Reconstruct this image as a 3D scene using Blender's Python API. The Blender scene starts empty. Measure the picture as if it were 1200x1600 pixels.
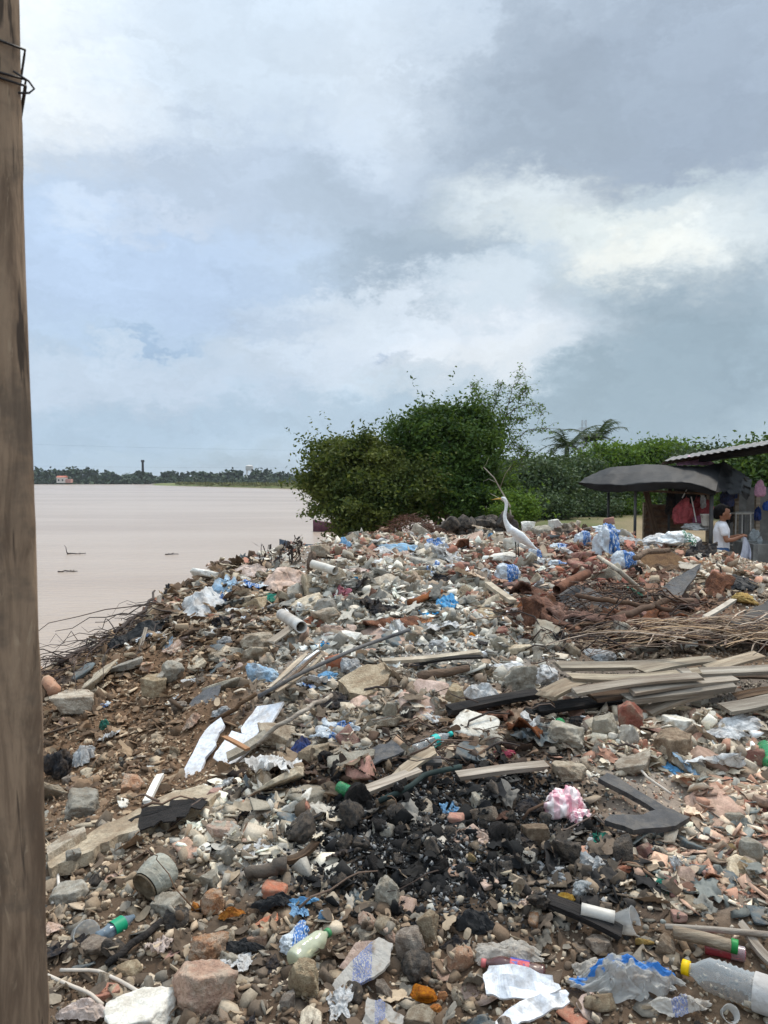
import bpy, bmesh, math, random
import numpy as np
from mathutils import Vector, Matrix, Euler, Quaternion
from mathutils.bvhtree import BVHTree

random.seed(7)
RNG = np.random.default_rng(11)
SC = bpy.context.scene
COL = SC.collection

# ------------------------------------------------------------------ camera
EYE = 1.55
PITCH = math.radians(2.48)
FPX = 1202.0
cam_data = bpy.data.cameras.new('camera')
cam = bpy.data.objects.new('camera', cam_data)
COL.objects.link(cam)
cam.location = (0, 0, EYE)
cam.rotation_euler = (math.radians(90) - PITCH, 0, 0)
cam_data.sensor_fit = 'VERTICAL'
cam_data.sensor_height = 36.0
cam_data.sensor_width = 27.0
cam_data.lens = FPX / 1600.0 * 36.0
cam_data.clip_start = 0.05
cam_data.clip_end = 6000
cam_data.dof.use_dof = True
cam_data.dof.focus_distance = 5.5
cam_data.dof.aperture_fstop = 18.0
SC.camera = cam
SC.view_settings.view_transform = 'Standard'
SC.view_settings.look = 'None'
SC.view_settings.gamma = 1.0
SC.view_settings.use_curve_mapping = False
SC.view_settings.exposure = 0.8
SC.render.resolution_x = 768
SC.render.resolution_y = 1024


def s2l(c):
    c = c / 255.0
    return c / 12.92 if c <= 0.04045 else ((c + 0.055) / 1.055) ** 2.4


def S(r, g, b, a=1.0):
    return (s2l(r), s2l(g), s2l(b), a)


def pdir(px, py):
    u = (px - 600) / FPX
    v = (800 - py) / FPX
    f = np.array([0, math.cos(PITCH), -math.sin(PITCH)])
    up = np.array([0, math.sin(PITCH), math.cos(PITCH)])
    d = f + np.array([u, 0, 0]) + up * v
    return d


def at(px, py, d):
    """world point on the ray of a photo pixel at forward distance d"""
    r = pdir(px, py)
    r = r * (d / r[1])
    return np.array([r[0], r[1], EYE + r[2]])


def project(P):
    P = np.atleast_2d(P)
    y, z = P[:, 1], P[:, 2] - EYE
    dep = y * math.cos(PITCH) - z * math.sin(PITCH)
    up = y * math.sin(PITCH) + z * math.cos(PITCH)
    dep = np.where(dep < 0.05, 0.05, dep)
    return 600 + FPX * P[:, 0] / dep, 800 - FPX * up / dep


# ------------------------------------------------------------------ world
SUN_EL, SUN_AZ = 58.0, 38.0      # azimuth clockwise from +Y (the view direction)
world = bpy.data.worlds.new('World')
SC.world = world
world.use_nodes = True
wt = world.node_tree
for n in list(wt.nodes):
    wt.nodes.remove(n)


def build_sky():
    N, L = wt.nodes, wt.links
    out = N.new('ShaderNodeOutputWorld')
    bg = N.new('ShaderNodeBackground')
    bg.inputs['Strength'].default_value = 0.1
    L.new(bg.outputs[0], out.inputs[0])
    sky = N.new('ShaderNodeTexSky')
    sky.sky_type = 'NISHITA'
    sky.sun_disc = False
    sky.sun_elevation = math.radians(SUN_EL)
    sky.sun_rotation = math.radians(SUN_AZ)
    sky.dust_density = 2.0
    tc = N.new('ShaderNodeTexCoord')
    # domain warp so that the clouds get ragged edges
    nz = N.new('ShaderNodeTexNoise')
    nz.inputs['Scale'].default_value = 5.0
    nz.inputs['Detail'].default_value = 7.0
    nz.inputs['Roughness'].default_value = 0.7
    mp = N.new('ShaderNodeVectorMath'); mp.operation = 'MULTIPLY'
    mp.inputs[1].default_value = (1.0, 1.0, 1.7)
    L.new(tc.outputs['Generated'], mp.inputs[0])
    L.new(mp.outputs[0], nz.inputs['Vector'])
    sb = N.new('ShaderNodeVectorMath'); sb.operation = 'SUBTRACT'
    sb.inputs[1].default_value = (0.5, 0.5, 0.5)
    L.new(nz.outputs['Color'], sb.inputs[0])
    sc = N.new('ShaderNodeVectorMath'); sc.operation = 'SCALE'
    sc.inputs['Scale'].default_value = 0.22
    L.new(sb.outputs[0], sc.inputs[0])
    wd = N.new('ShaderNodeVectorMath'); wd.operation = 'ADD'
    L.new(tc.outputs['Generated'], wd.inputs[0])
    L.new(sc.outputs[0], wd.inputs[1])

    def mixc(a, b, fac):
        m = N.new('ShaderNodeMix'); m.data_type = 'RGBA'
        for sock, v in ((m.inputs[6], a), (m.inputs[7], b), (m.inputs[0], fac)):
            if hasattr(v, 'is_linked') or hasattr(v, 'node'):
                L.new(v, sock)
            else:
                sock.default_value = v
        return m.outputs[2]

    K = 10 / 1.7411 * 1.06     # Background strength is 0.1, the exposure opens the picture by 0.8 stops

    def cl(r, g, b):
        c = S(r - 1, g + 2, b + 1)
        return (c[0] * K, c[1] * K, c[2] * K, 1)
    # small ragged edges on top of the large warp
    nf = N.new('ShaderNodeTexNoise')
    nf.inputs['Scale'].default_value = 21.0; nf.inputs['Detail'].default_value = 6.0; nf.inputs['Roughness'].default_value = 0.65
    L.new(mp.outputs[0], nf.inputs['Vector'])
    sf = N.new('ShaderNodeVectorMath'); sf.operation = 'MULTIPLY_ADD'
    L.new(nf.outputs['Color'], sf.inputs[0]); sf.inputs[1].default_value = (.06, .06, .06); sf.inputs[2].default_value = (-.03, -.03, -.03)
    wd2 = N.new('ShaderNodeVectorMath'); wd2.operation = 'ADD'
    L.new(wd.outputs[0], wd2.inputs[0]); L.new(sf.outputs[0], wd2.inputs[1])
    wd = wd2
    # elevation gradient of the thin overcast
    sep = N.new('ShaderNodeSeparateXYZ')
    L.new(wd.outputs[0], sep.inputs[0])
    mr = N.new('ShaderNodeMapRange'); mr.interpolation_type = 'SMOOTHSTEP'
    mr.inputs[1].default_value = 0.0; mr.inputs[2].default_value = 0.5
    L.new(sep.outputs[2], mr.inputs[0])
    col = mixc(cl(180, 198, 214), cl(206, 218, 232), mr.outputs[0])
    col = mixc(sky.outputs[0], col, 0.88)
    # cloud masses that reach round the whole sky
    n2 = N.new('ShaderNodeTexNoise')
    n2.inputs['Scale'].default_value = 1.9
    n2.inputs['Detail'].default_value = 6.0
    n2.inputs['Roughness'].default_value = 0.55
    L.new(wd.outputs[0], n2.inputs['Vector'])
    r2 = N.new('ShaderNodeMapRange'); r2.interpolation_type = 'SMOOTHSTEP'
    r2.inputs[1].default_value = 0.42; r2.inputs[2].default_value = 0.66
    r2.inputs[4].default_value = 0.6
    L.new(n2.outputs[0], r2.inputs[0])
    col = mixc(col, cl(176, 188, 206), r2.outputs[0])
    blobs = [
        (180, 440, 330, 180, (187, 205, 233), .95), (200, 640, 420, 110, (180, 199, 220), .9), (220, 600, 340, 46, (200, 212, 230), .8),
        (260, 215, 330, 80, (192, 204, 224), .75), (60, 40, 170, 140, (243, 247, 253), 1.0), (300, 60, 200, 90, (216, 227, 242), .8),
        (520, 70, 260, 120, (212, 224, 240), .85), (640, 150, 130, 130, (222, 232, 246), .95), (580, 220, 70, 60, (214, 225, 241), .7),
        (440, 290, 260, 80, (190, 203, 223), .8), (140, 325, 46, 24, (212, 224, 243), .6), (260, 330, 80, 24, (208, 219, 238), .7),
        (1010, 140, 330, 200, (160, 172, 191), 1.0), (860, 220, 170, 130, (164, 176, 193), .8), (1150, 40, 160, 70, (172, 184, 203), .7),
        (640, 405, 150, 70, (160, 174, 191), .95), (740, 370, 110, 50, (170, 183, 198), .8), (540, 315, 120, 50, (176, 189, 207), .8),
        (1050, 565, 330, 165, (156, 173, 188), 1.0), (1120, 450, 160, 56, (166, 180, 194), .8), (880, 470, 60, 40, (168, 182, 197), .8),
        (1150, 335, 130, 70, (210, 220, 229), .85), (840, 318, 140, 60, (220, 227, 233), .85), (1010, 385, 160, 78, (226, 231, 234), .85), (1000, 392, 90, 44, (240, 241, 238), .9),
        (930, 352, 120, 36, (222, 229, 232), .85), (1060, 292, 110, 26, (196, 208, 219), .7),
        (680, 530, 260, 70, (224, 230, 241), 1.0), (560, 500, 150, 40, (212, 222, 236), .8), (760, 560, 110, 46, (228, 233, 241), .9), (470, 560, 160, 40, (206, 217, 233), .7),
        (790, 450, 70, 36, (212, 222, 234), .9), (680, 600, 170, 36, (204, 215, 228), .8),
        (560, 655, 190, 46, (180, 197, 215), .85), (930, 645, 200, 66, (160, 177, 191), .7),
        (230, 547, 80, 11, (166, 188, 216), .9), (430, 508, 90, 26, (186, 201, 223), .7), (600, 556, 40, 15, (186, 199, 219), .9),
    ]
    for (px, py, rx, ry, c, a) in blobs:
        d = pdir(px, py); d = d / np.linalg.norm(d)
        s = N.new('ShaderNodeVectorMath'); s.operation = 'SUBTRACT'
        L.new(wd.outputs[0], s.inputs[0]); s.inputs[1].default_value = tuple(d)
        m = N.new('ShaderNodeVectorMath'); m.operation = 'MULTIPLY'
        L.new(s.outputs[0], m.inputs[0])
        m.inputs[1].default_value = (FPX / rx, FPX / max(rx, ry), FPX / ry)
        ln = N.new('ShaderNodeVectorMath'); ln.operation = 'LENGTH'
        L.new(m.outputs[0], ln.inputs[0])
        q = N.new('ShaderNodeMapRange'); q.interpolation_type = 'SMOOTHSTEP'
        q.inputs[1].default_value = 1.35; q.inputs[2].default_value = 0.25
        q.inputs[3].default_value = 0.0; q.inputs[4].default_value = a
        L.new(ln.outputs['Value'], q.inputs[0])
        col = mixc(col, cl(*c), q.outputs[0])
    # fine cloud texture
    n3 = N.new('ShaderNodeTexNoise')
    n3.inputs['Scale'].default_value = 7.0; n3.inputs['Detail'].default_value = 9.0
    n3.inputs['Roughness'].default_value = 0.58
    n3.inputs['Distortion'].default_value = 0.6
    mp3 = N.new('ShaderNodeVectorMath'); mp3.operation = 'MULTIPLY'
    mp3.inputs[1].default_value = (1.0, 1.0, 2.2)
    L.new(wd.outputs[0], mp3.inputs[0]); L.new(mp3.outputs[0], n3.inputs['Vector'])
    r3 = N.new('ShaderNodeMapRange')
    r3.inputs[1].default_value = 0.25; r3.inputs[2].default_value = 0.75
    r3.inputs[3].default_value = 0.88; r3.inputs[4].default_value = 1.12
    L.new(n3.outputs[0], r3.inputs[0])
    zr = N.new('ShaderNodeMapRange'); zr.interpolation_type = 'SMOOTHSTEP'
    zr.inputs[1].default_value = 0.45; zr.inputs[2].default_value = 1.0
    zr.inputs[3].default_value = 1.0; zr.inputs[4].default_value = 2.6
    sp2 = N.new('ShaderNodeSeparateXYZ'); L.new(tc.outputs['Generated'], sp2.inputs[0]); L.new(sp2.outputs[2], zr.inputs[0])
    mz = N.new('ShaderNodeMath'); mz.operation = 'MULTIPLY'; L.new(zr.outputs[0], mz.inputs[0]); L.new(r3.outputs[0], mz.inputs[1])
    fin = N.new('ShaderNodeVectorMath'); fin.operation = 'SCALE'
    L.new(col, fin.inputs[0]); L.new(mz.outputs[0], fin.inputs['Scale'])
    L.new(fin.outputs[0], bg.inputs[0])


build_sky()

sun_data = bpy.data.lights.new('sun', 'SUN')
sun_data.energy = 1.5
sun_data.angle = math.radians(11)
sun_data.color = (1.0, 0.92, 0.80)
sun = bpy.data.objects.new('sun', sun_data)
COL.objects.link(sun)
_e, _a = math.radians(SUN_EL), math.radians(SUN_AZ)
_sd = Vector((math.sin(_a) * math.cos(_e), math.cos(_a) * math.cos(_e), math.sin(_e)))
sun.rotation_euler = _sd.to_track_quat('Z', 'Y').to_euler()
sun.location = (0, 0, 30)

# ------------------------------------------------------------------ noise
_perm = np.random.default_rng(3).permutation(256).astype(np.int64)
_perm = np.concatenate([_perm, _perm, _perm])
_grad = np.random.default_rng(5).normal(size=(256, 3))
_grad /= np.linalg.norm(_grad, axis=1)[:, None]


def perlin(P):
    P = np.asarray(P, float)
    i = np.floor(P).astype(np.int64)
    f = P - i
    i &= 255
    u = f * f * f * (f * (f * 6 - 15) + 10)
    out = np.zeros(len(P))
    for dx in (0, 1):
        for dy in (0, 1):
            for dz in (0, 1):
                h = _perm[_perm[_perm[(i[:, 0] + dx) & 255] + ((i[:, 1] + dy) & 255)] + ((i[:, 2] + dz) & 255)]
                g = _grad[h]
                w = (u[:, 0] if dx else 1 - u[:, 0]) * (u[:, 1] if dy else 1 - u[:, 1]) * (u[:, 2] if dz else 1 - u[:, 2])
                out += w * (g[:, 0] * (f[:, 0] - dx) + g[:, 1] * (f[:, 1] - dy) + g[:, 2] * (f[:, 2] - dz))
    return out * 1.5


def fbm(P, octv=4, gain=.5):
    P = np.asarray(P, float)
    o = np.zeros(len(P)); a = 1.0
    for k in range(octv):
        o += a * perlin(P * (2.03 ** k) + 17.3 * k)
        a *= gain
    return o


def ridged(P, octv=3):
    P = np.asarray(P, float)
    o = np.zeros(len(P)); a = 1.0
    for k in range(octv):
        o += a * (1 - 2 * np.abs(perlin(P * (2.1 ** k) + 9.7 * k)))
        a *= .55
    return o


def sstep(a, b, x):
    t = np.clip((x - a) / (b - a), 0, 1)
    return t * t * (3 - 2 * t)


# ------------------------------------------------------------------ materials
MATS = {}


class NT:
    def __init__(self, name):
        self.m = bpy.data.materials.new(name)
        self.m.use_nodes = True
        self.t = self.m.node_tree
        self.N, self.L = self.t.nodes, self.t.links
        self.b = self.N['Principled BSDF']
        self.o = self.N['Material Output']
        MATS[name] = self.m

    def new(self, k, **kw):
        n = self.N.new(k)
        for a, v in kw.items():
            setattr(n, a, v)
        return n

    def link(self, a, b):
        self.L.new(a, b)

    def noise(self, vec, scale, detail=5, rough=.6, dist=0):
        n = self.new('ShaderNodeTexNoise')
        n.inputs['Scale'].default_value = scale
        n.inputs['Detail'].default_value = detail
        n.inputs['Roughness'].default_value = rough
        n.inputs['Distortion'].default_value = dist
        if vec is not None:
            self.link(vec, n.inputs['Vector'])
        return n

    def rng(self, val, a, b, c=0., d=1., smooth=True):
        r = self.new('ShaderNodeMapRange')
        if smooth:
            r.interpolation_type = 'SMOOTHSTEP'
        for i, v in zip((1, 2, 3, 4), (a, b, c, d)):
            r.inputs[i].default_value = v
        self.link(val, r.inputs[0])
        return r.outputs[0]

    def mix(self, a, b, f, blend='MIX'):
        m = self.new('ShaderNodeMix', data_type='RGBA', blend_type=blend)
        for s, v in ((m.inputs[6], a), (m.inputs[7], b), (m.inputs[0], f)):
            if isinstance(v, (tuple, list, float, int)):
                s.default_value = v
            else:
                self.link(v, s)
        return m.outputs[2]

    def coord(self, kind='Object', scale=None):
        c = self.new('ShaderNodeTexCoord').outputs[kind]
        if scale:
            v = self.new('ShaderNodeVectorMath', operation='MULTIPLY')
            self.link(c, v.inputs[0]); v.inputs[1].default_value = scale
            c = v.outputs[0]
        return c

    def bump(self, h, strength, dist=.02):
        b = self.new('ShaderNodeBump')
        b.inputs['Strength'].default_value = strength
        b.inputs['Distance'].default_value = dist
        self.link(h, b.inputs['Height'])
        self.link(b.outputs[0], self.b.inputs['Normal'])
        return b


def mat(name, c1, c2, scale=3., rough=.9, bump=.4, bscale=14., rnd=.3, dust=None, dust_amt=.5, spec=.3,
        stretch=None, metal=0., attr=False, trans=0., bdist=.03):
    if name in MATS:
        return MATS[name]
    t = NT(name)
    co = t.coord('Object', stretch)
    oi = t.new('ShaderNodeObjectInfo')
    # every object gets its own piece of the pattern
    ad = t.new('ShaderNodeVectorMath', operation='MULTIPLY_ADD')
    t.link(oi.outputs['Random'], ad.inputs[0])
    ad.inputs[1].default_value = (13., 27., 41.)
    t.link(co, ad.inputs[2])
    co = ad.outputs[0]
    n = t.noise(co, scale)
    c = t.mix(c1, c2, t.rng(n.outputs[0], .32, .68))
    if attr:
        at_ = t.new('ShaderNodeAttribute', attribute_name='col')
        c = t.mix(at_.outputs['Color'], c, .25) if attr != 'only' else at_.outputs['Color']
    if rnd:
        hs = t.new('ShaderNodeHueSaturation')
        t.link(c, hs.inputs['Color'])
        t.link(t.rng(oi.outputs['Random'], 0, 1, 1 - rnd, 1 + rnd, False), hs.inputs['Value'])
        w = t.new('ShaderNodeTexWhiteNoise', noise_dimensions='1D')
        t.link(oi.outputs['Random'], w.inputs['W'])
        t.link(t.rng(w.outputs['Value'], 0, 1, .7, 1.15, False), hs.inputs['Saturation'])
        c = hs.outputs[0]
    n2 = t.noise(co, bscale, 6, .65)
    if dust:
        d = t.noise(co, scale * .7, 6, .7)
        c = t.mix(c, dust, t.rng(d.outputs[0], .42, .62, 0, dust_amt))
    # fine grain
    c = t.mix(c, (.75, .75, .75, 1), t.rng(n2.outputs[0], .35, .6, .0, .0 if metal else .0))
    g = t.rng(n2.outputs[0], .3, .7, .78, 1.15, False)
    gm = t.new('ShaderNodeVectorMath', operation='SCALE')
    t.link(c, gm.inputs[0]); t.link(g, gm.inputs['Scale'])
    t.link(gm.outputs[0], t.b.inputs['Base Color'])
    t.b.inputs['Roughness'].default_value = rough
    t.b.inputs['Specular IOR Level'].default_value = spec
    t.b.inputs['Metallic'].default_value = metal
    if bump:
        t.bump(n2.outputs[0], bump, bdist)
    if trans:
        tr = t.new('ShaderNodeBsdfTranslucent')
        t.link(gm.outputs[0], tr.inputs[0])
        ms = t.new('ShaderNodeMixShader'); ms.inputs[0].default_value = trans
        t.link(t.b.outputs[0], ms.inputs[1]); t.link(tr.outputs[0], ms.inputs[2])
        t.link(ms.outputs[0], t.o.inputs[0])
    return t.m


def film(name, tint, clear=.5, milk=(.75, .75, .74, 1), rough=.25, dirt=S(130, 105, 80), prnt=None):
    """thin plastic: part see-through, part milky, glossy on top, dirty in places"""
    if name in MATS:
        return MATS[name]
    t = NT(name)
    co = t.coord('Object')
    n = t.noise(co, 2.2, 6, .65)
    c = t.mix(milk, dirt, t.rng(n.outputs[0], .48, .72, 0, .75))
    if prnt:
        colr, axis, lo, hi, sc_ = prnt
        sp = t.new('ShaderNodeSeparateXYZ'); t.link(co, sp.inputs[0])
        a = t.rng(sp.outputs[axis], lo - .03, lo, 0, 1)
        b = t.rng(sp.outputs[axis], hi, hi + .03, 1, 0)
        mu = t.new('ShaderNodeMath', operation='MULTIPLY'); t.link(a, mu.inputs[0]); t.link(b, mu.inputs[1])
        v = t.noise(t.coord('Object', sc_), 3.2, 1, .4)
        k = t.rng(v.outputs[0], .46, .5, 0, 1)
        mu2 = t.new('ShaderNodeMath', operation='MULTIPLY'); t.link(mu.outputs[0], mu2.inputs[0]); t.link(k, mu2.inputs[1])
        c = t.mix(c, colr, mu2.outputs[0])
        fac_p = mu2.outputs[0]
    else:
        fac_p = None
    t.link(c, t.b.inputs['Base Color'])
    t.b.inputs['Roughness'].default_value = rough
    t.b.inputs['Specular IOR Level'].default_value = .6
    n2 = t.noise(co, 9, 5, .6)
    t.bump(n2.outputs[0], .35, .05)
    tl = t.new('ShaderNodeBsdfTranslucent'); t.link(c, tl.inputs[0])
    m0 = t.new('ShaderNodeMixShader'); m0.inputs[0].default_value = .35
    t.link(t.b.outputs[0], m0.inputs[1]); t.link(tl.outputs[0], m0.inputs[2])
    tp = t.new('ShaderNodeBsdfTransparent'); tp.inputs[0].default_value = tint
    m1 = t.new('ShaderNodeMixShader')
    f = t.rng(n.outputs[0], .4, .7, clear, clear * .45)
    if fac_p is not None:
        iv = t.rng(fac_p, 0, 1, 1, .1)
        mm = t.new('ShaderNodeMath', operation='MULTIPLY'); t.link(f, mm.inputs[0]); t.link(iv, mm.inputs[1])
        f = mm.outputs[0]
    t.link(f, m1.inputs[0])
    t.link(m0.outputs[0], m1.inputs[1]); t.link(tp.outputs[0], m1.inputs[2])
    t.link(m1.outputs[0], t.o.inputs[0])
    return t.m


# ------------------------------------------------------------------ object helpers
def link(o, parent=None):
    COL.objects.link(o)
    if parent is not None:
        o.parent = parent
    return o


def tag(o, label=None, cat=None, group=None, kind=None):
    if label: o['label'] = label
    if cat: o['category'] = cat
    if group: o['group'] = group
    if kind: o['kind'] = kind
    return o


def empty(name, loc, label, cat, group=None, rot=None):
    o = bpy.data.objects.new(name, None)
    o.empty_display_size = .1
    o.location = loc
    if rot: o.rotation_euler = rot
    link(o)
    return tag(o, label, cat, group)


def mesh_np(name, V, F, m=None, smooth=False, col=None):
    """V (n,3); F list of tuples or an (k,3)/(k,4) array"""
    me = bpy.data.meshes.new(name)
    V = np.asarray(V, np.float32)
    if isinstance(F, np.ndarray):
        k, c = F.shape
        me.vertices.add(len(V)); me.vertices.foreach_set('co', V.ravel())
        me.loops.add(k * c); me.loops.foreach_set('vertex_index', F.astype(np.int32).ravel())
        me.polygons.add(k)
        me.polygons.foreach_set('loop_start', np.arange(0, k * c, c, dtype=np.int32))
        me.polygons.foreach_set('loop_total', np.full(k, c, dtype=np.int32))
        me.update(calc_edges=True)
    else:
        me.from_pydata([tuple(v) for v in V], [], [tuple(f) for f in F])
        me.update()
    if smooth:
        me.polygons.foreach_set('use_smooth', np.ones(len(me.polygons), dtype=bool))
    if col is not None:
        a = me.color_attributes.new('col', 'FLOAT_COLOR', 'POINT')
        cc = np.ones((len(V), 4), np.float32); cc[:, :3] = col
        a.data.foreach_set('color', cc.ravel())
    if m is not None:
        me.materials.append(m)
    return me


def obj(name, me, parent=None, loc=None, M4=None):
    o = bpy.data.objects.new(name, me)
    link(o, parent)
    if M4 is not None: o.matrix_world = M4 if parent is None else M4
    elif loc is not None: o.location = loc
    return o


class MB:
    """collects simple solids into one mesh"""
    def __init__(self):
        self.V, self.F = [], []

    def add(self, V, F):
        b = len(self.V)
        self.V += [tuple(map(float, v)) for v in V]
        self.F += [tuple(int(i) + b for i in f) for f in F]

    def box(self, c, s, R=None):
        h = np.array(s) / 2
        P = np.array([[x, y, z] for x in (-1, 1) for y in (-1, 1) for z in (-1, 1)]) * h
        if R is not None: P = P @ np.array(R).T
        self.add(P + np.array(c), [(0, 1, 3, 2), (4, 6, 7, 5), (0, 4, 5, 1), (2, 3, 7, 6), (0, 2, 6, 4), (1, 5, 7, 3)])

    def tube(self, pts, rad, n=6, cap=True):
        V, F = tube(pts, rad, n, cap)
        self.add(V, F)

    def build(self, name, m, parent=None, smooth=False):
        return obj(name, mesh_np(name, np.array(self.V), self.F, m, smooth), parent)


def tube(pts, rad, n=6, cap=True, flat=1.0):
    pts = np.asarray(pts, float)
    k = len(pts)
    rad = np.broadcast_to(np.asarray(rad, float), (k,)) if np.ndim(rad) < 2 else np.asarray(rad, float)
    T = np.gradient(pts, axis=0) if k > 2 else np.repeat((pts[-1] - pts[0])[None], k, 0)
    T = T / (np.linalg.norm(T, axis=1)[:, None] + 1e-9)
    ref = np.array([0, 0, 1.0])
    if abs(T[0] @ ref) > .9: ref = np.array([0, 1.0, 0])
    V, F = [], []
    A = np.cross(T[0], ref); A /= np.linalg.norm(A)
    for i in range(k):
        A = A - T[i] * (A @ T[i]); A /= (np.linalg.norm(A) + 1e-9)
        B = np.cross(T[i], A)
        ra, rb = (rad[i], rad[i] * flat) if np.ndim(rad) < 2 else rad[i]
        for j in range(n):
            a = 2 * math.pi * j / n
            V.append(pts[i] + A * math.cos(a) * ra + B * math.sin(a) * rb)
    for i in range(k - 1):
        for j in range(n):
            F.append((i * n + j, i * n + (j + 1) % n, (i + 1) * n + (j + 1) % n, (i + 1) * n + j))
    if cap:
        F.append(tuple(range(n - 1, -1, -1)))
        F.append(tuple((k - 1) * n + j for j in range(n)))
    return np.array(V), F


def lathe(prof, n=20, cap=True):
    V, F = [], []
    for (z, r) in prof:
        for j in range(n):
            a = 2 * math.pi * j / n
            V.append((r * math.cos(a), r * math.sin(a), z))
    for i in range(len(prof) - 1):
        for j in range(n):
            F.append((i * n + j, i * n + (j + 1) % n, (i + 1) * n + (j + 1) % n, (i + 1) * n + j))
    if cap:
        F.append(tuple(range(n - 1, -1, -1)))
        F.append(tuple((len(prof) - 1) * n + j for j in range(n)))
    return np.array(V, float), F


def ico(sub):
    bm = bmesh.new()
    bmesh.ops.create_icosphere(bm, subdivisions=sub, radius=1)
    V = np.array([v.co[:] for v in bm.verts]); F = np.array([[v.index for v in f.verts] for f in bm.faces])
    bm.free()
    return V, F


ICO = {k: ico(k) for k in (1, 2, 3, 4, 5)}


def chunk_geo(rng, sub=3, ext=(1, .8, .6), cuts=8, rough=.04, box=True, rnd=.0):
    """broken lump: a sphere shrunk onto the planes of a cut block, with a rough skin"""
    D, F = ICO[sub]
    ext = np.array(ext, float)
    planes = []
    if box:
        for ax in range(3):
            for s in (-1, 1):
                n = np.zeros(3); n[ax] = s
                n = n + rng.normal(size=3) * .13
                n /= np.linalg.norm(n)
                planes.append((n, ext[ax] * rng.uniform(.75, 1.0)))
    for _ in range(cuts):
        n = rng.normal(size=3); n /= np.linalg.norm(n)
        planes.append((n, np.linalg.norm(n * ext) * rng.uniform(.72, 1.05)))
    DD = D * ext
    DD = DD / np.linalg.norm(DD, axis=1)[:, None]
    r = np.full(len(D), 1e3)
    for n, d in planes:
        q = DD @ n
        r = np.where(q > 1e-3, np.minimum(r, d / np.maximum(q, 1e-3)), r)
    if rnd:
        el = 1 / np.linalg.norm(DD / ext, axis=1)
        r = r * (1 - rnd) + np.minimum(el, 2) * rnd
    r = np.minimum(r, 2.2)
    V = DD * r[:, None]
    o = rng.uniform(0, 50, 3)
    V = V + DD * (fbm(V * 3.0 + o, 4, .6) * rough * min(ext))[:, None]
    if sub >= 3:
        V = V + DD * (-np.abs(perlin(V * 1.7 + o[::-1])) * rough * 2.0 * min(ext))[:, None]
    return V, F


def hull_geo(rng, ext, n=11):
    """angular broken piece: the convex hull of a few points of a cut block"""
    bm = bmesh.new()
    P = rng.uniform(-1, 1, (n, 3))
    k = rng.integers(0, 3, n)
    P[np.arange(n), k] = np.sign(P[np.arange(n), k]) * rng.uniform(.85, 1, n)
    for p in P * np.array(ext): bm.verts.new(p)
    bmesh.ops.convex_hull(bm, input=bm.verts[:])
    bmesh.ops.delete(bm, geom=[v for v in bm.verts if not v.link_faces], context='VERTS')
    bmesh.ops.triangulate(bm, faces=bm.faces[:])
    bm.verts.index_update()
    V = np.array([v.co[:] for v in bm.verts]); F = np.array([[v.index for v in f.verts] for f in bm.faces])
    bm.free()
    return V, F


def rand_rots(n, rng, tilt=None):
    """random rotations; with tilt only that much away from upright"""
    if tilt is None:
        q = rng.normal(size=(n, 4))
    else:
        yaw = rng.uniform(0, 2 * math.pi, n)
        ax = rng.normal(size=(n, 2)) * tilt
        q = np.stack([np.cos(yaw / 2), ax[:, 0] / 2, ax[:, 1] / 2, np.sin(yaw / 2)], 1)
    q /= np.linalg.norm(q, axis=1)[:, None]
    w, x, y, z = q.T
    return np.stack([np.stack([1 - 2 * (y * y + z * z), 2 * (x * y - z * w), 2 * (x * z + y * w)], -1),
                     np.stack([2 * (x * y + z * w), 1 - 2 * (x * x + z * z), 2 * (y * z - x * w)], -1),
                     np.stack([2 * (x * z - y * w), 2 * (y * z + x * w), 1 - 2 * (x * x + y * y)], -1)], 1)


def scatter_mesh(name, tmpls, pos, R, scl, col, m, smooth=False):
    """thousands of small pieces joined into one mesh"""
    pick = RNG.integers(0, len(tmpls), len(pos))
    Vs, Fs, Cs = [], [], []
    off = 0
    for k, (tv, tf) in enumerate(tmpls):
        ix = np.nonzero(pick == k)[0]
        if not len(ix): continue
        v = tv[None] * (scl[ix][:, None, None] if scl.ndim == 1 else scl[ix][:, None, :])
        v = np.einsum('nij,nkj->nki', R[ix], v) + pos[ix][:, None]
        nv = tv.shape[0]
        f = tf[None] + (np.arange(len(ix)) * nv)[:, None, None] + off
        Vs.append(v.reshape(-1, 3)); Fs.append(f.reshape(-1, tf.shape[1]))
        Cs.append(np.repeat(col[ix], nv, 0))
        off += nv * len(ix)
    return mesh_np(name, np.concatenate(Vs), np.concatenate(Fs), m, smooth, np.concatenate(Cs))


def mat4(loc, R, s):
    M = np.eye(4)
    M[:3, :3] = np.asarray(R) @ np.diag(np.broadcast_to(np.asarray(s, float), (3,)))
    M[:3, 3] = loc
    return Matrix(M.tolist())
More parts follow.
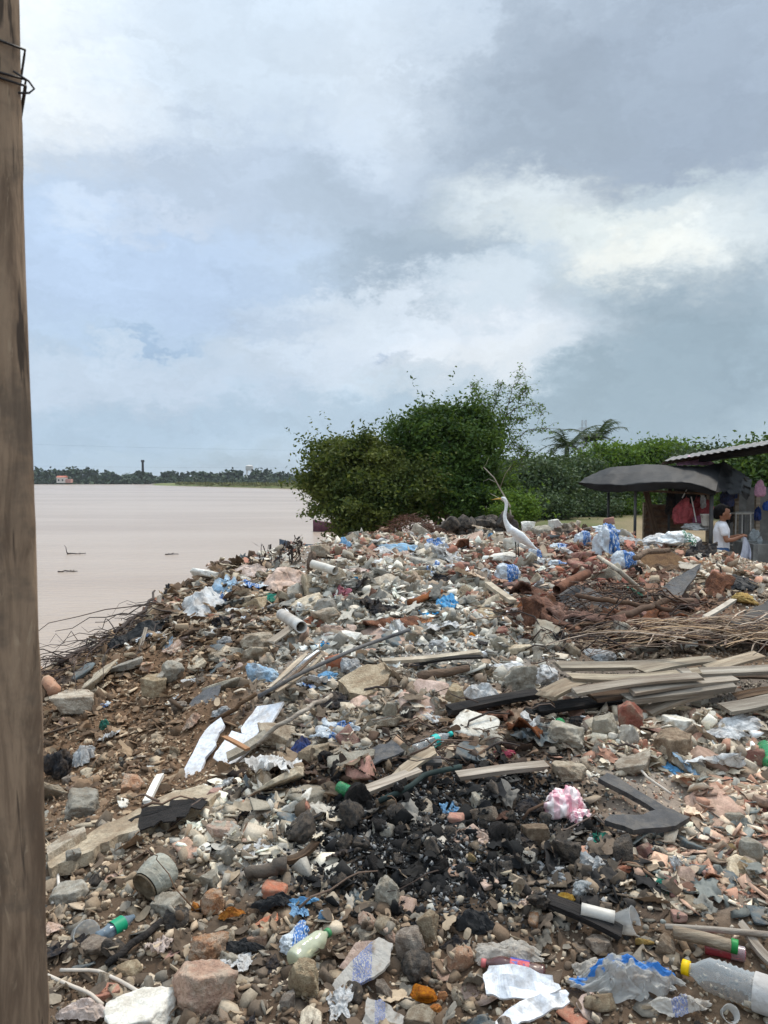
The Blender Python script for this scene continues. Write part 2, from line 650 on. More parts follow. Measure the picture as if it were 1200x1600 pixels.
# ------------------------------------------------------------------ terrain
CTRL_PX = [  # photo pixel, forward distance
    (100, 1600, 2.1), (600, 1600, 2.1), (1150, 1600, 2.1), (600, 1450, 2.5), (1150, 1450, 2.5), (120, 1450, 2.6),
    (100, 1340, 3.1), (600, 1300, 3.02), (1150, 1300, 3.05), (420, 1250, 3.35), (100, 1250, 4.05), (300, 1200, 4.1),
    (600, 1200, 3.5), (850, 1200, 3.55), (1150, 1180, 3.7), (200, 1150, 5.0), (100, 1150, 5.2), (420, 1100, 4.6),
    (620, 1100, 4.3), (850, 1100, 4.35), (1150, 1090, 4.5), (250, 1050, 6.0), (215, 1130, 5.3), (165, 1200, 4.75), (310, 1110, 4.75), (65, 1056, 6.6), (370, 1000, 6.2),
    (500, 1020, 5.5), (700, 1010, 5.4), (950, 1010, 5.5), (1180, 1000, 5.7), (150, 1010, 7.2), (270, 935, 8.2), (340, 893, 8.9),
    (400, 930, 7.6), (430, 873, 9.5), (480, 857, 10.1), (560, 848, 10.5), (560, 900, 8.2), (700, 930, 7.0),
    (700, 854, 10.2), (780, 848, 10.5), (850, 834, 10.9), (850, 880, 8.7), (930, 830, 11.0), (950, 880, 8.6), (1000, 850, 10.2),
    (1000, 930, 7.2), (1080, 862, 9.8), (1020, 858, 10.0), (1180, 878, 9.0), (1150, 930, 7.2),
    (570, 858, 11.8), (690, 846, 12.6), (770, 838, 13.0),
]
CTRL_W = [(-4.3, 7.5, 3.3), (-3.6, 9.5, 3.2), (-2.7, 11.5, 3.2), (-5.2, 5.5, 3.3), (-4.7, 3, 2.7), (-6, 2, 3.5), (-4.0, 1.2, 2.0),
          (-1.2, 13.5, 2.0), (3, 13.2, 1.4), (5, 13, 1.5), (4.6, 10.6, 1.48), (5.6, 10.8, 1.5), (7, 11, 1.5), (6.5, 7, 1.25),
          (6, 4, 1.4), (4, 2, 1.5), (2, 1, 1.55), (0, .3, 1.55), (-2, .5, 1.58), (5.5, 1, 1.5), (7, 13.5, 1.5), (-3.4, 12.5, 3.3)]
_c = []
for px, py, d in CTRL_PX:
    p = at(px, py, d); _c.append(p)
for x, y, h in CTRL_W:
    _c.append(np.array([x, y, EYE - h]))
_c = np.array(_c)


def _tps_k(A, B):
    r2 = ((A[:, None] - B[None]) ** 2).sum(-1)
    return np.where(r2 > 1e-9, r2 * np.log(r2 + 1e-12) * .5, 0)


_n = len(_c)
_A = np.zeros((_n + 3, _n + 3))
_A[:_n, :_n] = _tps_k(_c[:, :2], _c[:, :2]) + np.eye(_n) * .02
_A[:_n, _n] = 1; _A[:_n, _n + 1:] = _c[:, :2]; _A[_n, :_n] = 1; _A[_n + 1:, :_n] = _c[:, :2].T
_w = np.linalg.solve(_A, np.concatenate([_c[:, 2], np.zeros(3)]))

SHORE = np.array([(-9, -60), (-8, -10), (-6.2, 2), (-4.6, 6), (-3.7, 8), (-2.8, 10), (-2.2, 12.5), (-1.8, 15), (-.8, 17.6), (1.4, 20), (3.6, 23),
                  (4.6, 32), (7, 45), (20, 60), (100, 75), (400, 95), (3000, 300)], float)
WATER_Z = EYE - 3.5


def shore_dist(X, Y):
    """signed distance to the river's edge, positive on land"""
    P = np.stack([X, Y], 1)
    best = np.full(len(P), 1e9); sgn = np.ones(len(P))
    for a, b in zip(SHORE[:-1], SHORE[1:]):
        ab = b - a
        t = np.clip(((P - a) @ ab) / (ab @ ab), 0, 1)
        q = a + t[:, None] * ab
        d = np.linalg.norm(P - q, axis=1)
        cr = ab[0] * (P[:, 1] - a[1]) - ab[1] * (P[:, 0] - a[0])
        up = d < best
        best = np.where(up, d, best); sgn = np.where(up, np.where(cr < 0, 1, -1), sgn)
    return best * sgn


def terrain_z(X, Y, fine=True):
    X = np.asarray(X, float); Y = np.asarray(Y, float)
    sd = shore_dist(X, Y)
    base = EYE - 4.6 + 3.1 * sstep(-1.4, 1.6, sd)
    base = base + .05 * fbm(np.stack([X * .35, Y * .35, X * 0], 1), 3)
    z = base.copy()
    wx = sstep(-7.5, -5.5, X) * (1 - sstep(6.2, 8, X)) * sstep(-2, .0, Y) * (1 - sstep(12.4, 14.5, Y))
    ix = wx > 0
    if ix.any():
        P = np.stack([X[ix], Y[ix]], 1)
        t = np.concatenate([_tps_k(P, _c[:, :2]), np.ones((len(P), 1)), P], 1) @ _w
        if fine:
            Q = np.stack([P[:, 0], P[:, 1], np.zeros(len(P))], 1)
            t = t + .035 * fbm(Q * 2.2, 3) + .012 * fbm(Q * 11, 3)
        z[ix] = base[ix] * (1 - wx[ix]) + t * wx[ix]
    return z


def spread(lo, hi, a, b, step, grow=1.14):
    v = list(np.arange(a, b, step))
    s = step; x = b
    while x < hi:
        v.append(x); s *= grow; x += s
    v.append(hi)
    s = step; x = a
    left = []
    while x > lo:
        s *= grow; x -= s; left.append(max(x, lo))
    return np.array(sorted(set(left + v)))


# zones of the heap: photo-pixel ellipses (centre, radii)
ZONES = {
    'grey': (640, 965, 230, 110), 'crest': (640, 868, 200, 26), 'brick': (860, 900, 150, 55), 'rust': (960, 950, 150, 55),
    'fronds': (1080, 1010, 170, 32), 'lumber': (1040, 1070, 190, 36), 'tan': (1060, 1155, 170, 70), 'tile': (1120, 1310, 170, 100),
    'char': (695, 1312, 225, 112), 'pale': (410, 1305, 110, 70), 'hollow': (190, 1130, 170, 140), 'slope': (330, 960, 140, 80),
    'litter': (730, 1150, 130, 60), 'mid': (560, 1110, 150, 80), 'fore': (500, 1520, 620, 110), 'stall': (1080, 890, 130, 36),
    'foreleft': (200, 1420, 160, 90), 'sooty': (880, 1370, 140, 80), 'darkdirt': (560, 1215, 140, 35),
}
ZN = list(ZONES)


def zone_w(px, py):
    W = np.zeros((len(ZN), len(px)))
    for k, z in enumerate(ZN):
        cx, cy, rx, ry = ZONES[z]
        W[k] = np.exp(-(((px - cx) / rx) ** 2 + ((py - cy) / ry) ** 2) ** 1.4)
    return W


GROUND_COL = {  # dirt colours under the rubble
    'grey': (155, 151, 145), 'crest': (153, 143, 132), 'brick': (138, 104, 88), 'rust': (109, 75, 54), 'fronds': (113, 91, 70),
    'lumber': (106, 100, 94), 'tan': (164, 156, 146), 'tile': (161, 147, 134), 'char': (20, 20, 20), 'pale': (181, 175, 166),
    'hollow': (111, 84, 61), 'slope': (120, 91, 68), 'litter': (95, 70, 54), 'mid': (140, 129, 119), 'fore': (72, 58, 47),
    'stall': (153, 140, 128), 'foreleft': (84, 68, 54), 'sooty': (52, 46, 42), 'darkdirt': (63, 48, 39)}


def zone_color(px, py, X, Y, table, base):
    W = zone_w(px, py) ** 1.5
    C = np.array([[s2l(c) for c in table[z]] for z in ZN])
    b = np.array([s2l(c) for c in base])
    tot = W.sum(0) + .15
    return (W.T @ C + .15 * b) / tot[:, None]


gx = spread(-1500, 2500, -4.6, 5.6, .035)
gy = spread(-60, 420, .5, 12.0, .035)
GX, GY = np.meshgrid(gx, gy)
GX, GY = GX.ravel(), GY.ravel()
GZ = terrain_z(GX, GY)
V = np.stack([GX, GY, GZ], 1)
nx, ny = len(gx), len(gy)
ii, jj = np.meshgrid(np.arange(ny - 1), np.arange(nx - 1), indexing='ij')
q0 = (ii * nx + jj).ravel()
GF = np.stack([q0, q0 + 1, q0 + nx + 1, q0 + nx], 1)
gpx, gpy = project(V)
wob = fbm(np.stack([GX * 1.3, GY * 1.3, GX * 0], 1), 3)
gcol = zone_color(gpx + wob * 60, gpy + wob * 25, GX, GY, GROUND_COL, (108, 90, 72))
far = sstep(12.0, 15, GY)[:, None]
gr = np.clip(fbm(np.stack([GX * .25, GY * .12, GX * 0 + 5], 1), 3) * 1.2 + .35, 0, 1)[:, None]
gfar = np.array([s2l(150), s2l(132), s2l(104)]) * (1 - gr) + np.array([s2l(84), s2l(98), s2l(52)]) * gr
gcol = gcol * (1 - far) + gfar * far
gcol = gcol * (1 + .16 * fbm(np.stack([GX * 6, GY * 6, GZ * 6], 1), 3))[:, None]
m_ground = mat('dirt', S(112, 92, 74), S(78, 62, 48), scale=5, bump=.6, bscale=45, rnd=0, attr=True, rough=.95, bdist=.02, spec=.2)
ground = obj('ground', mesh_np('ground', V, GF, m_ground, True, gcol))
tag(ground, kind='structure')
near = (np.abs(V[:, 0]) < 9) & (V[:, 1] > -1) & (V[:, 1] < 30)
nm = -np.ones(len(V), int); nm[near] = np.arange(near.sum())
nf = nm[GF]; nf = nf[(nf >= 0).all(1)]
BVHS = [BVHTree.FromPolygons(V[near].tolist(), nf.tolist())]
GROUND_BVH = BVHS[0]


def ray(o, d, bv=None):
    best = None
    o, d = Vector(o), Vector(d)
    for b in (bv or BVHS):
        r = b.ray_cast(o, d)
        if r[0] is not None and (best is None or r[3] < best[3]):
            best = r
    return best


def hit(px, py, bv=None):
    """where the sight line of a photo pixel meets what has been built so far"""
    r = ray((0, 0, EYE), pdir(px, py), bv)
    if r is None:
        return at(px, py, 9.0), np.array([0, 0, 1.])
    return np.array(r[0]), np.array(r[1])


def drop(x, y, bv=None):
    r = ray((x, y, 20), (0, 0, -1), bv)
    return (r[0].z, np.array(r[1])) if r else (0., np.array([0, 0, 1.]))


class Pile:
    """keeps the surfaces of pieces already lying there, so that later ones rest on them"""
    def __init__(self): self.V, self.F, self.o = [], [], 0

    def add(self, V, F):
        self.V.append(np.asarray(V)); F = [tuple(int(i) + self.o for i in f) for f in F]
        self.F += F; self.o += len(V)

    def flush(self):
        if self.F:
            BVHS.append(BVHTree.FromPolygons(np.concatenate(self.V).tolist(), self.F))
        self.__init__()


PILE = Pile()


def pile_obj(o):
    me = o.data
    V = np.empty(len(me.vertices) * 3); me.vertices.foreach_get('co', V); V = V.reshape(-1, 3)
    M = np.array(o.matrix_world)
    PILE.add(V @ M[:3, :3].T + M[:3, 3], [tuple(p.vertices) for p in me.polygons])


# ------------------------------------------------------------------ river and far bank
def water_mat():
    t = NT('muddy_water')
    co = t.coord('Object')
    n1 = t.noise(t.coord('Object', (.02, .07, 1)), 1.0, 4, .6)
    c = t.mix(S(172, 155, 139), S(160, 142, 126), t.rng(n1.outputs[0], .35, .65))
    t.link(c, t.b.inputs['Base Color'])
    t.b.inputs['Roughness'].default_value = .22
    t.b.inputs['IOR'].default_value = 1.16
    n2 = t.noise(t.coord('Object', (1., 2.6, 1)), 1.1, 4, .6)
    n3 = t.noise(t.coord('Object', (.05, .35, 1)), 1.0, 3, .6)
    ad = t.new('ShaderNodeMath', operation='MULTIPLY_ADD')
    t.link(n3.outputs[0], ad.inputs[0]); ad.inputs[1].default_value = 1.2; t.link(n2.outputs[0], ad.inputs[2])
    t.bump(ad.outputs[0], .5, .16)
    return t.m


wv = [(-2500, -80, WATER_Z), (3000, -80, WATER_Z), (3000, 4500, WATER_Z), (-2500, 4500, WATER_Z)]
river = obj('river', mesh_np('river', wv, [(0, 1, 2, 3)], water_mat()))
tag(river, kind='structure')


def strip_land(name, edge, back, z0, m, amp=.3, colf=None):
    """low bank: a line of near-edge points joined to a line of back points"""
    V, F = [], []
    k = 7
    e, b = np.array(edge, float), np.array(back, float)
    for i in range(len(e)):
        for j in range(k):
            t = j / (k - 1)
            p = e[i] * (1 - t) + b[i] * t
            h = WATER_Z - .4 if j == 0 else WATER_Z + z0 * (1 - math.exp(-t * 9)) + random.uniform(-amp, amp) * .3
            V.append((p[0], p[1], h))
    for i in range(len(e) - 1):
        for j in range(k - 1):
            F.append((i * k + j, (i + 1) * k + j, (i + 1) * k + j + 1, i * k + j + 1))
    o = obj(name, mesh_np(name, V, F, m, True))
    return tag(o, kind='structure')


m_bank = mat('bank_earth', S(104, 88, 70), S(74, 80, 54), scale=.05, bscale=.5, bump=.2, rnd=0)
m_grassy = mat('bank_grass', S(92, 104, 52), S(118, 116, 70), scale=.06, bscale=.6, bump=.2, rnd=0)
xs = np.linspace(-620, 260, 60)
strip_land('far_bank', [(x, 470 + 10 * math.sin(x * .02) + random.uniform(-3, 3)) for x in xs], [(x * 1.6, 1400) for x in xs], 2.2, m_bank)
sp = []
for t in np.linspace(0, 1, 26):
    px = 236 + t * 330
    d = 410 - 205 * t ** .8
    sp.append(at(px, 800, d)[:2] * np.array([1, 1]) + np.array([0, random.uniform(-4, 4)]))
strip_land('grass_spit', sp, [(p[0] * 1.02 + 14, p[1] + 30 + 70 * i / 25) for i, p in enumerate(sp)], 1.1, m_grassy)


# ------------------------------------------------------------------ foliage
def leaf_mat(name, c1, c2, rnd=.0, trans=.35):
    if name in MATS: return MATS[name]
    t = NT(name)
    a = t.new('ShaderNodeAttribute', attribute_name='col')
    c = t.mix(c1, c2, a.outputs['Fac'])
    t.link(c, t.b.inputs['Base Color'])
    t.b.inputs['Roughness'].default_value = .65
    t.b.inputs['Specular IOR Level'].default_value = .18
    tl = t.new('ShaderNodeBsdfTranslucent')
    t.link(t.mix(c, (.25, .35, .03, 1), .3), tl.inputs[0])
    ms = t.new('ShaderNodeMixShader'); ms.inputs[0].default_value = trans
    t.link(t.b.outputs[0], ms.inputs[1]); t.link(tl.outputs[0], ms.inputs[2])
    t.link(ms.outputs[0], t.o.inputs[0])
    return t.m


def leaves(name, P, size, m, parent=None, aspect=.5, rng=RNG, shade=None, droop=.3):
    """one bent leaf-sized quad (two triangles folded on the midrib) per point"""
    n = len(P)
    yaw = rng.uniform(0, 2 * math.pi, n)
    pit = rng.normal(-droop, .55, n)
    L = size * rng.uniform(.65, 1.35, n)
    ax = np.stack([np.cos(yaw) * np.cos(pit), np.sin(yaw) * np.cos(pit), np.sin(pit)], 1)
    sd = np.cross(ax, rng.normal(size=(n, 3))); sd /= np.linalg.norm(sd, axis=1)[:, None] + 1e-9
    nr = np.cross(ax, sd)
    a = P; b = P + ax * L[:, None]
    mid = P + ax * (L * .5)[:, None]
    c = mid + sd * (L * aspect * .5)[:, None] + nr * (L * .1)[:, None]
    d = mid - sd * (L * aspect * .5)[:, None] + nr * (L * .1)[:, None]
    V = np.stack([a, c, b, d], 1).reshape(-1, 3)
    k = np.arange(n) * 4
    F = np.concatenate([np.stack([k, k + 1, k + 2], 1), np.stack([k, k + 2, k + 3], 1)])
    s = (rng.uniform(0, 1, n) if shade is None else np.clip(shade + rng.normal(0, .22, n), 0, 1))
    col = np.repeat(np.stack([s, s, s], 1), 4, 0)
    return obj(name, mesh_np(name, V, F, m, False, col), parent)


def lobe_points(lobes, n_cl, per, spread_, rng, low=-1.0):
    """clumps of leaves through the outer part of several ellipsoid lobes"""
    P, C = [], []
    vol = np.array([l[3] * l[4] * l[5] for l in lobes]) ** .67
    vol = vol / vol.sum()
    for l, v in zip(lobes, vol):
        k = max(3, int(n_cl * v))
        d = rng.normal(size=(k, 3)); d /= np.linalg.norm(d, axis=1)[:, None]
        d[:, 2] = np.where(d[:, 2] < low, -d[:, 2], d[:, 2])
        r = rng.uniform(.4, 1.0, k) ** .55 * np.where(rng.random(k) < .3, rng.uniform(1., 1.3, k), 1)
        c = np.array(l[:3]) + d * r[:, None] * np.array(l[3:6])
        C.append(c)
        for q in c:
            m = int(per * rng.uniform(.5, 1.5))
            p = rng.normal(size=(m, 3)) * spread_ * rng.uniform(.7, 1.3) * np.array([1.25, 1.25, .7])
            P.append(q + p)
    return np.concatenate(P), np.concatenate(C)


def limb_path(a, b, k=5, wob=.08, sag=0, rng=RNG):
    a, b = np.array(a, float), np.array(b, float)
    t = np.linspace(0, 1, k)[:, None]
    p = a + (b - a) * t
    L = np.linalg.norm(b - a)
    p[1:-1] += rng.normal(size=(k - 2, 3)) * wob * L
    p[:, 2] += sag * L * np.sin(t[:, 0] * math.pi)
    return p


m_bark = mat('bark', S(104, 88, 72), S(70, 58, 48), scale=6, bump=.6, bscale=20, stretch=(1, 1, .3))
m_palebark = mat('pale_bark', S(186, 174, 156), S(150, 136, 118), scale=5, bump=.4, bscale=20, stretch=(1, 1, .3))


def tree(name, label, group, base, lobes, n_cl, per, spread_, leaf, m, trunks=((0, 0),), tr=.12, low=-1., seed=1, aspect=.5, droop=.3, nl=14, bark=None):
    rng = np.random.default_rng(seed)
    root = empty(name, tuple(base), label, 'tree' if 'bush' not in name else 'bush', group)
    B = np.array(base)
    lob = [tuple(np.array(l[:3]) - B) + tuple(l[3:]) for l in lobes]
    P, C = lobe_points(lob, n_cl, per, spread_, rng, low)
    # loose sprigs that stick out of the crown
    ctr = C.mean(0); out = C - ctr; rr = np.linalg.norm(out, axis=1)
    far_ = np.argsort(-rr * rng.uniform(.8, 1.2, len(rr)))[:len(rr) // 4]
    SP = []
    for k_ in far_:
        dv = out[k_] / rr[k_] + rng.normal(size=3) * .35 + np.array([0, 0, .15]); L_ = rng.uniform(.2, .55) * (1.3 if spread_ > .2 else 1)
        for u_ in np.linspace(.1, 1, 16): SP.append(C[k_] + dv * L_ * u_ + rng.normal(size=3) * spread_ * .22)
    P = np.concatenate([P, np.array(SP)])
    shade = np.clip(.42 + .6 * fbm(P * 1.3, 3), 0, 1)
    leaves('crown', P, leaf, m, root, aspect, rng, shade, droop)
    tb = MB()
    top = np.array([np.mean([l[0] for l in lob]), np.mean([l[1] for l in lob]), np.mean([l[2] for l in lob])])
    for (tx, ty) in trunks:
        p = limb_path((tx, ty, -.3), top * .5 + np.array([tx, ty, 0]) * .5, 6, .05, 0, rng)
        tb.tube(p, np.linspace(tr, tr * .55, 6), 8)
        for q in C[rng.choice(len(C), min(nl, len(C)), False)]:
            s = p[rng.integers(2, 6)]
            tb.tube(limb_path(s, q, 5, .07, .05, rng), np.linspace(tr * .45, tr * .08, 5), 5)
    tb.build('trunk', bark or m_bark, root, True)
    return root


def lobe(px, py, rpx, rpy, d, ry=None):
    p = at(px, py, d); s = d / FPX
    return (p[0], p[1], p[2], rpx * s, ry if ry else rpx * s * .8, rpy * s)


m_leaf_big = leaf_mat('leaf_deep', S(36, 62, 26), S(92, 116, 54), trans=.25)
m_leaf_ol = leaf_mat('leaf_olive', S(48, 66, 30), S(112, 116, 56), trans=.25)
m_leaf_br = leaf_mat('leaf_bright', S(62, 88, 34), S(110, 138, 58))
m_leaf_hedge = leaf_mat('leaf_hedge', S(48, 64, 42), S(98, 114, 78), trans=.15)
m_leaf_far = leaf_mat('leaf_far', S(44, 60, 42), S(66, 80, 54), trans=.0)

D = 16.5
tb_ = at(720, 850, D); tb_[2] = terrain_z([tb_[0]], [tb_[1]])[0]
tree('broad_tree', 'large dark green broad tree leaning over the river behind the heap', None, tb_,
     [lobe(700, 706, 78, 62, D), lobe(742, 738, 48, 62, D), lobe(650, 692, 42, 42, D - .4), lobe(735, 672, 48, 38, D + .3), lobe(690, 665, 36, 30, D),
      lobe(690, 770, 74, 40, D - .6), lobe(760, 795, 34, 22, D - .3)],
     430, 120, .12, .09, m_leaf_big, ((0, 0), (.5, .3), (-.35, .2)), .11, -.9, 21)
ob_ = at(610, 860, D - .7); ob_[2] = terrain_z([ob_[0]], [ob_[1]])[0]
tree('olive_tree', 'olive green spreading tree with boughs hanging to the water left of the dark tree', None, ob_,
     [lobe(560, 738, 68, 50, D - .8), lobe(600, 742, 56, 36, D - .6), lobe(525, 722, 40, 30, D - .5), lobe(506, 768, 42, 32, D - .7), lobe(585, 780, 78, 44, D - 1.), lobe(640, 770, 44, 40, D - 1.2),
      lobe(556, 810, 42, 26, D - 1.1), lobe(565, 832, 28, 18, D - 1.5), lobe(566, 704, 36, 18, D - .5)],
     400, 110, .115, .085, m_leaf_ol, ((0, 0), (.4, -.1)), .1, -.95, 22)


# slender tree with few leaves
def slender_tree():
    rng = np.random.default_rng(31)
    d = 17.6
    b = at(775, 850, d); b[2] = terrain_z([b[0]], [b[1]])[0]
    root = empty('slender_tree', tuple(b), 'slender pale tree with sparse light green leaves rising above the dark tree', 'tree')
    tb = MB(); P = []
    stems = [[(775, 850), (778, 760), (772, 700), (768, 650), (760, 610)], [(772, 700), (790, 650), (800, 610), (818, 580)],
             [(778, 720), (800, 690), (825, 672), (856, 668)], [(790, 650), (812, 635), (836, 632), (850, 650)], [(768, 650), (748, 625), (736, 600)],
             [(772, 680), (752, 660), (742, 640)], [(800, 690), (812, 700), (826, 712)], [(795, 630), (820, 612), (822, 600)], [(768, 650), (776, 622), (784, 596)],
             [(800, 690), (790, 665), (785, 640)], [(778, 760), (800, 730), (814, 700)], [(790, 650), (800, 655), (822, 655)]]
    for k, s in enumerate(stems):
        off = rng.uniform(-.4, .4) if k else 0
        pts = np.array([at(x, y, d + off * i / (len(s) - 1)) for i, (x, y) in enumerate(s)]) - b
        t = np.linspace(0, len(s) - 1, 14)
        pp = np.stack([np.interp(t, np.arange(len(s)), pts[:, i]) for i in range(3)], 1)
        pp[1:] += rng.normal(size=(13, 3)) * .012
        r0 = .03 if k == 0 else .014
        tb.tube(pp, np.linspace(r0, .004, 14), 5)
        for i in range(3 if k else 7, 14):
            for _ in range(4 if k else 3):
                q = pp[i] + rng.normal(size=3) * .03
                e = q + np.array([rng.normal(0, .16), rng.normal(0, .16), rng.normal(-.02, .1)])
                tb.tube(limb_path(q, e, 3, .05, 0, rng), [.004, .003, .002], 3)
                for u in np.linspace(.2, 1, 5):
                    P.append(q + (e - q) * u + rng.normal(size=3) * .018)
    tb.build('trunk', m_bark, root, True)
    leaves('crown', np.array(P), .066, m_leaf_br, root, .42, rng)


slender_tree()


def dead_tree():
    rng = np.random.default_rng(5)
    d = 14.2
    b = at(800, 850, d); b[2] = terrain_z([b[0]], [b[1]])[0]
    root = empty('dead_tree', tuple(b), 'bare pale forked dead branch standing behind the white egret', 'dead tree')
    for s, r in (([(803, 850), (796, 790), (782, 765), (770, 745), (757, 730)], .031), ([(782, 765), (790, 740), (797, 728)], .014),
                 ([(775, 752), (764, 748), (757, 752)], .01), ([(796, 790), (780, 778), (768, 772)], .012), ([(757, 730), (760, 722), (764, 716)], .008)):
        pts = np.array([at(x, y, d) for x, y in s]) - b
        mb = MB(); mb.tube(pts + rng.normal(size=pts.shape) * .015, np.linspace(r, r * .4, len(pts)) * .6, 6)
        mb.build('branch' if r < .03 else 'trunk', m_palebark, root, True)


dead_tree()


def ground_at(px, d):
    p = at(px, 800, d)
    p[2] = terrain_z([p[0]], [p[1]])[0]
    return p


b_ = ground_at(812, 15.0)
tree('leafy_bush', 'bright green low bush right of the pale dead branch', None, b_,
     [lobe(812, 790, 20, 24, 15.0), lobe(800, 800, 16, 14, 14.8), lobe(826, 800, 10, 12, 15)], 70, 50, .09, .07, m_leaf_br, tr=.03, seed=41, nl=6)

for i, (px, d, lobs, lab, mm, sz) in enumerate([
    (835, 31, [(835, 756, 42, 28), (815, 745, 28, 20), (850, 775, 50, 24)], 'dense grey green tree at the back just right of the slender tree', 'h', .2),
    (905, 33, [(905, 756, 48, 30), (880, 742, 34, 20), (925, 775, 50, 24)], 'dense round grey green tree at the back below the palms', 'h', .2),
    (950, 35, [(950, 728, 38, 24), (965, 765, 40, 34)], 'bushy tree at the back behind the left end of the tarp', 'b', .2),
    (1040, 36, [(1030, 712, 46, 18), (1010, 735, 46, 24), (1060, 725, 40, 20), (1040, 770, 70, 30)], 'light green feathery tree at the back above the black tarp', 'b', .2),
    (1110, 30, [(1110, 725, 34, 16), (1090, 745, 40, 22), (1120, 770, 60, 40)], 'small tree at the back seen between tarp and tin roof', 'h', .2),
    (1200, 24, [(1195, 735, 44, 32), (1180, 760, 30, 26), (1225, 760, 40, 60)], 'dark leafy tree at the right edge under the tin roof', 'd', .17)]):
    b = ground_at(px, d)
    tree('back_tree', lab, 'trees behind the heap', b, [lobe(x, y, rx, ry, d + random.uniform(-.8, .8)) for x, y, rx, ry in lobs],
         230, 130, .3, .17, {'h': m_leaf_hedge, 'b': m_leaf_br, 'd': m_leaf_big}[mm], tr=.16, seed=50 + i, low=-.9, aspect=.55)
    if i < 3:   # low shrubs that close the foot of the hedge
        q = ground_at(px + 10, d - 2)
        tree('low_bush', ('low green bush at the foot of the hedge right of the egret', 'dark low bush at the hedge foot left of the tarp', 'green bush under the hedge by the tarp poles')[i],
             'bushes along the hedge', q, [lobe(px + 10, 792, 46, 16, d - 2), lobe(px - 24, 796, 26, 12, d - 2)], 80, 120, .24, .13, m_leaf_hedge if i != 2 else m_leaf_br, tr=.05, seed=80 + i, nl=5)


def palm(px, d, top_py, label, seed):
    rng = np.random.default_rng(seed)
    b = ground_at(px, d); t = at(px + 4, top_py, d) - b
    root = empty('palm_tree', tuple(b), label, 'palm tree', 'palms behind the hedge')
    mb = MB(); mb.tube(limb_path((0, 0, -.2), t, 6, .01, 0, rng), np.linspace(.2, .13, 6), 8); mb.build('trunk', m_bark, root, True)
    for k in range(15):
        a = k / 15 * 6.283 + rng.uniform(-.2, .2)
        L = rng.uniform(1.2, 2.0); up = rng.uniform(.3, 1.7)
        V, F = [], []
        pp = []
        for i in range(9):
            s = i / 8
            pp.append(t + np.array([math.cos(a) * L * s, math.sin(a) * L * s, up * s * 1.5 - 1.25 * s * s]))
        pp = np.array(pp)
        side = np.array([-math.sin(a), math.cos(a), 0])
        fb = MB(); fb.tube(pp, np.linspace(.03, .01, 9), 3)
        ti = np.linspace(.5, 8, 26)
        pq = np.stack([np.interp(ti, np.arange(9), pp[:, c_]) for c_ in range(3)], 1)
        for i in range(1, 26):
            for sg in (-1, 1):
                q = pq[i]; e = q + side * sg * .62 * (1 - .55 * i / 26) + np.array([math.cos(a) * .25, math.sin(a) * .25, -.1 + rng.normal(0, .08)])
                w = (pq[i] - pq[i - 1]) * .42
                fb.add([q - w, q + w, e], [(0, 1, 2)])
        o = fb.build('frond', m_leaf_hedge, root)


palm(926, 42, 690, 'dark drooping palm rising above the hedge left of the pylon', 3)
palm(882, 44, 699, 'shorter palm rising from the hedge right of the slender tree', 4)


def far_wood():
    rng = np.random.default_rng(9)
    P, S_ = [], []
    for x in np.arange(-420, 330, 5.0):
        d = 500 + rng.uniform(-12, 50)
        hgt = max(4.5, 8.2 + 2.2 * perlin(np.array([[x * .021, 3.3, 0]]))[0] * 2 + rng.normal(0, .9))
        if rng.random() < .14: hgt += rng.uniform(1, 2.6)
        c = np.array([x + rng.normal(0, 2), d, WATER_Z + 1])
        k = 230
        q = rng.normal(size=(k, 3)); q /= np.linalg.norm(q, axis=1)[:, None]
        w = rng.uniform(4., 8)
        p = c + q * np.array([w, 4, hgt * .5]) * rng.uniform(.5, 1.05, (k, 1)) + np.array([0, 0, hgt * .42])
        P.append(p); S_.append(np.full(k, rng.uniform(.1, .75)))
    for x in np.arange(-420, 330, 1.1):      # scrub at the foot of the trees
        q = rng.normal(size=(16, 3)) * np.array([1.2, 2, 1.1]) + np.array([x, 486 + rng.normal(0, 4), WATER_Z + 2.2])
        P.append(q); S_.append(np.full(16, rng.uniform(.1, .8)))
    P = np.concatenate(P); P[:, 2] = np.maximum(P[:, 2], WATER_Z + .3)
    o = leaves('far_wood', P, 2.3, m_leaf_far, None, .9, rng, np.concatenate(S_))
    tag(o, kind='stuff')
    # reeds and grass on the low spit
    n = 5000
    t = rng.uniform(0.12, 1, n)
    px = 236 + t * 330; d = 410 - 205 * t ** .8 + rng.uniform(3, 40, n) * t
    G = np.array([at(a, 800, b) for a, b in zip(px, d)]); G[:, 2] = WATER_Z + .9 + rng.uniform(0, .7, n) * t
    tag(leaves('spit_grass', G, 1.0, leaf_mat('leaf_reed', S(84, 92, 48), S(128, 124, 74), trans=.0), None, .5, rng, None, -.6), kind='stuff')


far_wood()


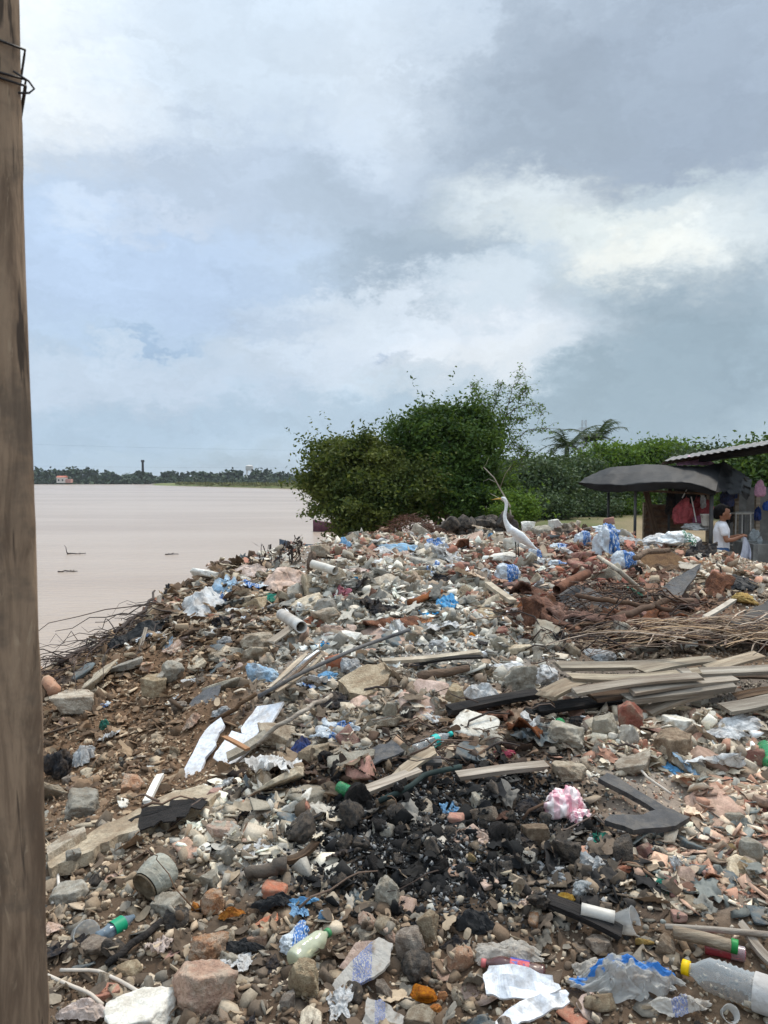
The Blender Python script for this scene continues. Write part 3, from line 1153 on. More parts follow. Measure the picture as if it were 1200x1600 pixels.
# buildings and masts on the far bank
def far_things():
    m_white = mat('far_white', S(214, 208, 200), S(198, 190, 182), scale=.3, bump=0, rnd=.05)
    m_pink = mat('far_pink', S(190, 120, 100), S(170, 105, 88), scale=.3, bump=0, rnd=.05)
    m_dark = mat('far_dark', S(58, 56, 58), S(48, 46, 48), scale=.3, bump=0, rnd=.05)
    m_steel = mat('steel_grey', S(168, 174, 178), S(150, 156, 160), scale=2, bump=.1, rnd=.1, rough=.8)
    p = at(98, 800, 472); r = empty('riverside_house', (p[0], p[1], WATER_Z + .9), 'small white and pink house on the far bank', 'house')
    w = MB(); w.box((0, 0, 1.7), (5.2, 4, 3.4)); w.build('wall', m_white, r)
    w = MB(); w.box((4.2, .3, 1.2), (3.2, 3.4, 2.4)); w.build('side_wall', m_pink, r)
    w = MB(); w.add([(-2.9, -2.3, 3.4), (2.9, -2.3, 3.4), (2.9, 2.3, 3.4), (-2.9, 2.3, 3.4), (-2.9, 0, 4.4), (2.9, 0, 4.4)], [(0, 1, 5, 4), (2, 3, 4, 5), (0, 4, 3), (1, 2, 5)]); w.build('roof', m_pink, r)
    for x in (-1.3, 1.1):
        w = MB(); w.box((x, -2.02, 1.7), (.9, .08, 1.1)); w.build('window', m_dark, r)
    p = at(224, 800, 520); r = empty('chimney_stack', (p[0], p[1], WATER_Z + .5), 'dark tall chimney standing above the far wood', 'chimney')
    w = MB(); V_, F_ = lathe([(0, 1.0), (14, .75), (14.1, .75)], 10); w.add(V_, F_); w.build('shaft', m_dark, r)
    w = MB(); V_, F_ = lathe([(14.12, 1.2), (15.6, 1.2)], 10); w.add(V_, F_); w.build('cap', m_dark, r)
    p = at(390, 800, 560); r = empty('water_tower', (p[0], p[1], WATER_Z + .5), 'white water tower on legs above the far wood', 'water tower')
    for x in (-1, 1):
        for y in (-1, 1):
            w = MB(); w.tube([(x * 2.1, y * 2.1, 0), (x * 1.7, y * 1.7, 9)], .22, 6); w.build('leg', m_white, r)
    w = MB(); V_, F_ = lathe([(9, 2.2), (9.4, 2.7), (12.2, 2.7), (12.8, 1.6), (13, .2)], 16); w.add(V_, F_); w.build('tank', m_white, r)
    # lattice pylon behind the hedge
    p = ground_at(911, 150); r = empty('pylon', tuple(p), 'steel lattice pylon rising behind the palm', 'pylon')
    w = MB(); H = 16
    def cor(z): s = 1.1 - .75 * z / H; return [(-s, -s, z), (s, -s, z), (s, s, z), (-s, s, z)]
    zs = np.linspace(0, H, 14)
    for a, b in zip(zs[:-1], zs[1:]):
        A, B = cor(a), cor(b)
        for i in range(4):
            w.tube([A[i], B[i]], .035, 4); w.tube([A[i], B[(i + 1) % 4]], .02, 3); w.tube([B[i], A[(i + 1) % 4]], .02, 3)
    w.build('lattice', m_steel, r)
    for z in (12.4, 14.2):
        w = MB(); w.box((0, 0, z), (2.6, .12, .12)); w.box((0, 0, z + .25), (1.8, .1, .1)); w.build('cross_arm', m_steel, r)
    for k, (y0, y1, lab) in enumerate(((690, 706, 'upper thin power line crossing the sky over the river'), (726, 729, 'lower thin power line just above the far wood'))):
        a, b = at(-80, y0, 300), at(700, y1, 300)
        w = MB(); w.tube(limb_path(a, b, 9, 0, -.004), .012, 4)
        tag(w.build('power_line', m_dark), lab, 'power line', 'power lines over the river')


far_things()
# ------------------------------------------------------------------ rubble materials
m_conc = mat('concrete', S(187, 179, 163), S(148, 141, 127), scale=2.2, bump=.7, bscale=16, rnd=.24, dust=S(150, 132, 110), dust_amt=.5)
m_mort = mat('mortar_tan', S(198, 182, 155), S(164, 144, 118), scale=2.2, bump=.8, bscale=14, rnd=.22, dust=S(124, 98, 72), dust_amt=.55)
m_stone = mat('stone_brown', S(162, 145, 125), S(123, 105, 88), scale=2.5, bump=.7, bscale=12, rnd=.28, dust=S(98, 78, 60), dust_amt=.5)
m_pinkst = mat('stone_pinkish', S(208, 164, 130), S(170, 124, 96), scale=2.0, bump=.8, bscale=10, rnd=.15, dust=S(200, 186, 166), dust_amt=.6)
m_dark_st = mat('stone_sooty', S(84, 78, 72), S(48, 45, 43), scale=2.5, bump=.7, bscale=12, rnd=.3, dust=S(128, 112, 96), dust_amt=.5)
m_black_st = mat('stone_black', S(66, 62, 60), S(42, 40, 40), scale=2.5, bump=.7, bscale=12, rnd=.3)
m_brick = mat('brick_red', S(149, 94, 78), S(120, 73, 62), scale=2.5, bump=.6, bscale=16, rnd=.22, dust=S(160, 138, 118), dust_amt=.6)
m_orange = mat('brick_orange', S(192, 130, 106), S(165, 107, 87), scale=2.5, bump=.5, bscale=16, rnd=.2, dust=S(176, 150, 128), dust_amt=.45)
m_tile = mat('tile_pink', S(194, 164, 145), S(165, 135, 119), scale=2.2, bump=.4, bscale=14, rnd=.22, dust=S(140, 118, 98), dust_amt=.6)
m_slate = mat('tile_slate', S(104, 114, 116), S(82, 90, 94), scale=2.2, bump=.3, bscale=14, rnd=.2, dust=S(140, 124, 106), dust_amt=.5)
m_plaster = mat('plaster_white', S(232, 227, 214), S(207, 201, 188), scale=2.0, bump=.3, bscale=12, rnd=.12, dust=S(160, 146, 126), dust_amt=.5)
m_whiteboard = mat('white_panel', S(236, 237, 240), S(226, 227, 230), scale=2, bump=.1, bscale=10, rnd=.04, dust=S(168, 150, 128), dust_amt=.5, rough=.5)
m_wood = mat('wood_grey', S(186, 171, 150), S(147, 129, 110), scale=5, bump=.5, bscale=12, rnd=.25, dust=S(110, 92, 74), dust_amt=.45, stretch=(.4, 6, 6))
m_woodd = mat('wood_dark', S(104, 80, 60), S(70, 54, 42), scale=5, bump=.6, bscale=12, rnd=.3, dust=S(130, 112, 92), dust_amt=.35, stretch=(.4, 6, 6))
m_burnt = mat('wood_burnt', S(40, 36, 34), S(20, 19, 19), scale=5, bump=.7, bscale=12, rnd=.3, dust=S(84, 74, 66), dust_amt=.3, stretch=(.5, 5, 5))
m_fibro = mat('fibre_cement', S(217, 202, 176), S(179, 162, 139), scale=4, bump=.4, bscale=14, rnd=.14, dust=S(126, 112, 96), dust_amt=.5)
m_rust = mat('rusty_bark', S(134, 84, 54), S(92, 56, 38), scale=3, bump=.9, bscale=10, rnd=.3, dust=S(70, 46, 34), dust_amt=.5)
m_rubber = mat('black_rubber', S(58, 58, 60), S(44, 44, 46), scale=3, bump=.3, bscale=14, rnd=.2, dust=S(104, 96, 86), dust_amt=.5, rough=.6, spec=.4)
m_tarp = mat('black_tarp', S(24, 25, 27), S(17, 18, 20), scale=2, bump=.3, bscale=10, rnd=.1, dust=S(62, 60, 58), dust_amt=.3, rough=.6, spec=.25)
m_felt = mat('grey_felt', S(92, 92, 94), S(70, 70, 72), scale=3, bump=.4, bscale=20, rnd=.1, dust=S(130, 120, 108), dust_amt=.35, rough=.85)
m_coir = mat('coir_brown', S(138, 106, 72), S(108, 78, 52), scale=4, bump=1., bscale=30, rnd=.1)
m_twig = mat('twig', S(120, 96, 78), S(84, 64, 52), scale=4, bump=.3, rnd=.35)
m_twigd = mat('twig_dark', S(82, 68, 60), S(58, 48, 44), scale=4, bump=.3, rnd=.3)
m_straw = mat('dry_frond', S(190, 165, 136), S(146, 120, 96), scale=4, bump=.3, rnd=.35)
m_pvc = mat('pvc_white', S(214, 208, 198), S(196, 188, 176), scale=3, bump=.05, rnd=.08, dust=S(150, 132, 112), dust_amt=.5, rough=.45)
m_foam = mat('foam_yellow', S(208, 176, 100), S(188, 144, 70), scale=3, bump=1., bscale=14, rnd=.1)
m_rot = mat('orange_rot', S(196, 128, 52), S(150, 84, 34), scale=3, bump=.6, bscale=10, rnd=.15)
m_strap = mat('white_strap', S(222, 214, 202), S(200, 190, 178), scale=3, bump=.1, rnd=.08, dust=S(160, 140, 118), dust_amt=.4)


def clothm(name, c1, c2, dirt=S(128, 106, 84), amt=.45, scale=2.5):
    return mat(name, c1, c2, scale=scale, bump=.5, bscale=8, rnd=.06, dust=dirt, dust_amt=amt, rough=.8, trans=.15)


m_cwhite = clothm('plastic_white', S(224, 224, 222), S(206, 205, 202))
m_cpink = clothm('cloth_pink', S(222, 200, 186), S(200, 172, 154))
m_cblue = clothm('bag_lightblue', S(132, 176, 208), S(178, 200, 214))
m_cteal = clothm('cloth_teal', S(34, 132, 112), S(24, 104, 88), amt=.25)
m_ccyan = clothm('bag_cyan', S(86, 170, 216), S(60, 140, 196), amt=.2)
m_cnavy = clothm('cloth_navy', S(44, 70, 130), S(34, 48, 92), amt=.3)
m_cblack = clothm('cloth_black', S(46, 46, 50), S(34, 34, 38), amt=.3)
m_cred = clothm('cloth_red', S(206, 34, 46), S(166, 22, 36), amt=.12)
m_crose = clothm('cloth_rose', S(204, 116, 130), S(180, 84, 100), amt=.3)
m_cgrey = clothm('plastic_grey', S(190, 192, 192), S(164, 166, 166), amt=.4)
m_cgreen = clothm('plastic_green', S(46, 150, 90), S(60, 170, 104), amt=.2)


def printed(name, base, c2, sc, lo=.5, second=None, dirt=S(128, 106, 84)):
    """woven sack or bag with a printed pattern of stripes and blocks"""
    t = NT(name)
    co = t.coord('Object')
    sp = t.new('ShaderNodeSeparateXYZ'); t.link(co, sp.inputs[0])
    def wave(sock, f, th, ph=0.):
        m = t.new('ShaderNodeMath', operation='MULTIPLY_ADD'); t.link(sock, m.inputs[0]); m.inputs[1].default_value = f; m.inputs[2].default_value = ph
        s = t.new('ShaderNodeMath', operation='SINE'); t.link(m.outputs[0], s.inputs[0])
        return t.rng(s.outputs[0], th - .08, th + .08)
    a = wave(sp.outputs[0], sc[0], lo, .6)
    n = t.noise(t.coord('Object', (9 * sc[1], 4 * sc[1], 4 * sc[1])), 1.5, 0, .3)
    k = t.rng(n.outputs[0], .56, .60, 1, .1)
    mu = t.new('ShaderNodeMath', operation='MULTIPLY'); t.link(a, mu.inputs[0]); t.link(k, mu.inputs[1])
    c = t.mix(base, c2, mu.outputs[0])
    d = t.noise(co, 2.2, 6, .7)
    c = t.mix(c, dirt, t.rng(d.outputs[0], .5, .7, 0, .5))
    t.link(c, t.b.inputs['Base Color'])
    t.b.inputs['Roughness'].default_value = .5
    n2 = t.noise(co, 8, 5, .6)
    t.bump(n2.outputs[0], .4, .05)
    return t.m


m_sack = printed('sack_blue', S(196, 202, 206), S(58, 112, 176), (3.2, 1.0), .2)
m_sackg = printed('sack_green', S(228, 228, 224), S(70, 120, 98), (2.6, 1.6), .8)
m_ging = None


def gingham():
    t = NT('gingham_pink')
    co = t.coord('Object')
    sp = t.new('ShaderNodeSeparateXYZ'); t.link(co, sp.inputs[0])
    fs = []
    for s in (0, 1):
        m = t.new('ShaderNodeMath', operation='MULTIPLY'); t.link(sp.outputs[s], m.inputs[0]); m.inputs[1].default_value = 11.
        q = t.new('ShaderNodeMath', operation='SINE'); t.link(m.outputs[0], q.inputs[0])
        fs.append(t.rng(q.outputs[0], -.1, .15))
    ad = t.new('ShaderNodeMath', operation='MULTIPLY_ADD'); t.link(fs[0], ad.inputs[0]); ad.inputs[1].default_value = .5
    m2 = t.new('ShaderNodeMath', operation='MULTIPLY'); t.link(fs[1], m2.inputs[0]); m2.inputs[1].default_value = .5
    t.link(m2.outputs[0], ad.inputs[2])
    c = t.mix(S(238, 222, 218), S(222, 152, 164), ad.outputs[0])
    d = t.noise(co, 2.5, 5, .7)
    c = t.mix(c, S(120, 90, 84), t.rng(d.outputs[0], .55, .75, 0, .5))
    t.link(c, t.b.inputs['Base Color']); t.b.inputs['Roughness'].default_value = .4
    return t.m


m_ging = gingham()
f_clear = film('film_clear', (.92, .92, .9, 1), .66)
f_milky = film('film_milky', (.9, .88, .84, 1), .22, milk=S(206, 198, 186))
f_grey = film('film_greyish', (.85, .86, .86, 1), .3, milk=S(190, 194, 194))
f_blueprint = film('film_blue_print', (.9, .9, .9, 1), .4, milk=S(206, 204, 198), prnt=(S(60, 136, 214), 1, -.05, .35, (1.0, 2.4, 1.0)))
f_violet = film('film_violet_print', (.9, .9, .9, 1), .25, milk=S(214, 208, 198), prnt=(S(128, 138, 180), 0, -.3, .15, (13, 8, 2.)))


def bottle_mat(name, tint, alpha=.6, milk=(.8, .8, .8, 1)):
    t = NT(name)
    dn = t.noise(t.coord('Object', (14, 14, 9)), 2.0, 6, .7)
    df = t.rng(dn.outputs[0], .5, .72, 0, .6)
    t.link(t.mix(milk, S(142, 118, 92), df), t.b.inputs['Base Color'])
    t.link(t.rng(df, 0, .8, .14, .7), t.b.inputs['Roughness'])
    t.b.inputs['Specular IOR Level'].default_value = .8
    tp = t.new('ShaderNodeBsdfTransparent'); tp.inputs[0].default_value = tint
    lw = t.new('ShaderNodeLayerWeight'); lw.inputs[0].default_value = .35
    m = t.new('ShaderNodeMixShader')
    fa = t.new('ShaderNodeMath', operation='MULTIPLY')
    t.link(t.rng(lw.outputs['Facing'], 0, 1, alpha, alpha * .3), fa.inputs[0]); t.link(t.rng(df, 0, .8, 1, .25), fa.inputs[1])
    t.link(fa.outputs[0], m.inputs[0])
    t.link(t.b.outputs[0], m.inputs[1]); t.link(tp.outputs[0], m.inputs[2])
    t.link(m.outputs[0], t.o.inputs[0])
    return t.m


g_clear = bottle_mat('bottle_clear', (.9, .92, .92, 1), .72, S(190, 196, 198))
g_green = bottle_mat('bottle_green', (.35, .75, .5, 1), .55, S(60, 150, 96))
g_milk = bottle_mat('bottle_milky', (.85, .85, .7, 1), .35, S(206, 208, 178))
g_grey = bottle_mat('bottle_bluegrey', (.6, .68, .74, 1), .4, S(122, 138, 150))
g_cola = bottle_mat('bottle_cola', (.35, .15, .12, 1), .2, S(84, 44, 40))
g_red = bottle_mat('bottle_red', (.8, .3, .35, 1), .35, S(180, 70, 80))


def plain(name, c, rough=.5, rnd=.05): return mat(name, c, tuple(x * .85 for x in c[:3]) + (1,), scale=3, bump=.05, rnd=rnd, rough=rough)


m_capg, m_capy, m_capt, m_capr = plain('cap_green', S(40, 140, 70)), plain('cap_yellow', S(232, 190, 40)), plain('cap_teal', S(40, 180, 170)), plain('cap_red', S(196, 44, 40))
m_labelg, m_labelb = plain('label_green', S(40, 150, 110)), printed('label_blue', S(50, 70, 150), S(180, 60, 70), (30., 12.), .5)

# ------------------------------------------------------------------ hero pieces of the heap
HERO = []     # photo-pixel ellipses that random big pieces keep clear of


def keep(px, py, rx, ry): HERO.append((px, py, rx, ry))


def tnormal(x, y, e=.18):
    zx = terrain_z([x + e, x - e], [y, y], False); zy = terrain_z([x, x], [y + e, y - e], False)
    n = np.array([-(zx[0] - zx[1]) / (2 * e), -(zy[0] - zy[1]) / (2 * e), 1.]); return n / np.linalg.norm(n)


def jag(pts, amp, rng, sub=3):
    """break straight edges of a pixel outline a little"""
    out = []
    n = len(pts)
    for i in range(n):
        a, b = np.array(pts[i], float), np.array(pts[(i + 1) % n], float)
        for k in range(sub):
            t = k / sub
            j = rng.normal(size=2) * amp if k else rng.normal(size=2) * amp * .3
            out.append(a + (b - a) * t + j)
    return out


def panel(name, label, cat, pts, th, m, lift=.015, face=.0, roll=0., amp=1.2, group=None, cracks=True, seed=0, parent=None, bend=0., kp=True, sub=3, warp=.006):
    """flat broken piece: its outline lies on a plane resting on the heap and is given its true thickness"""
    rng = np.random.default_rng(seed + int(pts[0][0] * 7 + pts[0][1]))
    cx, cy = np.mean([p[0] for p in pts]), np.mean([p[1] for p in pts])
    c, _ = hit(cx, cy, [GROUND_BVH])
    n = tnormal(c[0], c[1])
    vd = -pdir(cx, cy); vd[2] = 0; vd /= np.linalg.norm(vd)
    sd = np.array([1, 0, 0.])
    n = n + vd * face + sd * roll; n /= np.linalg.norm(n)
    c = c + np.array([0, 0, lift + th])
    out = jag(pts, amp, rng, sub) if amp else [np.array(p, float) for p in pts]
    o3 = np.array([0, 0, EYE])
    P = []
    for p in out:
        d = pdir(*p)
        t = ((c - o3) @ n) / (d @ n)
        P.append(o3 + d * t)
    P = np.array(P)
    if bend:
        w = P - c; P = P + n * (bend * np.sin(3.1 * (w @ sd)) * .5)[:, None]
    bm = bmesh.new()
    vs = [bm.verts.new(p) for p in P]
    f = bm.faces.new(vs)
    f.normal_update()
    if f.normal.dot(Vector(n)) < 0: f.normal_flip()
    r = bmesh.ops.extrude_face_region(bm, geom=[f])
    ev = [v for v in r['geom'] if isinstance(v, bmesh.types.BMVert)]
    # extrude_face_region moves the copy: push the copy down to make the underside
    bmesh.ops.translate(bm, verts=ev, vec=Vector(-n * th))
    bmesh.ops.recalc_face_normals(bm, faces=bm.faces)
    bmesh.ops.triangulate(bm, faces=bm.faces[:])
    bmesh.ops.subdivide_edges(bm, edges=bm.edges[:], cuts=2, use_grid_fill=True)
    bmesh.ops.triangulate(bm, faces=bm.faces[:])
    L0 = np.ptp(P, axis=0).max()
    Q = np.array([v.co[:] for v in bm.verts]); fl = Q - n * ((Q - c) @ n)[:, None]
    dz = warp * fbm(fl * (1.6 / L0) + seed + pts[0][0], 3) + warp * .22 * ridged(fl * (1.3 / L0) + 3.3, 1)
    rim = .0015 * fbm(Q * 60, 2)
    for v, z_, q_ in zip(bm.verts, dz, rim): v.co += Vector(n * (z_ + q_))
    me = bpy.data.meshes.new(name)
    org = P.mean(0)
    bmesh.ops.translate(bm, verts=bm.verts, vec=Vector(-org))
    s = max(.02, np.abs(P - org).max())
    bmesh.ops.scale(bm, verts=bm.verts, vec=(1 / s, 1 / s, 1 / s))
    bm.to_mesh(me); bm.free()
    me.materials.append(m)
    o = bpy.data.objects.new(name, me); link(o)
    o.location = org; o.scale = (s, s, s)
    bpy.context.view_layer.update() if False else None
    o.matrix_world = mat4(org, np.eye(3), s)
    tag(o, label, cat, group)
    pile_obj(o)
    if kp:
        rx = (max(p[0] for p in pts) - min(p[0] for p in pts)) / 2; ry = (max(p[1] for p in pts) - min(p[1] for p in pts)) / 2
        keep(cx, cy, rx * .85, ry * .85)
    return o


def frame_from(x, up=(0, 0, 1)):
    x = np.array(x, float); x /= np.linalg.norm(x)
    y = np.cross(np.array(up, float), x); y /= np.linalg.norm(y)
    return np.stack([x, y, np.cross(x, y)], 1)


def beam_geo(L, w, t, rng, warp=.01, seg=8, ragged=.02):
    V, F = [], []
    w1, w2, ph = rng.normal() * warp, rng.normal() * warp, rng.uniform(0, 3)
    for i in range(seg + 1):
        s = i / seg
        off = np.array([0, math.sin(s * 3.1 + ph) * w1, math.sin(s * 3.1) * w2])
        ww = w * (1 + rng.normal() * .012)
        for (a, b) in ((-1, -1), (1, -1), (1, 1), (-1, 1)):
            e = rng.normal() * ragged if i in (0, seg) else 0
            V.append(np.array([(s - .5) * L + e, a * ww / 2, b * t / 2]) + off)
    for i in range(seg):
        for j in range(4):
            F.append((i * 4 + j, i * 4 + (j + 1) % 4, (i + 1) * 4 + (j + 1) % 4, (i + 1) * 4 + j))
    F.append((3, 2, 1, 0)); F.append(tuple(seg * 4 + j for j in range(4)))
    return np.array(V), F


def ends(p0, p1, l0=.02, l1=.02):
    a, _ = hit(p0[0], p0[1], [GROUND_BVH]); b, _ = hit(p1[0], p1[1], [GROUND_BVH])
    # lift both ends towards the eye along their sight lines so they clear the rubble
    def up(p, l):
        d = p - np.array([0, 0, EYE]); k = np.linalg.norm(d)
        s = abs(d[2]) / k
        return p - d / k * (l / max(s, .12))
    return up(a, l0), up(b, l1)


def beam(name, label, cat, p0, p1, w, t, m, l0=.03, l1=.03, group=None, seed=0, warp=.008, tilt=0., kp=True, ragged=.012):
    rng = np.random.default_rng(seed + int(p0[0] * 3 + p0[1] * 5))
    a, b = ends(p0, p1, l0, l1)
    L = np.linalg.norm(b - a)
    V, F = beam_geo(L, w * .85, t * .72, rng, warp, 8, ragged)
    R = frame_from(b - a, np.array([0, -.25, 1]) + np.array([tilt, 0, 0]))
    o = obj(name, mesh_np(name, V, F, m), None, None, mat4((a + b) / 2, R, 1))
    tag(o, label, cat, group); pile_obj(o)
    if kp:
        for k in np.linspace(.1, .9, 6): keep(p0[0] + (p1[0] - p0[0]) * k, p0[1] + (p1[1] - p0[1]) * k, abs(p1[0] - p0[0]) / 10 + 4, 7)
    return o


def rod(name, label, cat, pts, r, m, lift=.03, group=None, n=7, hollow=False, wob=0., r1=None, kp=True):
    P = []
    for k, p in enumerate(pts):
        q, _ = ends(p, p, lift if not isinstance(lift, (list, tuple)) else lift[k], .02)
        P.append(q)
    P = np.array(P)
    t = np.linspace(0, len(P) - 1, max(4, len(P) * 3))
    PP = np.stack([np.interp(t, np.arange(len(P)), P[:, i]) for i in range(3)], 1)
    if wob: PP[1:-1] += RNG.normal(size=(len(PP) - 2, 3)) * wob
    org = PP.mean(0)
    if hollow:
        V, F = tube(PP - org, r, 16, False)
        V2, F2 = tube(PP - org, r * .86, 16, False)
        k = len(V)
        F = F + [tuple(i + k for i in f[::-1]) for f in F2]
        e = len(PP) - 1
        for ring in (0, e):
            for j in range(16):
                q = (ring * 16 + j, ring * 16 + (j + 1) % 16, k + ring * 16 + (j + 1) % 16, k + ring * 16 + j)
                F.append(q if ring else q[::-1])
        V = np.concatenate([V, V2])
    else:
        V, F = tube(PP - org, np.linspace(r, r1 if r1 else r, len(PP)), n)
    o = obj(name, mesh_np(name, V, F, m, True), None, None, mat4(org, np.eye(3), 1))
    tag(o, label, cat, group); pile_obj(o)
    if kp:
        for a in pts: keep(a[0], a[1], 8, 6)
    return o


def seat(px, py, hpx):
    """where a thing whose outline is centred on this pixel stands: its base is hpx below"""
    b, n = hit(px, py + hpx * .6)
    q = py + hpx * .6
    while b[1] > 11.0 and q < 900:      # the sight line passed over the crest: settle on its near side
        q += 2; b, n = hit(px, q)
    d = b[1]
    c = at(px, py, d)
    return c, d / FPX * 1.03, n


def rock(name, label, px, py, w, h, m, group=None, seed=0, ext=None, cuts=9, rough=.07, box=True, sub=5, cat=None, rnd=0., roll=None):
    rng = np.random.default_rng(seed + int(px * 11 + py))
    c, s, n = seat(px, py, h)
    a = np.array(ext if ext else (1, .85, h / w * 1.05))
    V, F = chunk_geo(rng, sub, a, cuts, rough, box, rnd)
    if roll is not None:
        V = V @ np.array(Matrix.Rotation(roll, 3, 'Y')).T
    # measure and fit the outline the photo shows
    V = V * np.array([1, 1, 1]) / np.abs(V[:, 0]).max() * w * s
    dz = np.ptp(V[:, 2]) / 2
    V[:, 2] *= h * s * .98 / dz if abs(h * s / dz - 1) > .15 else 1
    z, _ = drop(c[0], c[1])
    c = c.copy(); 
    scale = np.abs(V).max()
    yaw = rng.uniform(-.5, .5)
    R = np.array(Matrix.Rotation(yaw, 3, 'Z'))
    o = obj(name, mesh_np(name, V / scale, F, m), None, None, mat4(c, R, scale))
    tag(o, label, cat or name.replace('_', ' ').split()[-1], group); pile_obj(o)
    keep(px, py, w * .8, h * .8)
    return o


def crumple(name, label, cat, px, py, w, h, m, seed=0, group=None, fh=.55, fold=.5, n=44, hole=.0, lobes_=.25, ang=0., asp=None, smooth=True, freq=2.2, kp=True):
    """a cloth, sack or sheet thrown down in folds"""
    rng = np.random.default_rng(seed + int(px * 13 + py))
    b, _ = hit(px, py + h * .5)
    q = py + h * .5
    while b[1] > 11.0 and q < 900:
        q += 2; b, _ = hit(px, q)
    d = b[1]; s = d / FPX
    W = w * s; hw = 2 * h * s
    dep = max(.16, (EYE - b[2]) / d + .1)
    H = hw * fh; Dp = min(max((1 - fh) * hw / dep * .62, W * .35), W * 1.6)
    u, v = np.meshgrid(np.linspace(-1, 1, n), np.linspace(-1, 1, n))
    u, v = u.ravel(), v.ravel()
    r = np.sqrt(u * u + v * v); th = np.arctan2(v, u)
    # square grid to disc
    k = np.maximum(np.abs(u), np.abs(v)) / np.maximum(r, 1e-6)
    u, v = u * k, v * k; r = np.minimum(np.sqrt(u * u + v * v), 1)
    o = rng.uniform(0, 60, 3)
    edge = 1 + lobes_ * fbm(np.stack([np.cos(th) * 1.7, np.sin(th) * 1.7, th * 0], 1) + o, 4, .6)
    ca, sa = math.cos(ang), math.sin(ang)
    lu, lv = u * edge, v * edge
    Q = np.stack([lu * freq, lv * freq * .7, lu * 0], 1) + o
    z = (1 - r ** 2.2) * (.55 + .45 * fbm(Q * .7, 2)) + fold * (.35 + .65 * (1 - r)) * (ridged(Q * 1.0, 4) * .42) * .6
    off = np.stack([fbm(Q * 1.1 + 31, 3), fbm(Q * 1.1 + 57, 3), fbm(Q * 1.3 + 77, 3)], 1) * fold * .22
    X = (lu * ca - lv * sa) * W + off[:, 0] * W
    Y = (lu * sa + lv * ca) * Dp + off[:, 1] * Dp
    Z = z * H + off[:, 2] * H * .6
    base = at(px, py + h * .75, d); 
    gx_, gy_ = b[0] + X, b[1] + Dp * .35 + Y
    gz = terrain_z(gx_, gy_, False)
    gz = gz + .35 * (fbm(np.stack([gx_ * 9, gy_ * 9, gz], 1), 2)) * .05
    V = np.stack([gx_, gy_, gz + Z + .015], 1)
    qi = np.arange(n * n).reshape(n, n)
    F = np.stack([qi[:-1, :-1].ravel(), qi[:-1, 1:].ravel(), qi[1:, 1:].ravel(), qi[1:, :-1].ravel()], 1)
    if hole:
        hf = fbm(Q[F[:, 0]] * 1.5 + 5, 3)
        F = F[hf < .75 - hole]
    org = V.mean(0); sc = np.abs(V - org).max()
    ob = obj(name, mesh_np(name, (V - org) / sc, F, m, smooth), None, None, mat4(org, np.eye(3), sc))
    tag(ob, label, cat, group); pile_obj(ob)
    if kp: keep(px, py, w * .8, h * .8)
    return ob


def bag_geo(seed, ext=(1, .7, .6), crease=.22, knot=True, sub=5):
    rng = np.random.default_rng(seed)
    D_, F = ICO[sub]
    o = rng.uniform(0, 50, 3)
    r = .9 + .3 * fbm(D_ * 1.1 + o, 2) + crease * .5 * (ridged(D_ * 1.5 + o + .25 * fbm(D_ * 3 + o, 2)[:, None], 4) - .6)
    r = np.maximum(r, .3)
    if knot:
        k = rng.normal(size=3); k[2] = abs(k[2]); k /= np.linalg.norm(k)
        q = np.clip(D_ @ k, 0, 1) ** 9
        r = r + q * .7 * (.6 + .6 * ridged(D_ * 3 + o, 2))
    V = D_ * r[:, None] * np.array(ext)
    V = V + .10 * np.stack([fbm(V * 2.2 + 9, 3), fbm(V * 2.2 + 31, 3), fbm(V * 2.2 + 57, 3)], 1)
    lo = V[:, 2] < -.35 * ext[2]
    V[lo, 2] = -.35 * ext[2] + (V[lo, 2] + .35 * ext[2]) * .25
    return V, F


def bag(name, label, cat, px, py, w, h, m, seed=0, group=None, crease=.25, roll=0., yaw=0., knot=True, ydep=.8):
    c, s, n = seat(px, py, h)
    V, F = bag_geo(seed + int(px * 3 + py), (1, ydep, 1), crease, knot)
    R = np.array(Euler((0, roll, yaw)).to_matrix())
    V = V @ R.T
    V = V - (V.max(0) + V.min(0)) / 2
    sx = w * s / (np.ptp(V[:, 0]) / 2); sz = h * s / (np.ptp(V[:, 2]) / 2)
    V = V * np.array([sx, (sx + sz) / 2, sz])
    sc = np.abs(V).max()
    o = obj(name, mesh_np(name, V / sc, F, m, True), None, None, mat4(c, np.eye(3), sc))
    tag(o, label, cat, group); pile_obj(o)
    keep(px, py, w * .8, h * .8)
    return o


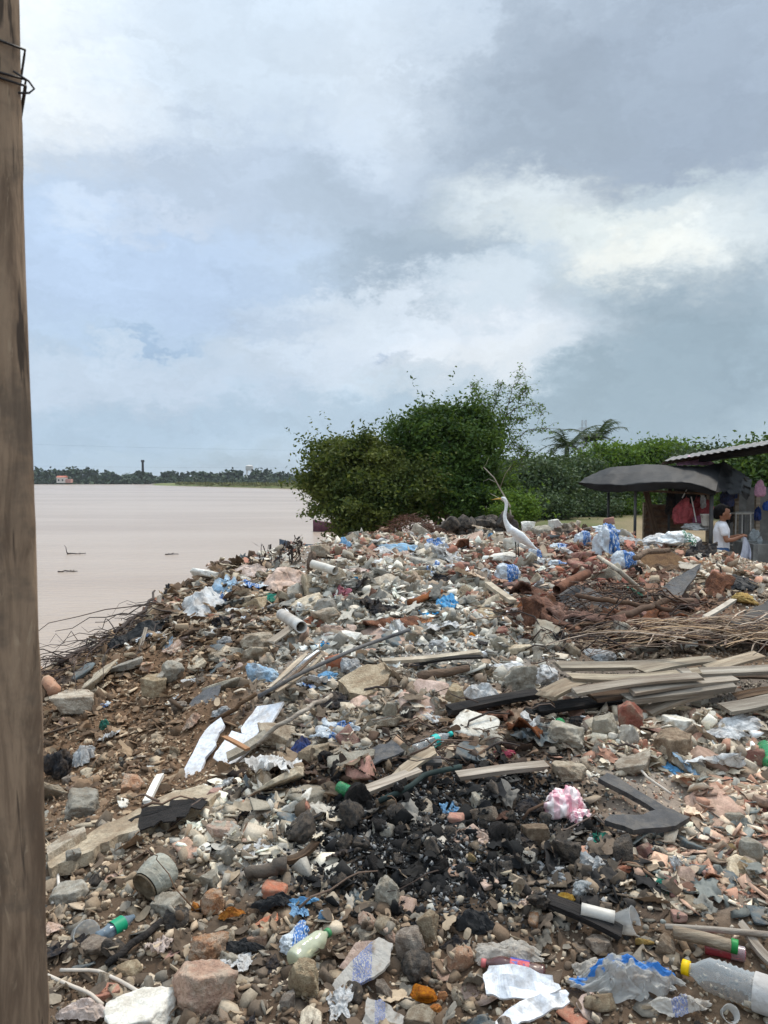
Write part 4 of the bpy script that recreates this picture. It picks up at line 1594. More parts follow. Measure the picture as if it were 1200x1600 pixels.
def bottle(label, p0, p1, r, m, capm=None, lab=None, labm=None, ribs=0, name='plastic_bottle', dents=.0, lift=None, neck=True, seed=0, cat='bottle'):
    """bottle lying from its base pixel p0 to its cap pixel p1, radius r in metres"""
    rng = np.random.default_rng(seed)
    a, b = ends(p0, p1, lift or r * .8, lift or r * .8)
    L = np.linalg.norm(b - a)
    R = frame_from(b - a)
    R = np.stack([R[:, 1], R[:, 2], R[:, 0]], 1)      # local z along the bottle
    root = empty(name, (0, 0, 0), label, cat)
    root.matrix_world = mat4(a, R, 1)
    prof = [(0.0, .6 * r), (.02 * L, .92 * r)]
    for k in range(24):
        t = .04 + k / 23 * (.64 if neck else .94)
        rr = r * (1 - (.09 if ribs and (k % 2) else 0))
        prof.append((t * L, rr))
    if neck:
        prof += [(.74 * L, .93 * r), (.82 * L, .66 * r), (.88 * L, .4 * r), (.92 * L, .33 * r), (.95 * L, .33 * r)]
    V, F = lathe(prof, 24)
    if dents:
        q = np.stack([V[:, 0] / r, V[:, 1] / r, V[:, 2] / r * .7], 1) + rng.uniform(0, 9, 3)
        V[:, :2] *= (1 - dents * np.clip(ridged(q * .8, 2), 0, 1))[:, None]
    obj('bottle_body', mesh_np('bottle_body', V, F, m, True), root)
    if capm and neck:
        V, F = lathe([(.925 * L, .42 * r), (1.0 * L, .42 * r), (1.002 * L, .36 * r)], 16)
        obj('cap', mesh_np('cap', V, F, capm, True), root)
    if labm:
        z0, z1 = lab
        V, F = lathe([(z0 * L, r * 1.012), (z1 * L, r * 1.012)], 24, False)
        obj('label_band', mesh_np('label_band', V, F, labm, True), root)
    keep((p0[0] + p1[0]) / 2, (p0[1] + p1[1]) / 2, abs(p0[0] - p1[0]) / 2 + 6, abs(p0[1] - p1[1]) / 2 + 8)
    return root


def cup(label, px, py, w, tilt, m, seed=0):
    c, s, n = seat(px, py, w * .8)
    r = w * s
    root = bpy.data.objects.new('plastic_cup', None)
    V, F = lathe([(0, .62 * r), (.02 * r, .68 * r), (1.7 * r, .98 * r), (1.74 * r, 1.06 * r), (1.76 * r, 1.0 * r), (1.7 * r, .94 * r), (.05 * r, .62 * r)], 22)
    V = V - np.array([0, 0, .9 * r])
    o = obj('plastic_cup', mesh_np('plastic_cup', V, F, m, True), None, None, mat4(c, np.array(Euler(tilt).to_matrix()), 1))
    tag(o, label, 'cup'); keep(px, py, w, w)


# ---- wooden post in front, with wire wound round it
def post_mat():
    t = NT('post_wood')
    co = t.coord('Object')
    def st(x, z, d=0, sc=1., det=5):
        return t.noise(t.coord('Object', (x, x, z * 3.5)), sc, det, .65, d).outputs[0]
    c = t.mix(S(158, 134, 110), S(112, 92, 74), t.rng(st(60, 2.2, .6), .34, .66))
    c = t.mix(c, S(96, 84, 72), t.rng(st(9, 3.0), .5, .68, 0, .7))            # grey weathering
    c = t.mix(c, S(176, 154, 128), t.rng(st(90, 4., 1.), .58, .68, 0, .6))      # pale fibres
    c = t.mix(c, S(52, 42, 35), t.rng(st(70, 1.4, .4, 1., 3), .60, .66, 0, .85))  # drying cracks
    v = t.new('ShaderNodeTexVoronoi'); v.inputs['Scale'].default_value = 1.0
    t.link(t.coord('Object', (9, 9, 3.1)), v.inputs['Vector'])
    c = t.mix(c, S(60, 46, 38), t.rng(v.outputs['Distance'], .10, .2, .8, 0))    # knots and nail stains
    t.link(c, t.b.inputs['Base Color'])
    t.b.inputs['Roughness'].default_value = .9
    t.bump(st(70, 2., .6), .7, .006)
    return t.m


def post():
    d = .78
    s = d / FPX
    m_post = post_mat() if True else mat('post_wood', S(150, 126, 102), S(112, 92, 74), scale=9, bump=.5, bscale=50, rnd=0, dust=S(84, 68, 56), dust_amt=.75, stretch=(3, 3, .45), bdist=.01)
    w = .15
    ang = .5
    # its near right corner is the edge the photo shows
    cx = w / 2 * math.cos(ang) + w / 2 * math.sin(ang); cy = w / 2 * math.sin(ang) - w / 2 * math.cos(ang)
    e = at(55, 800, d)
    root = empty('wooden_post', (e[0] - cx + .006 * 1.57 * math.cos(ang), e[1] - cy + .006 * 1.57 * math.sin(ang), -.02), 'weathered square wooden post close to the camera at the left edge', 'post', None, (0, -.006, ang))
    rows = 70; ring = []
    zs = np.linspace(-.1, 3.4, rows)
    V, F = [], []
    prof = []
    for i in range(7): prof.append((-.5 + i / 6, -.5))
    for i in range(1, 7): prof.append((.5, -.5 + i / 6))
    for i in range(1, 7): prof.append((.5 - i / 6, .5))
    for i in range(1, 6): prof.append((-.5, .5 - i / 6))
    prof = np.array(prof); k = len(prof)
    for z in zs:
        q = prof * w
        rr = np.stack([q[:, 0] * 14, q[:, 1] * 14, np.full(k, z * 2.6)], 1)
        off = .004 * fbm(rr * 1.6, 4) + .006 * perlin(np.stack([q[:, 0] * 0, q[:, 1] * 0, np.full(k, z * 1.1)], 1))
        corner = (np.abs(prof) > .49).all(1)
        sc = 1 + off / w * 2 - corner * .03
        V += [(a * c_, b * c_, z) for (a, b), c_ in zip(q, sc)]
    for i in range(rows - 1):
        for j in range(k):
            F.append((i * k + j, i * k + (j + 1) % k, (i + 1) * k + (j + 1) % k, (i + 1) * k + j))
    F.append(tuple(range(k - 1, -1, -1))); F.append(tuple((rows - 1) * k + j for j in range(k)))
    obj('shaft', mesh_np('shaft', np.array(V), F, m_post, True), root)
    m_wire = plain('iron_wire', S(52, 48, 48), .5)
    for z0, dz in ((at(40, 28, d)[2], .010), (at(40, 92, d)[2], .008), (at(40, 96, d)[2], .004)):
        pts = []
        for t in np.linspace(0, 1, 41):
            a = t * 4; i = int(min(a, 3.999)); f = a - i
            cs = [(-1, -1), (1, -1), (1, 1), (-1, 1), (-1, -1)]
            p = np.array(cs[i]) * (1 - f) + np.array(cs[i + 1]) * f
            p = p * (w / 2 + .0015)
            pts.append((p[0], p[1], z0 + .01 - dz * 2.2 * (p[0] / w + .5)))
        mb = MB(); mb.tube(pts, .0012, 6, False); mb.build('wire', m_wire, root, True)
    z0 = at(45, 100, d)[2]
    mb = MB(); mb.tube([(w / 2 - .01, -w / 2 - .004, z0 + .008), (w / 2 + .004, -w / 2 - .003, z0 + .002), (w / 2 + .009, -w / 2, z0 - .003), (w / 2 + .004, -w / 2 - .002, z0 - .009), (w / 2 - .006, -w / 2 - .004, z0 - .012)], .0011, 6)
    mb.build('wire_loop', m_wire, root, True)


post()

# ---- big flat pieces first
panel('concrete_slab', 'long thin concrete slab lying diagonally below the white boards', 'slab', [(74, 1338), (180, 1284), (262, 1238), (330, 1226), (344, 1240), (300, 1262), (235, 1285), (170, 1318), (112, 1346), (76, 1358)], .05, m_mort, -.01, amp=3, sub=5, warp=.02, kp=False)
panel('concrete_slab', 'narrow broken concrete strip above the long diagonal slab', 'slab', [(72, 1322), (110, 1298), (132, 1290), (134, 1298), (104, 1316), (74, 1334)], .04, m_mort, .02, amp=1.)
panel('burnt_board', 'charred patch of board on top of the diagonal slab', 'board', [(205, 1283), (232, 1262), (300, 1245), (322, 1250), (290, 1276), (240, 1292)], .006, m_burnt, .05, amp=5, sub=5, warp=.01)
panel('white_board', 'long narrow white board with torn edges leaning on the dirt bank', 'board', [(276, 1227), (300, 1178), (322, 1140), (345, 1121), (351, 1132), (340, 1150), (331, 1172), (318, 1190), (306, 1222), (290, 1226)], .014, m_whiteboard, .07, face=.35, roll=-.1, amp=1.0, warp=.0015)
panel('white_board', 'white rectangular board with one torn lower edge beside the bundle of sticks', 'board', [(402, 1103), (443, 1096), (428, 1122), (410, 1150), (404, 1143), (398, 1152), (378, 1146), (376, 1138)], .014, m_whiteboard, .09, face=.3, roll=-.15, amp=.7, warp=.0015)
panel('white_board', 'small white board with slots in front of the rectangular one', 'board', [(333, 1184), (346, 1162), (362, 1142), (400, 1150), (388, 1172), (358, 1199)], .014, m_whiteboard, .08, face=.3, roll=-.1, amp=.7, warp=.0015)
beam('wood_batten', 'short orange brown batten lying across the small white board', 'batten', (351, 1152), (388, 1171), .028, .018, mat('wood_orange', S(176, 126, 74), S(150, 100, 56), scale=5, bump=.4, rnd=.05, stretch=(.4, 6, 6)), .13, .13, kp=False)
panel('felt_sheet', 'dark grey torn sheet on the slope above the long white board', 'sheet', [(296, 1100), (318, 1080), (345, 1070), (336, 1094), (318, 1112), (300, 1116)], .008, m_felt, .05, face=.25, amp=1.5)
panel('felt_sheet', 'dark grey felt sheet lying above the green bottle end', 'sheet', [(562, 1184), (582, 1168), (612, 1156), (632, 1172), (604, 1186), (580, 1196)], .008, m_felt, .05, face=.1, amp=1.2)
panel('stone_slab', 'large flat tan concrete slab edge below the rusty orange tile', 'slab', [(528, 1064), (560, 1044), (600, 1034), (612, 1050), (600, 1068), (572, 1086), (546, 1082)], .09, m_mort, .03, face=.2, amp=2)
panel('rubber_frame', 'black bent L shaped rubber frame lying on the tiles', 'frame', [(935, 1216), (948, 1208), (962, 1212), (1042, 1262), (1078, 1276), (1056, 1290), (990, 1297), (945, 1281), (954, 1272), (1002, 1274), (1024, 1266), (1000, 1250)], .022, m_rubber, .05, amp=.6, warp=.004)
keep(1005, 1256, 78, 46)
for _q in ((955, 1222, 22, 14), (1000, 1250, 34, 18), (1040, 1272, 36, 18), (985, 1285, 40, 14)): keep(*_q)
panel('dark_plate', 'dark grey plate standing askew in the rusty bark', 'plate', [(1028, 925), (1050, 905), (1096, 879), (1088, 900), (1074, 916), (1060, 934), (1036, 936)], .02, m_felt, .12, face=.5, roll=.15, amp=1.)
panel('dark_plate', 'dark sloping sheet at the right edge in front of the grey box', 'plate', [(1142, 851), (1180, 860), (1230, 880), (1230, 892), (1170, 886), (1158, 872)], .02, m_felt, .14, face=.4, roll=-.1, amp=.8)
panel('dark_plate', 'dark flat sheet half hidden under the rusty bark', 'plate', [(850, 925), (905, 915), (960, 935), (990, 950), (940, 958), (880, 945)], .015, m_felt, .05, face=.1, amp=1.5)
panel('tarp_sheet', 'black tarp flap spread at the right edge above the fronds', 'tarp', [(1116, 986), (1148, 966), (1178, 946), (1245, 925), (1245, 976), (1182, 986), (1140, 993)], .006, m_tarp, .12, face=.15, amp=2, sub=4, warp=.05)
panel('carpet', 'square brown coir carpet piece with frayed rolled rim', 'carpet', [(992, 872), (1010, 862), (1046, 860), (1072, 878), (1060, 886), (1012, 896)], .03, m_coir, .08, face=.35, amp=1.4)
crumple('carpet_roll', 'folded brown carpet strip along the edge of the coir carpet', 'carpet', 1036, 889, 34, 6, m_coir, fh=.6, fold=.7)
rod('carpet_strip', 'rolled brown carpet rim lying over the coir carpet', 'carpet', [(992, 872), (1010, 863), (1046, 860)], .03, m_coir, .12, wob=.008)

m_plank = mat('plank_weathered', S(172, 160, 141), S(128, 115, 99), scale=5, bump=.5, bscale=12, rnd=.2, dust=S(104, 90, 76), dust_amt=.55, stretch=(.4, 6, 6))
# ---- lumber pile
LP = [((871, 1040), (1053, 1037), .10, .03, .10, .12, m_plank, 'pale grey plank at the back left of the plank pile'), ((1000, 1048), (1115, 1032), .09, .025, .14, .13, m_plank, 'short pale plank crossing the back of the plank pile'),
      ((888, 1057), (1092, 1050), .08, .028, .15, .17, m_plank, 'long cream plank on top of the plank pile'), ((1060, 1052), (1240, 1044), .09, .03, .15, .15, m_plank, 'cream plank running out to the right edge on the pile'),
      ((897, 1080), (1092, 1058), .08, .022, .12, .16, m_wood, 'slanting grey plank in the middle of the plank pile'), ((925, 1090), (1150, 1056), .10, .03, .08, .13, m_woodd, 'dark plank under the slanting grey one'),
      ((982, 1081), (1148, 1062), .07, .025, .13, .15, m_wood, 'thin grey plank above the front plank of the pile'), ((975, 1092), (1146, 1072), .09, .045, .10, .13, m_plank, 'thick cream plank along the front of the plank pile'),
      ((1105, 1046), (1187, 1022), .10, .02, .14, .16, m_wood, 'grey brown plank sloping up at the right of the pile'), ((850, 1086), (906, 1066), .12, .03, .12, .12, m_wood, 'wide tan board end at the left of the plank pile'),
      ((1010, 1112), (1110, 1084), .09, .03, .03, .08, m_wood, 'mortar stained plank propped below the pile'), ((1128, 1106), (1230, 1092), .11, .03, .06, .09, m_plank, 'pale flat board right below the plank pile'),
      ((840, 1108), (1010, 1090), .1, .03, .04, .06, m_burnt, 'charred plank under the left of the plank pile'), ((1090, 1062), (1240, 1060), .12, .02, .10, .10, m_woodd, 'dark brown board under the cream plank at right'),
      ((1150, 1090), (1240, 1078), .08, .03, .08, .1, m_woodd, 'short dark plank sticking out at the right of the pile')]
for p0, p1, w, t, l0, l1, m, lab in LP:
    beam('plank', lab, 'plank', p0, p1, w, t, m, l0, l1, 'planks stacked on the heap', warp=.012)
keep(1040, 1070, 190, 30); keep(1130, 1050, 110, 32); keep(930, 1064, 90, 32)

OTHER = [('plank', 'long cream board lying in front of the grey rubble', (596, 1032), (752, 1019), .05, .03, m_fibro, .06, .09), ('plank', 'dark narrow board just below the long cream board', (655, 1037), (752, 1026), .04, .02, m_burnt, .05, .06),
         ('plank', 'brown plank running to the green bottle end', (560, 1237), (655, 1206), .06, .025, m_wood, .04, .06), ('plank', 'brown plank at the upper edge of the charred patch', (718, 1212), (852, 1196), .055, .03, m_wood, .04, .05),
         ('plank', 'dark charred plank under the leaf litter', (700, 1108), (840, 1085), .08, .04, m_burnt, .05, .07), ('plank', 'charred plank leaning by the yellow foam at lower right', (858, 1408), (975, 1460), .06, .03, m_burnt, .04, .03),
         ('plank', 'white stone strip in the hollow of the bank', (226, 1256), (252, 1212), .04, .03, m_plaster, .04, .06), ('plank', 'split brown board above the charred patch', (622, 1210), (680, 1172), .07, .02, m_wood, .05, .1),
         ('plank', 'pale split stick on the right of the bark', (1100, 965), (1146, 938), .05, .03, m_fibro, .08, .12), ('plank', 'white painted batten lying below the blue printed sack', (762, 912), (802, 940), .07, .05, m_fibro, .1, .08),
         ('plank', 'brown slat from a fire lying in the white rubble', (440, 1346), (495, 1316), .035, .025, m_woodd, .03, .05), ('plank', 'small standing splinter in the sooty stones', (800, 1372), (812, 1392), .04, .03, m_wood, .09, .02),
         ('plank', 'brown stick at the right edge near the bottom', (1160, 1450), (1230, 1520), .035, .02, m_wood, .02, .02), ('plank', 'flat grey board lying above the mortar blocks', (355, 1182), (420, 1146), .07, .03, m_conc, .06, .08),
         ('plank', 'pale board over the wood chips left of the pale cloth', (250, 1058), (282, 1028), .05, .02, m_wood, .05, .07), ('plank', 'long pale board below the teal cloth', (424, 1002), (466, 972), .08, .02, m_wood, .08, .1)]
for name, lab, p0, p1, w, t, m, l0, l1 in OTHER:
    beam(name, lab, 'plank', p0, p1, w, t, m, l0, l1)
for k, (p0, p1, m) in enumerate([((418, 1078), (484, 1018), m_wood), ((424, 1080), (494, 1016), m_whiteboard), ((430, 1080), (499, 1019), m_woodd), ((422, 1074), (478, 1022), m_fibro), ((436, 1080), (500, 1024), m_wood)]):
    beam('slat', ['grey slat at the left of the slat bundle', 'white slat in the slat bundle', 'dark brown slat in the slat bundle', 'cream slat topmost in the slat bundle', 'tan slat at the right of the slat bundle'][k], 'slat', p0, p1, .022, .012, m, .09 + .01 * k, .1 + .01 * k, 'bundle of slats on the slope')
rod('metal_rod', 'long dark rod slanting over the slope to the grey rubble', 'rod', [(404, 1088), (470, 1052), (560, 1012), (640, 984)], .012, m_felt, [.1, .16, .17, .16])
rod('wood_pole', 'long beige pole below the black cloth', 'pole', [(398, 1166), (430, 1138), (470, 1112), (518, 1086)], .012, m_wood, [.06, .12, .14, .12], wob=.004)
rod('wood_pole', 'dark bent pole behind the white boards', 'pole', [(330, 1130), (368, 1108), (400, 1084)], .014, m_woodd, [.04, .06, .08], wob=.006)
rod('drain_pipe', 'grey plastic pipe stub sticking out of the slope', 'pipe', [(440, 960), (456, 970), (471, 980)], .047, m_pvc, [.1, .1, .1], hollow=True)
rod('drain_pipe', 'cream plastic pipe below the tan block on the crest', 'pipe', [(487, 881), (505, 886), (524, 892)], .042, m_pvc, [.12, .12, .12], hollow=True)
rod('wood_pole', 'cream tube beside the clear cup at lower right', 'pole', [(908, 1421), (960, 1434)], .022, m_pvc, [.05, .05])
rod('wood_pole', 'brown tube with a green end at lower right', 'pole', [(1052, 1456), (1100, 1466), (1142, 1478)], .02, m_wood, [.04, .05, .05])
rod('tube_end', 'green plastic end of the brown tube', 'pipe', [(1142, 1477), (1153, 1480)], .022, m_capg, [.05, .05])
rod('black_stick', 'thin black burnt stick lying on the gravel at left', 'stick', [(166, 1508), (205, 1476), (252, 1440)], .012, m_burnt, [.02, .03, .03], wob=.002)
rod('green_pipe', 'thin dark green pipe along the edge of the charred patch', 'pipe', [(592, 1252), (640, 1230), (664, 1210), (720, 1198)], .012, mat('pipe_green', S(52, 66, 62), S(40, 50, 48), bump=.1, rnd=0), [.04, .08, .08, .07])
for k, (pts, lab) in enumerate([([(74, 1524), (110, 1540), (140, 1552), (160, 1570)], 'white flat strap lying by the pale cloth at lower left'), ([(94, 1516), (150, 1516), (190, 1534), (236, 1562)], 'thin pale cord running to the white block'),
                 ([(74, 1348), (90, 1362), (92, 1385), (82, 1412)], 'white cord hanging by the post'), ([(990, 1190), (1012, 1215), (1048, 1240)], 'white wire bow lying on the rubber frame')]):
    rod('cord', lab, 'cord', pts, .006, m_strap, .025, n=5)
rod('thin_stick', 'thin pale stick at the right above the ribbed bottle', 'stick', [(1040, 1448), (1110, 1452), (1220, 1462)], .01, m_wood, .03)
rod('branch', 'long brown forked branch lying across the rusty bark', 'branch', [(962, 966), (1000, 952), (1040, 942), (1082, 938)], .03, m_twig, [.1, .14, .14, .12], wob=.01, r1=.02)
rod('branch', 'thick brown branch left of the forked branch', 'branch', [(900, 930), (960, 940), (1020, 946), (1050, 952)], .02, m_twig, [.14, .16, .14, .12], wob=.012)
rod('branch', 'dark pole sloping behind the sacks', 'branch', [(935, 870), (965, 890), (990, 912), (1004, 924)], .02, m_fibro, [.2, .2, .12, .06], r1=.025)
rod('root_log', 'brown bent log in the middle above the mortar chunks', 'log', [(655, 1060), (690, 1054), (732, 1044)], .035, m_woodd, [.04, .05, .05], wob=.008, r1=.022)
rod('root_log', 'rotten brown root in the grey rubble', 'log', [(640, 942), (670, 930), (690, 924)], .034, m_rust, [.05, .07, .07], wob=.012, r1=.02)
rod('terracotta_pipe', 'brown clay pipe below the orange tile', 'pipe', [(870, 922), (892, 908), (918, 896)], .042, m_rust, [.1, .12, .12], hollow=True)
rod('dry_root', 'crooked tan root at the left foot of the bank', 'log', [(60, 1040), (72, 1066), (84, 1082)], .05, m_pinkst, [.1, .06, .04], wob=.01)
rod('dark_plastic_piece', 'dark plastic piece half buried at left of the charred patch', 'log', [(385, 1366), (420, 1356), (448, 1350)], .022, m_dark_st, [.03, .04, .04], wob=.006, r1=.026)  # log-shaped rod standing in for a piece of dark plastic

# ---- individually seen stones and blocks
R_ = [('stone_block', 'biggest pinkish tan stone in front on the gravel', 312, 1546, 56, 38, m_pinkst), ('stone_block', 'angular tan stone behind the biggest front stone', 325, 1482, 29, 24, m_pinkst), ('white_block', 'white plaster block at the bottom left by the strap', 220, 1582, 58, 24, m_plaster),
      ('stone_block', 'rounded pebble concrete lump left of the clear sachet', 474, 1530, 25, 34, m_mort), ('stone_block', 'dark round pebble concrete lump right of the clear sachet', 652, 1511, 25, 23, m_dark_st), ('stone_block', 'tan broken stone above the dark round lump', 640, 1478, 24, 24, m_stone),
      ('concrete_block', 'pale grey angular block in the ash', 608, 1397, 26, 25, m_conc), ('concrete_block', 'grey porous rock in the hollow left', 130, 1261, 27, 22, m_conc), ('stone_block', 'tan wedge stone in the dirt hollow', 206, 1230, 17, 18, m_pinkst), ('stone_block', 'long flat tan rock on the bank at far left', 117, 1098, 34, 18, m_mort),
      ('stone_block', 'tan rock beside the plaster shards on the bank', 242, 1072, 20, 16, m_mort), ('stone_block', 'grey round rock right of the plaster shards', 268, 1050, 18, 20, m_conc), ('concrete_block', 'pointed concrete chunk under the white plastic strip', 812, 1061, 27, 22, m_conc), ('concrete_block', 'grey chunk left of the white plastic strip', 710, 1090, 18, 18, m_mort),
      ('brick_block', 'red brick with mortar standing under the planks', 984, 1124, 20, 30, m_brick), ('stone_block', 'big brown rough stone among the tan blocks', 1054, 1165, 34, 24, m_stone), ('stone_block', 'cream flat stone above the brown rough stone', 1061, 1134, 26, 14, m_plaster), ('concrete_block', 'grey wedge block left of the red brick', 948, 1140, 22, 24, m_conc),
      ('stone_block', 'sooty tan stone at the edge of the burnt patch', 887, 1332, 28, 22, m_dark_st), ('stone_block', 'tall sooty stone right of the burnt patch', 974, 1338, 18, 28, m_dark_st), ('stone_block', 'flat tan stone in the black ash', 836, 1302, 22, 13, m_stone), ('stone_block', 'pointed tan stone on top of the black ash', 604, 1258, 17, 13, m_stone),
      ('concrete_block', 'white topped slab piece beneath the egret', 802, 851, 18, 13, m_plaster), ('concrete_block', 'pale flat chunk behind the egret legs', 823, 857, 14, 8, m_plaster), ('concrete_block', 'broad pale slab in front of the egret', 786, 872, 24, 9, m_plaster), ('concrete_block', 'grey rounded chunk right of the egret', 848, 830, 17, 9, m_conc),
      ('concrete_block', 'pale chunk on the crest right of the egret', 824, 822, 12, 8, m_plaster), ('concrete_block', 'tilted white plate on the crest right of the egret', 868, 822, 9, 11, m_plaster), ('concrete_block', 'grey chunk behind the tilted white plate', 884, 824, 13, 8, m_conc), ('stone_block', 'tan block on the crest left of the blue bag', 502, 862, 18, 12, m_mort),
      ('concrete_block', 'long concrete chunk with rough end above the tan slab', 398, 1022, 22, 14, m_mort), ('stone_block', 'rough tan rock below the pipe stub', 405, 1000, 26, 16, m_mort), ('concrete_block', 'rounded grey concrete lump with a cracked skin', 508, 950, 18, 17, m_conc), ('concrete_block', 'mortar block along the long beige pole', 435, 1150, 32, 16, m_mort),
      ('concrete_block', 'flat mortar block left of the dark soil', 496, 1176, 28, 14, m_mort), ('concrete_block', 'grey concrete ring piece beside the tiles', 882, 1150, 32, 22, m_conc), ('stone_block', 'cream lump beside the concrete ring piece', 890, 1206, 28, 14, m_mort), ('concrete_block', 'grey slab piece at the foot of the brown rough stone', 985, 1198, 36, 14, m_mort),
      ('stone_block', 'rounded rock at the right edge below the tiles', 1172, 1330, 20, 22, m_conc), ('concrete_block', 'pale block at the right edge of the tiles', 1150, 1280, 16, 14, m_conc), ('stone_block', 'cut stone behind the baluster', 262, 1412, 26, 14, m_conc), ('stone_block', 'brown flat stone left of the clear cup', 145, 1480, 25, 14, m_stone),
      ('stone_block', 'smooth oval pebble by the black stick', 203, 1514, 20, 10, m_mort), ('stone_block', 'pale tan stone right of the baluster', 330, 1412, 22, 20, m_pinkst), ('concrete_block', 'grey angular stone above the tan stone', 328, 1376, 15, 15, m_conc), ('stone_block', 'tan stone in the pale rubble', 345, 1300, 24, 14, m_pinkst),
      ('stone_block', 'brown stone at the end of the diagonal slab', 334, 1243, 12, 12, m_orange), ('stone_block', 'yellowish stone in the front middle', 668, 1450, 18, 30, m_mort), ('stone_block', 'brown sooty lump among the sticks at right', 935, 1475, 22, 12, m_stone), ('concrete_block', 'cream block by the tan pebble', 105, 1398, 30, 16, m_conc),
      ('stone_block', 'pebbled lump at the bottom middle', 660, 1592, 26, 14, m_mort), ('stone_block', 'brown stone at the bottom edge', 448, 1565, 14, 14, m_stone), ('stone_block', 'dark brown stone near the bottom', 600, 1548, 16, 14, m_stone), ('stone_block', 'small tan rock left of the leaf litter', 610, 1112, 13, 16, m_conc)]
for k, (nm, lab, px, py, w, h, m) in enumerate(R_):
    rock(nm, lab, px, py, w, h, m, seed=100 + k, cat='stone' if 'stone' in nm else ('brick' if 'brick' in nm else 'block'), rnd=.35 if 'round' in lab or 'oval' in lab else .0,
         rough=.09 if w > 24 else .06)
rock('mortar_cap', 'orange broken face on top of the standing brick', 984, 1104, 12, 6, m_orange, seed=3, sub=3, cat='brick')
rod('cable_reel', 'brown round disc end standing on the crest by the pipe', 'disc', [(484, 876), (489, 877)], .10, m_woodd, [.1, .1], n=20)
keep(490, 872, 26, 22)
# solid red bricks
for k, (px, py, w, h, lab) in enumerate([(908, 868, 20, 7, 'upper long red brick under the sacks'), (908, 884, 20, 8, 'lower long red brick under the sacks'), (836, 868, 12, 7, 'red brick with a white bag behind it'), (828, 906, 14, 9, 'dark red brick by the grey block'),
                                         (800, 917, 15, 8, 'hollow red brick below the printed sack'), (768, 862, 14, 7, 'red brick chip left of the pale slab'), (698, 856, 12, 7, 'orange brick on the crest in the middle'), (790, 988, 22, 8, 'flat red brick in the grey rubble'),
                                         (520, 1035, 16, 14, 'orange tile piece on the slope'), (1118, 900, 8, 11, 'curved orange tile shard near the black plastic'), (953, 894, 16, 6, 'orange curved tile above the clay pipe'), (952, 813, 9, 5, 'orange chunk on the crest near the tarp poles'),
                                         (726, 884, 14, 6, 'red brick piece on the crest slope'), (778, 902, 18, 5, 'red brick under the printed sack'), (390, 1213 + 45, 18, 6, 'orange red brick piece at the pale rubble'), (713, 1280, 14, 8, 'pink brick piece in the black ash'), (432, 1392, 20, 10, 'pink red brick piece at left of the ash')]):
    rock('brick', lab, px, py, w, h, m_brick if k not in (8, 9, 10, 11, 14, 15, 16) else m_orange, 'bricks that can be told apart', 300 + k, None, 3, .035, True, 3, 'brick')

# ---- baluster fragment
def baluster():
    a, b = ends((228, 1384), (262, 1352), .055, .075)
    dv = b - a; L = np.linalg.norm(dv) * 1.05
    R = frame_from(dv); R = np.stack([R[:, 1], R[:, 2], R[:, 0]], 1)
    s = a[1] / FPX
    r = 27 * s
    root = empty('baluster', tuple(a), 'grey concrete baluster fragment with a diamond pattern lying on its side', 'baluster')
    n = 36; rows = 26
    V, F = [], []
    for i in range(rows):
        t = i / (rows - 1)
        z = t * L
        rad = r * (.80 + .30 * math.sin(t * 2.6 + .25)) if t < .93 else r * (.9 - (t - .93) * 5)
        for j in range(n):
            an = 2 * math.pi * j / n
            g = abs(math.sin(4 * an + t * 7.5)) ** .35 * abs(math.sin(4 * an - t * 7.5)) ** .35
            rr = rad * (.95 + .06 * g) if t > .16 else rad * 1.02
            V.append((rr * math.cos(an), rr * math.sin(an), z))
    for i in range(rows - 1):
        for j in range(n):
            F.append((i * n + j, i * n + (j + 1) % n, (i + 1) * n + (j + 1) % n, (i + 1) * n + j))
    F.append(tuple((rows - 1) * n + j for j in range(n)))
    mb = mat('baluster_concrete', S(168, 168, 156), S(146, 145, 132), scale=8, bump=.3, bscale=60, rnd=0, dust=S(150, 130, 106), dust_amt=.4)
    body = obj('shaft', mesh_np('shaft', np.array(V), F, mb), root)
    rim = r * .86
    V, F = lathe([(-.004, rim), (-.012, rim * 1.02), (-.006, rim * .88), (.004, rim * .84), (.006, rim * .3), (.006, rim * .26), (-.002, rim * .2), (-.002, .001)], 36, False)
    obj('broken_end', mesh_np('broken_end', V, F, mat('baluster_core', S(128, 112, 90), S(104, 90, 72), scale=20, bump=.6, bscale=60, rnd=0), True), root)
    root.matrix_world = mat4(a, R, 1)
    keep(245, 1366, 36, 36)


baluster()

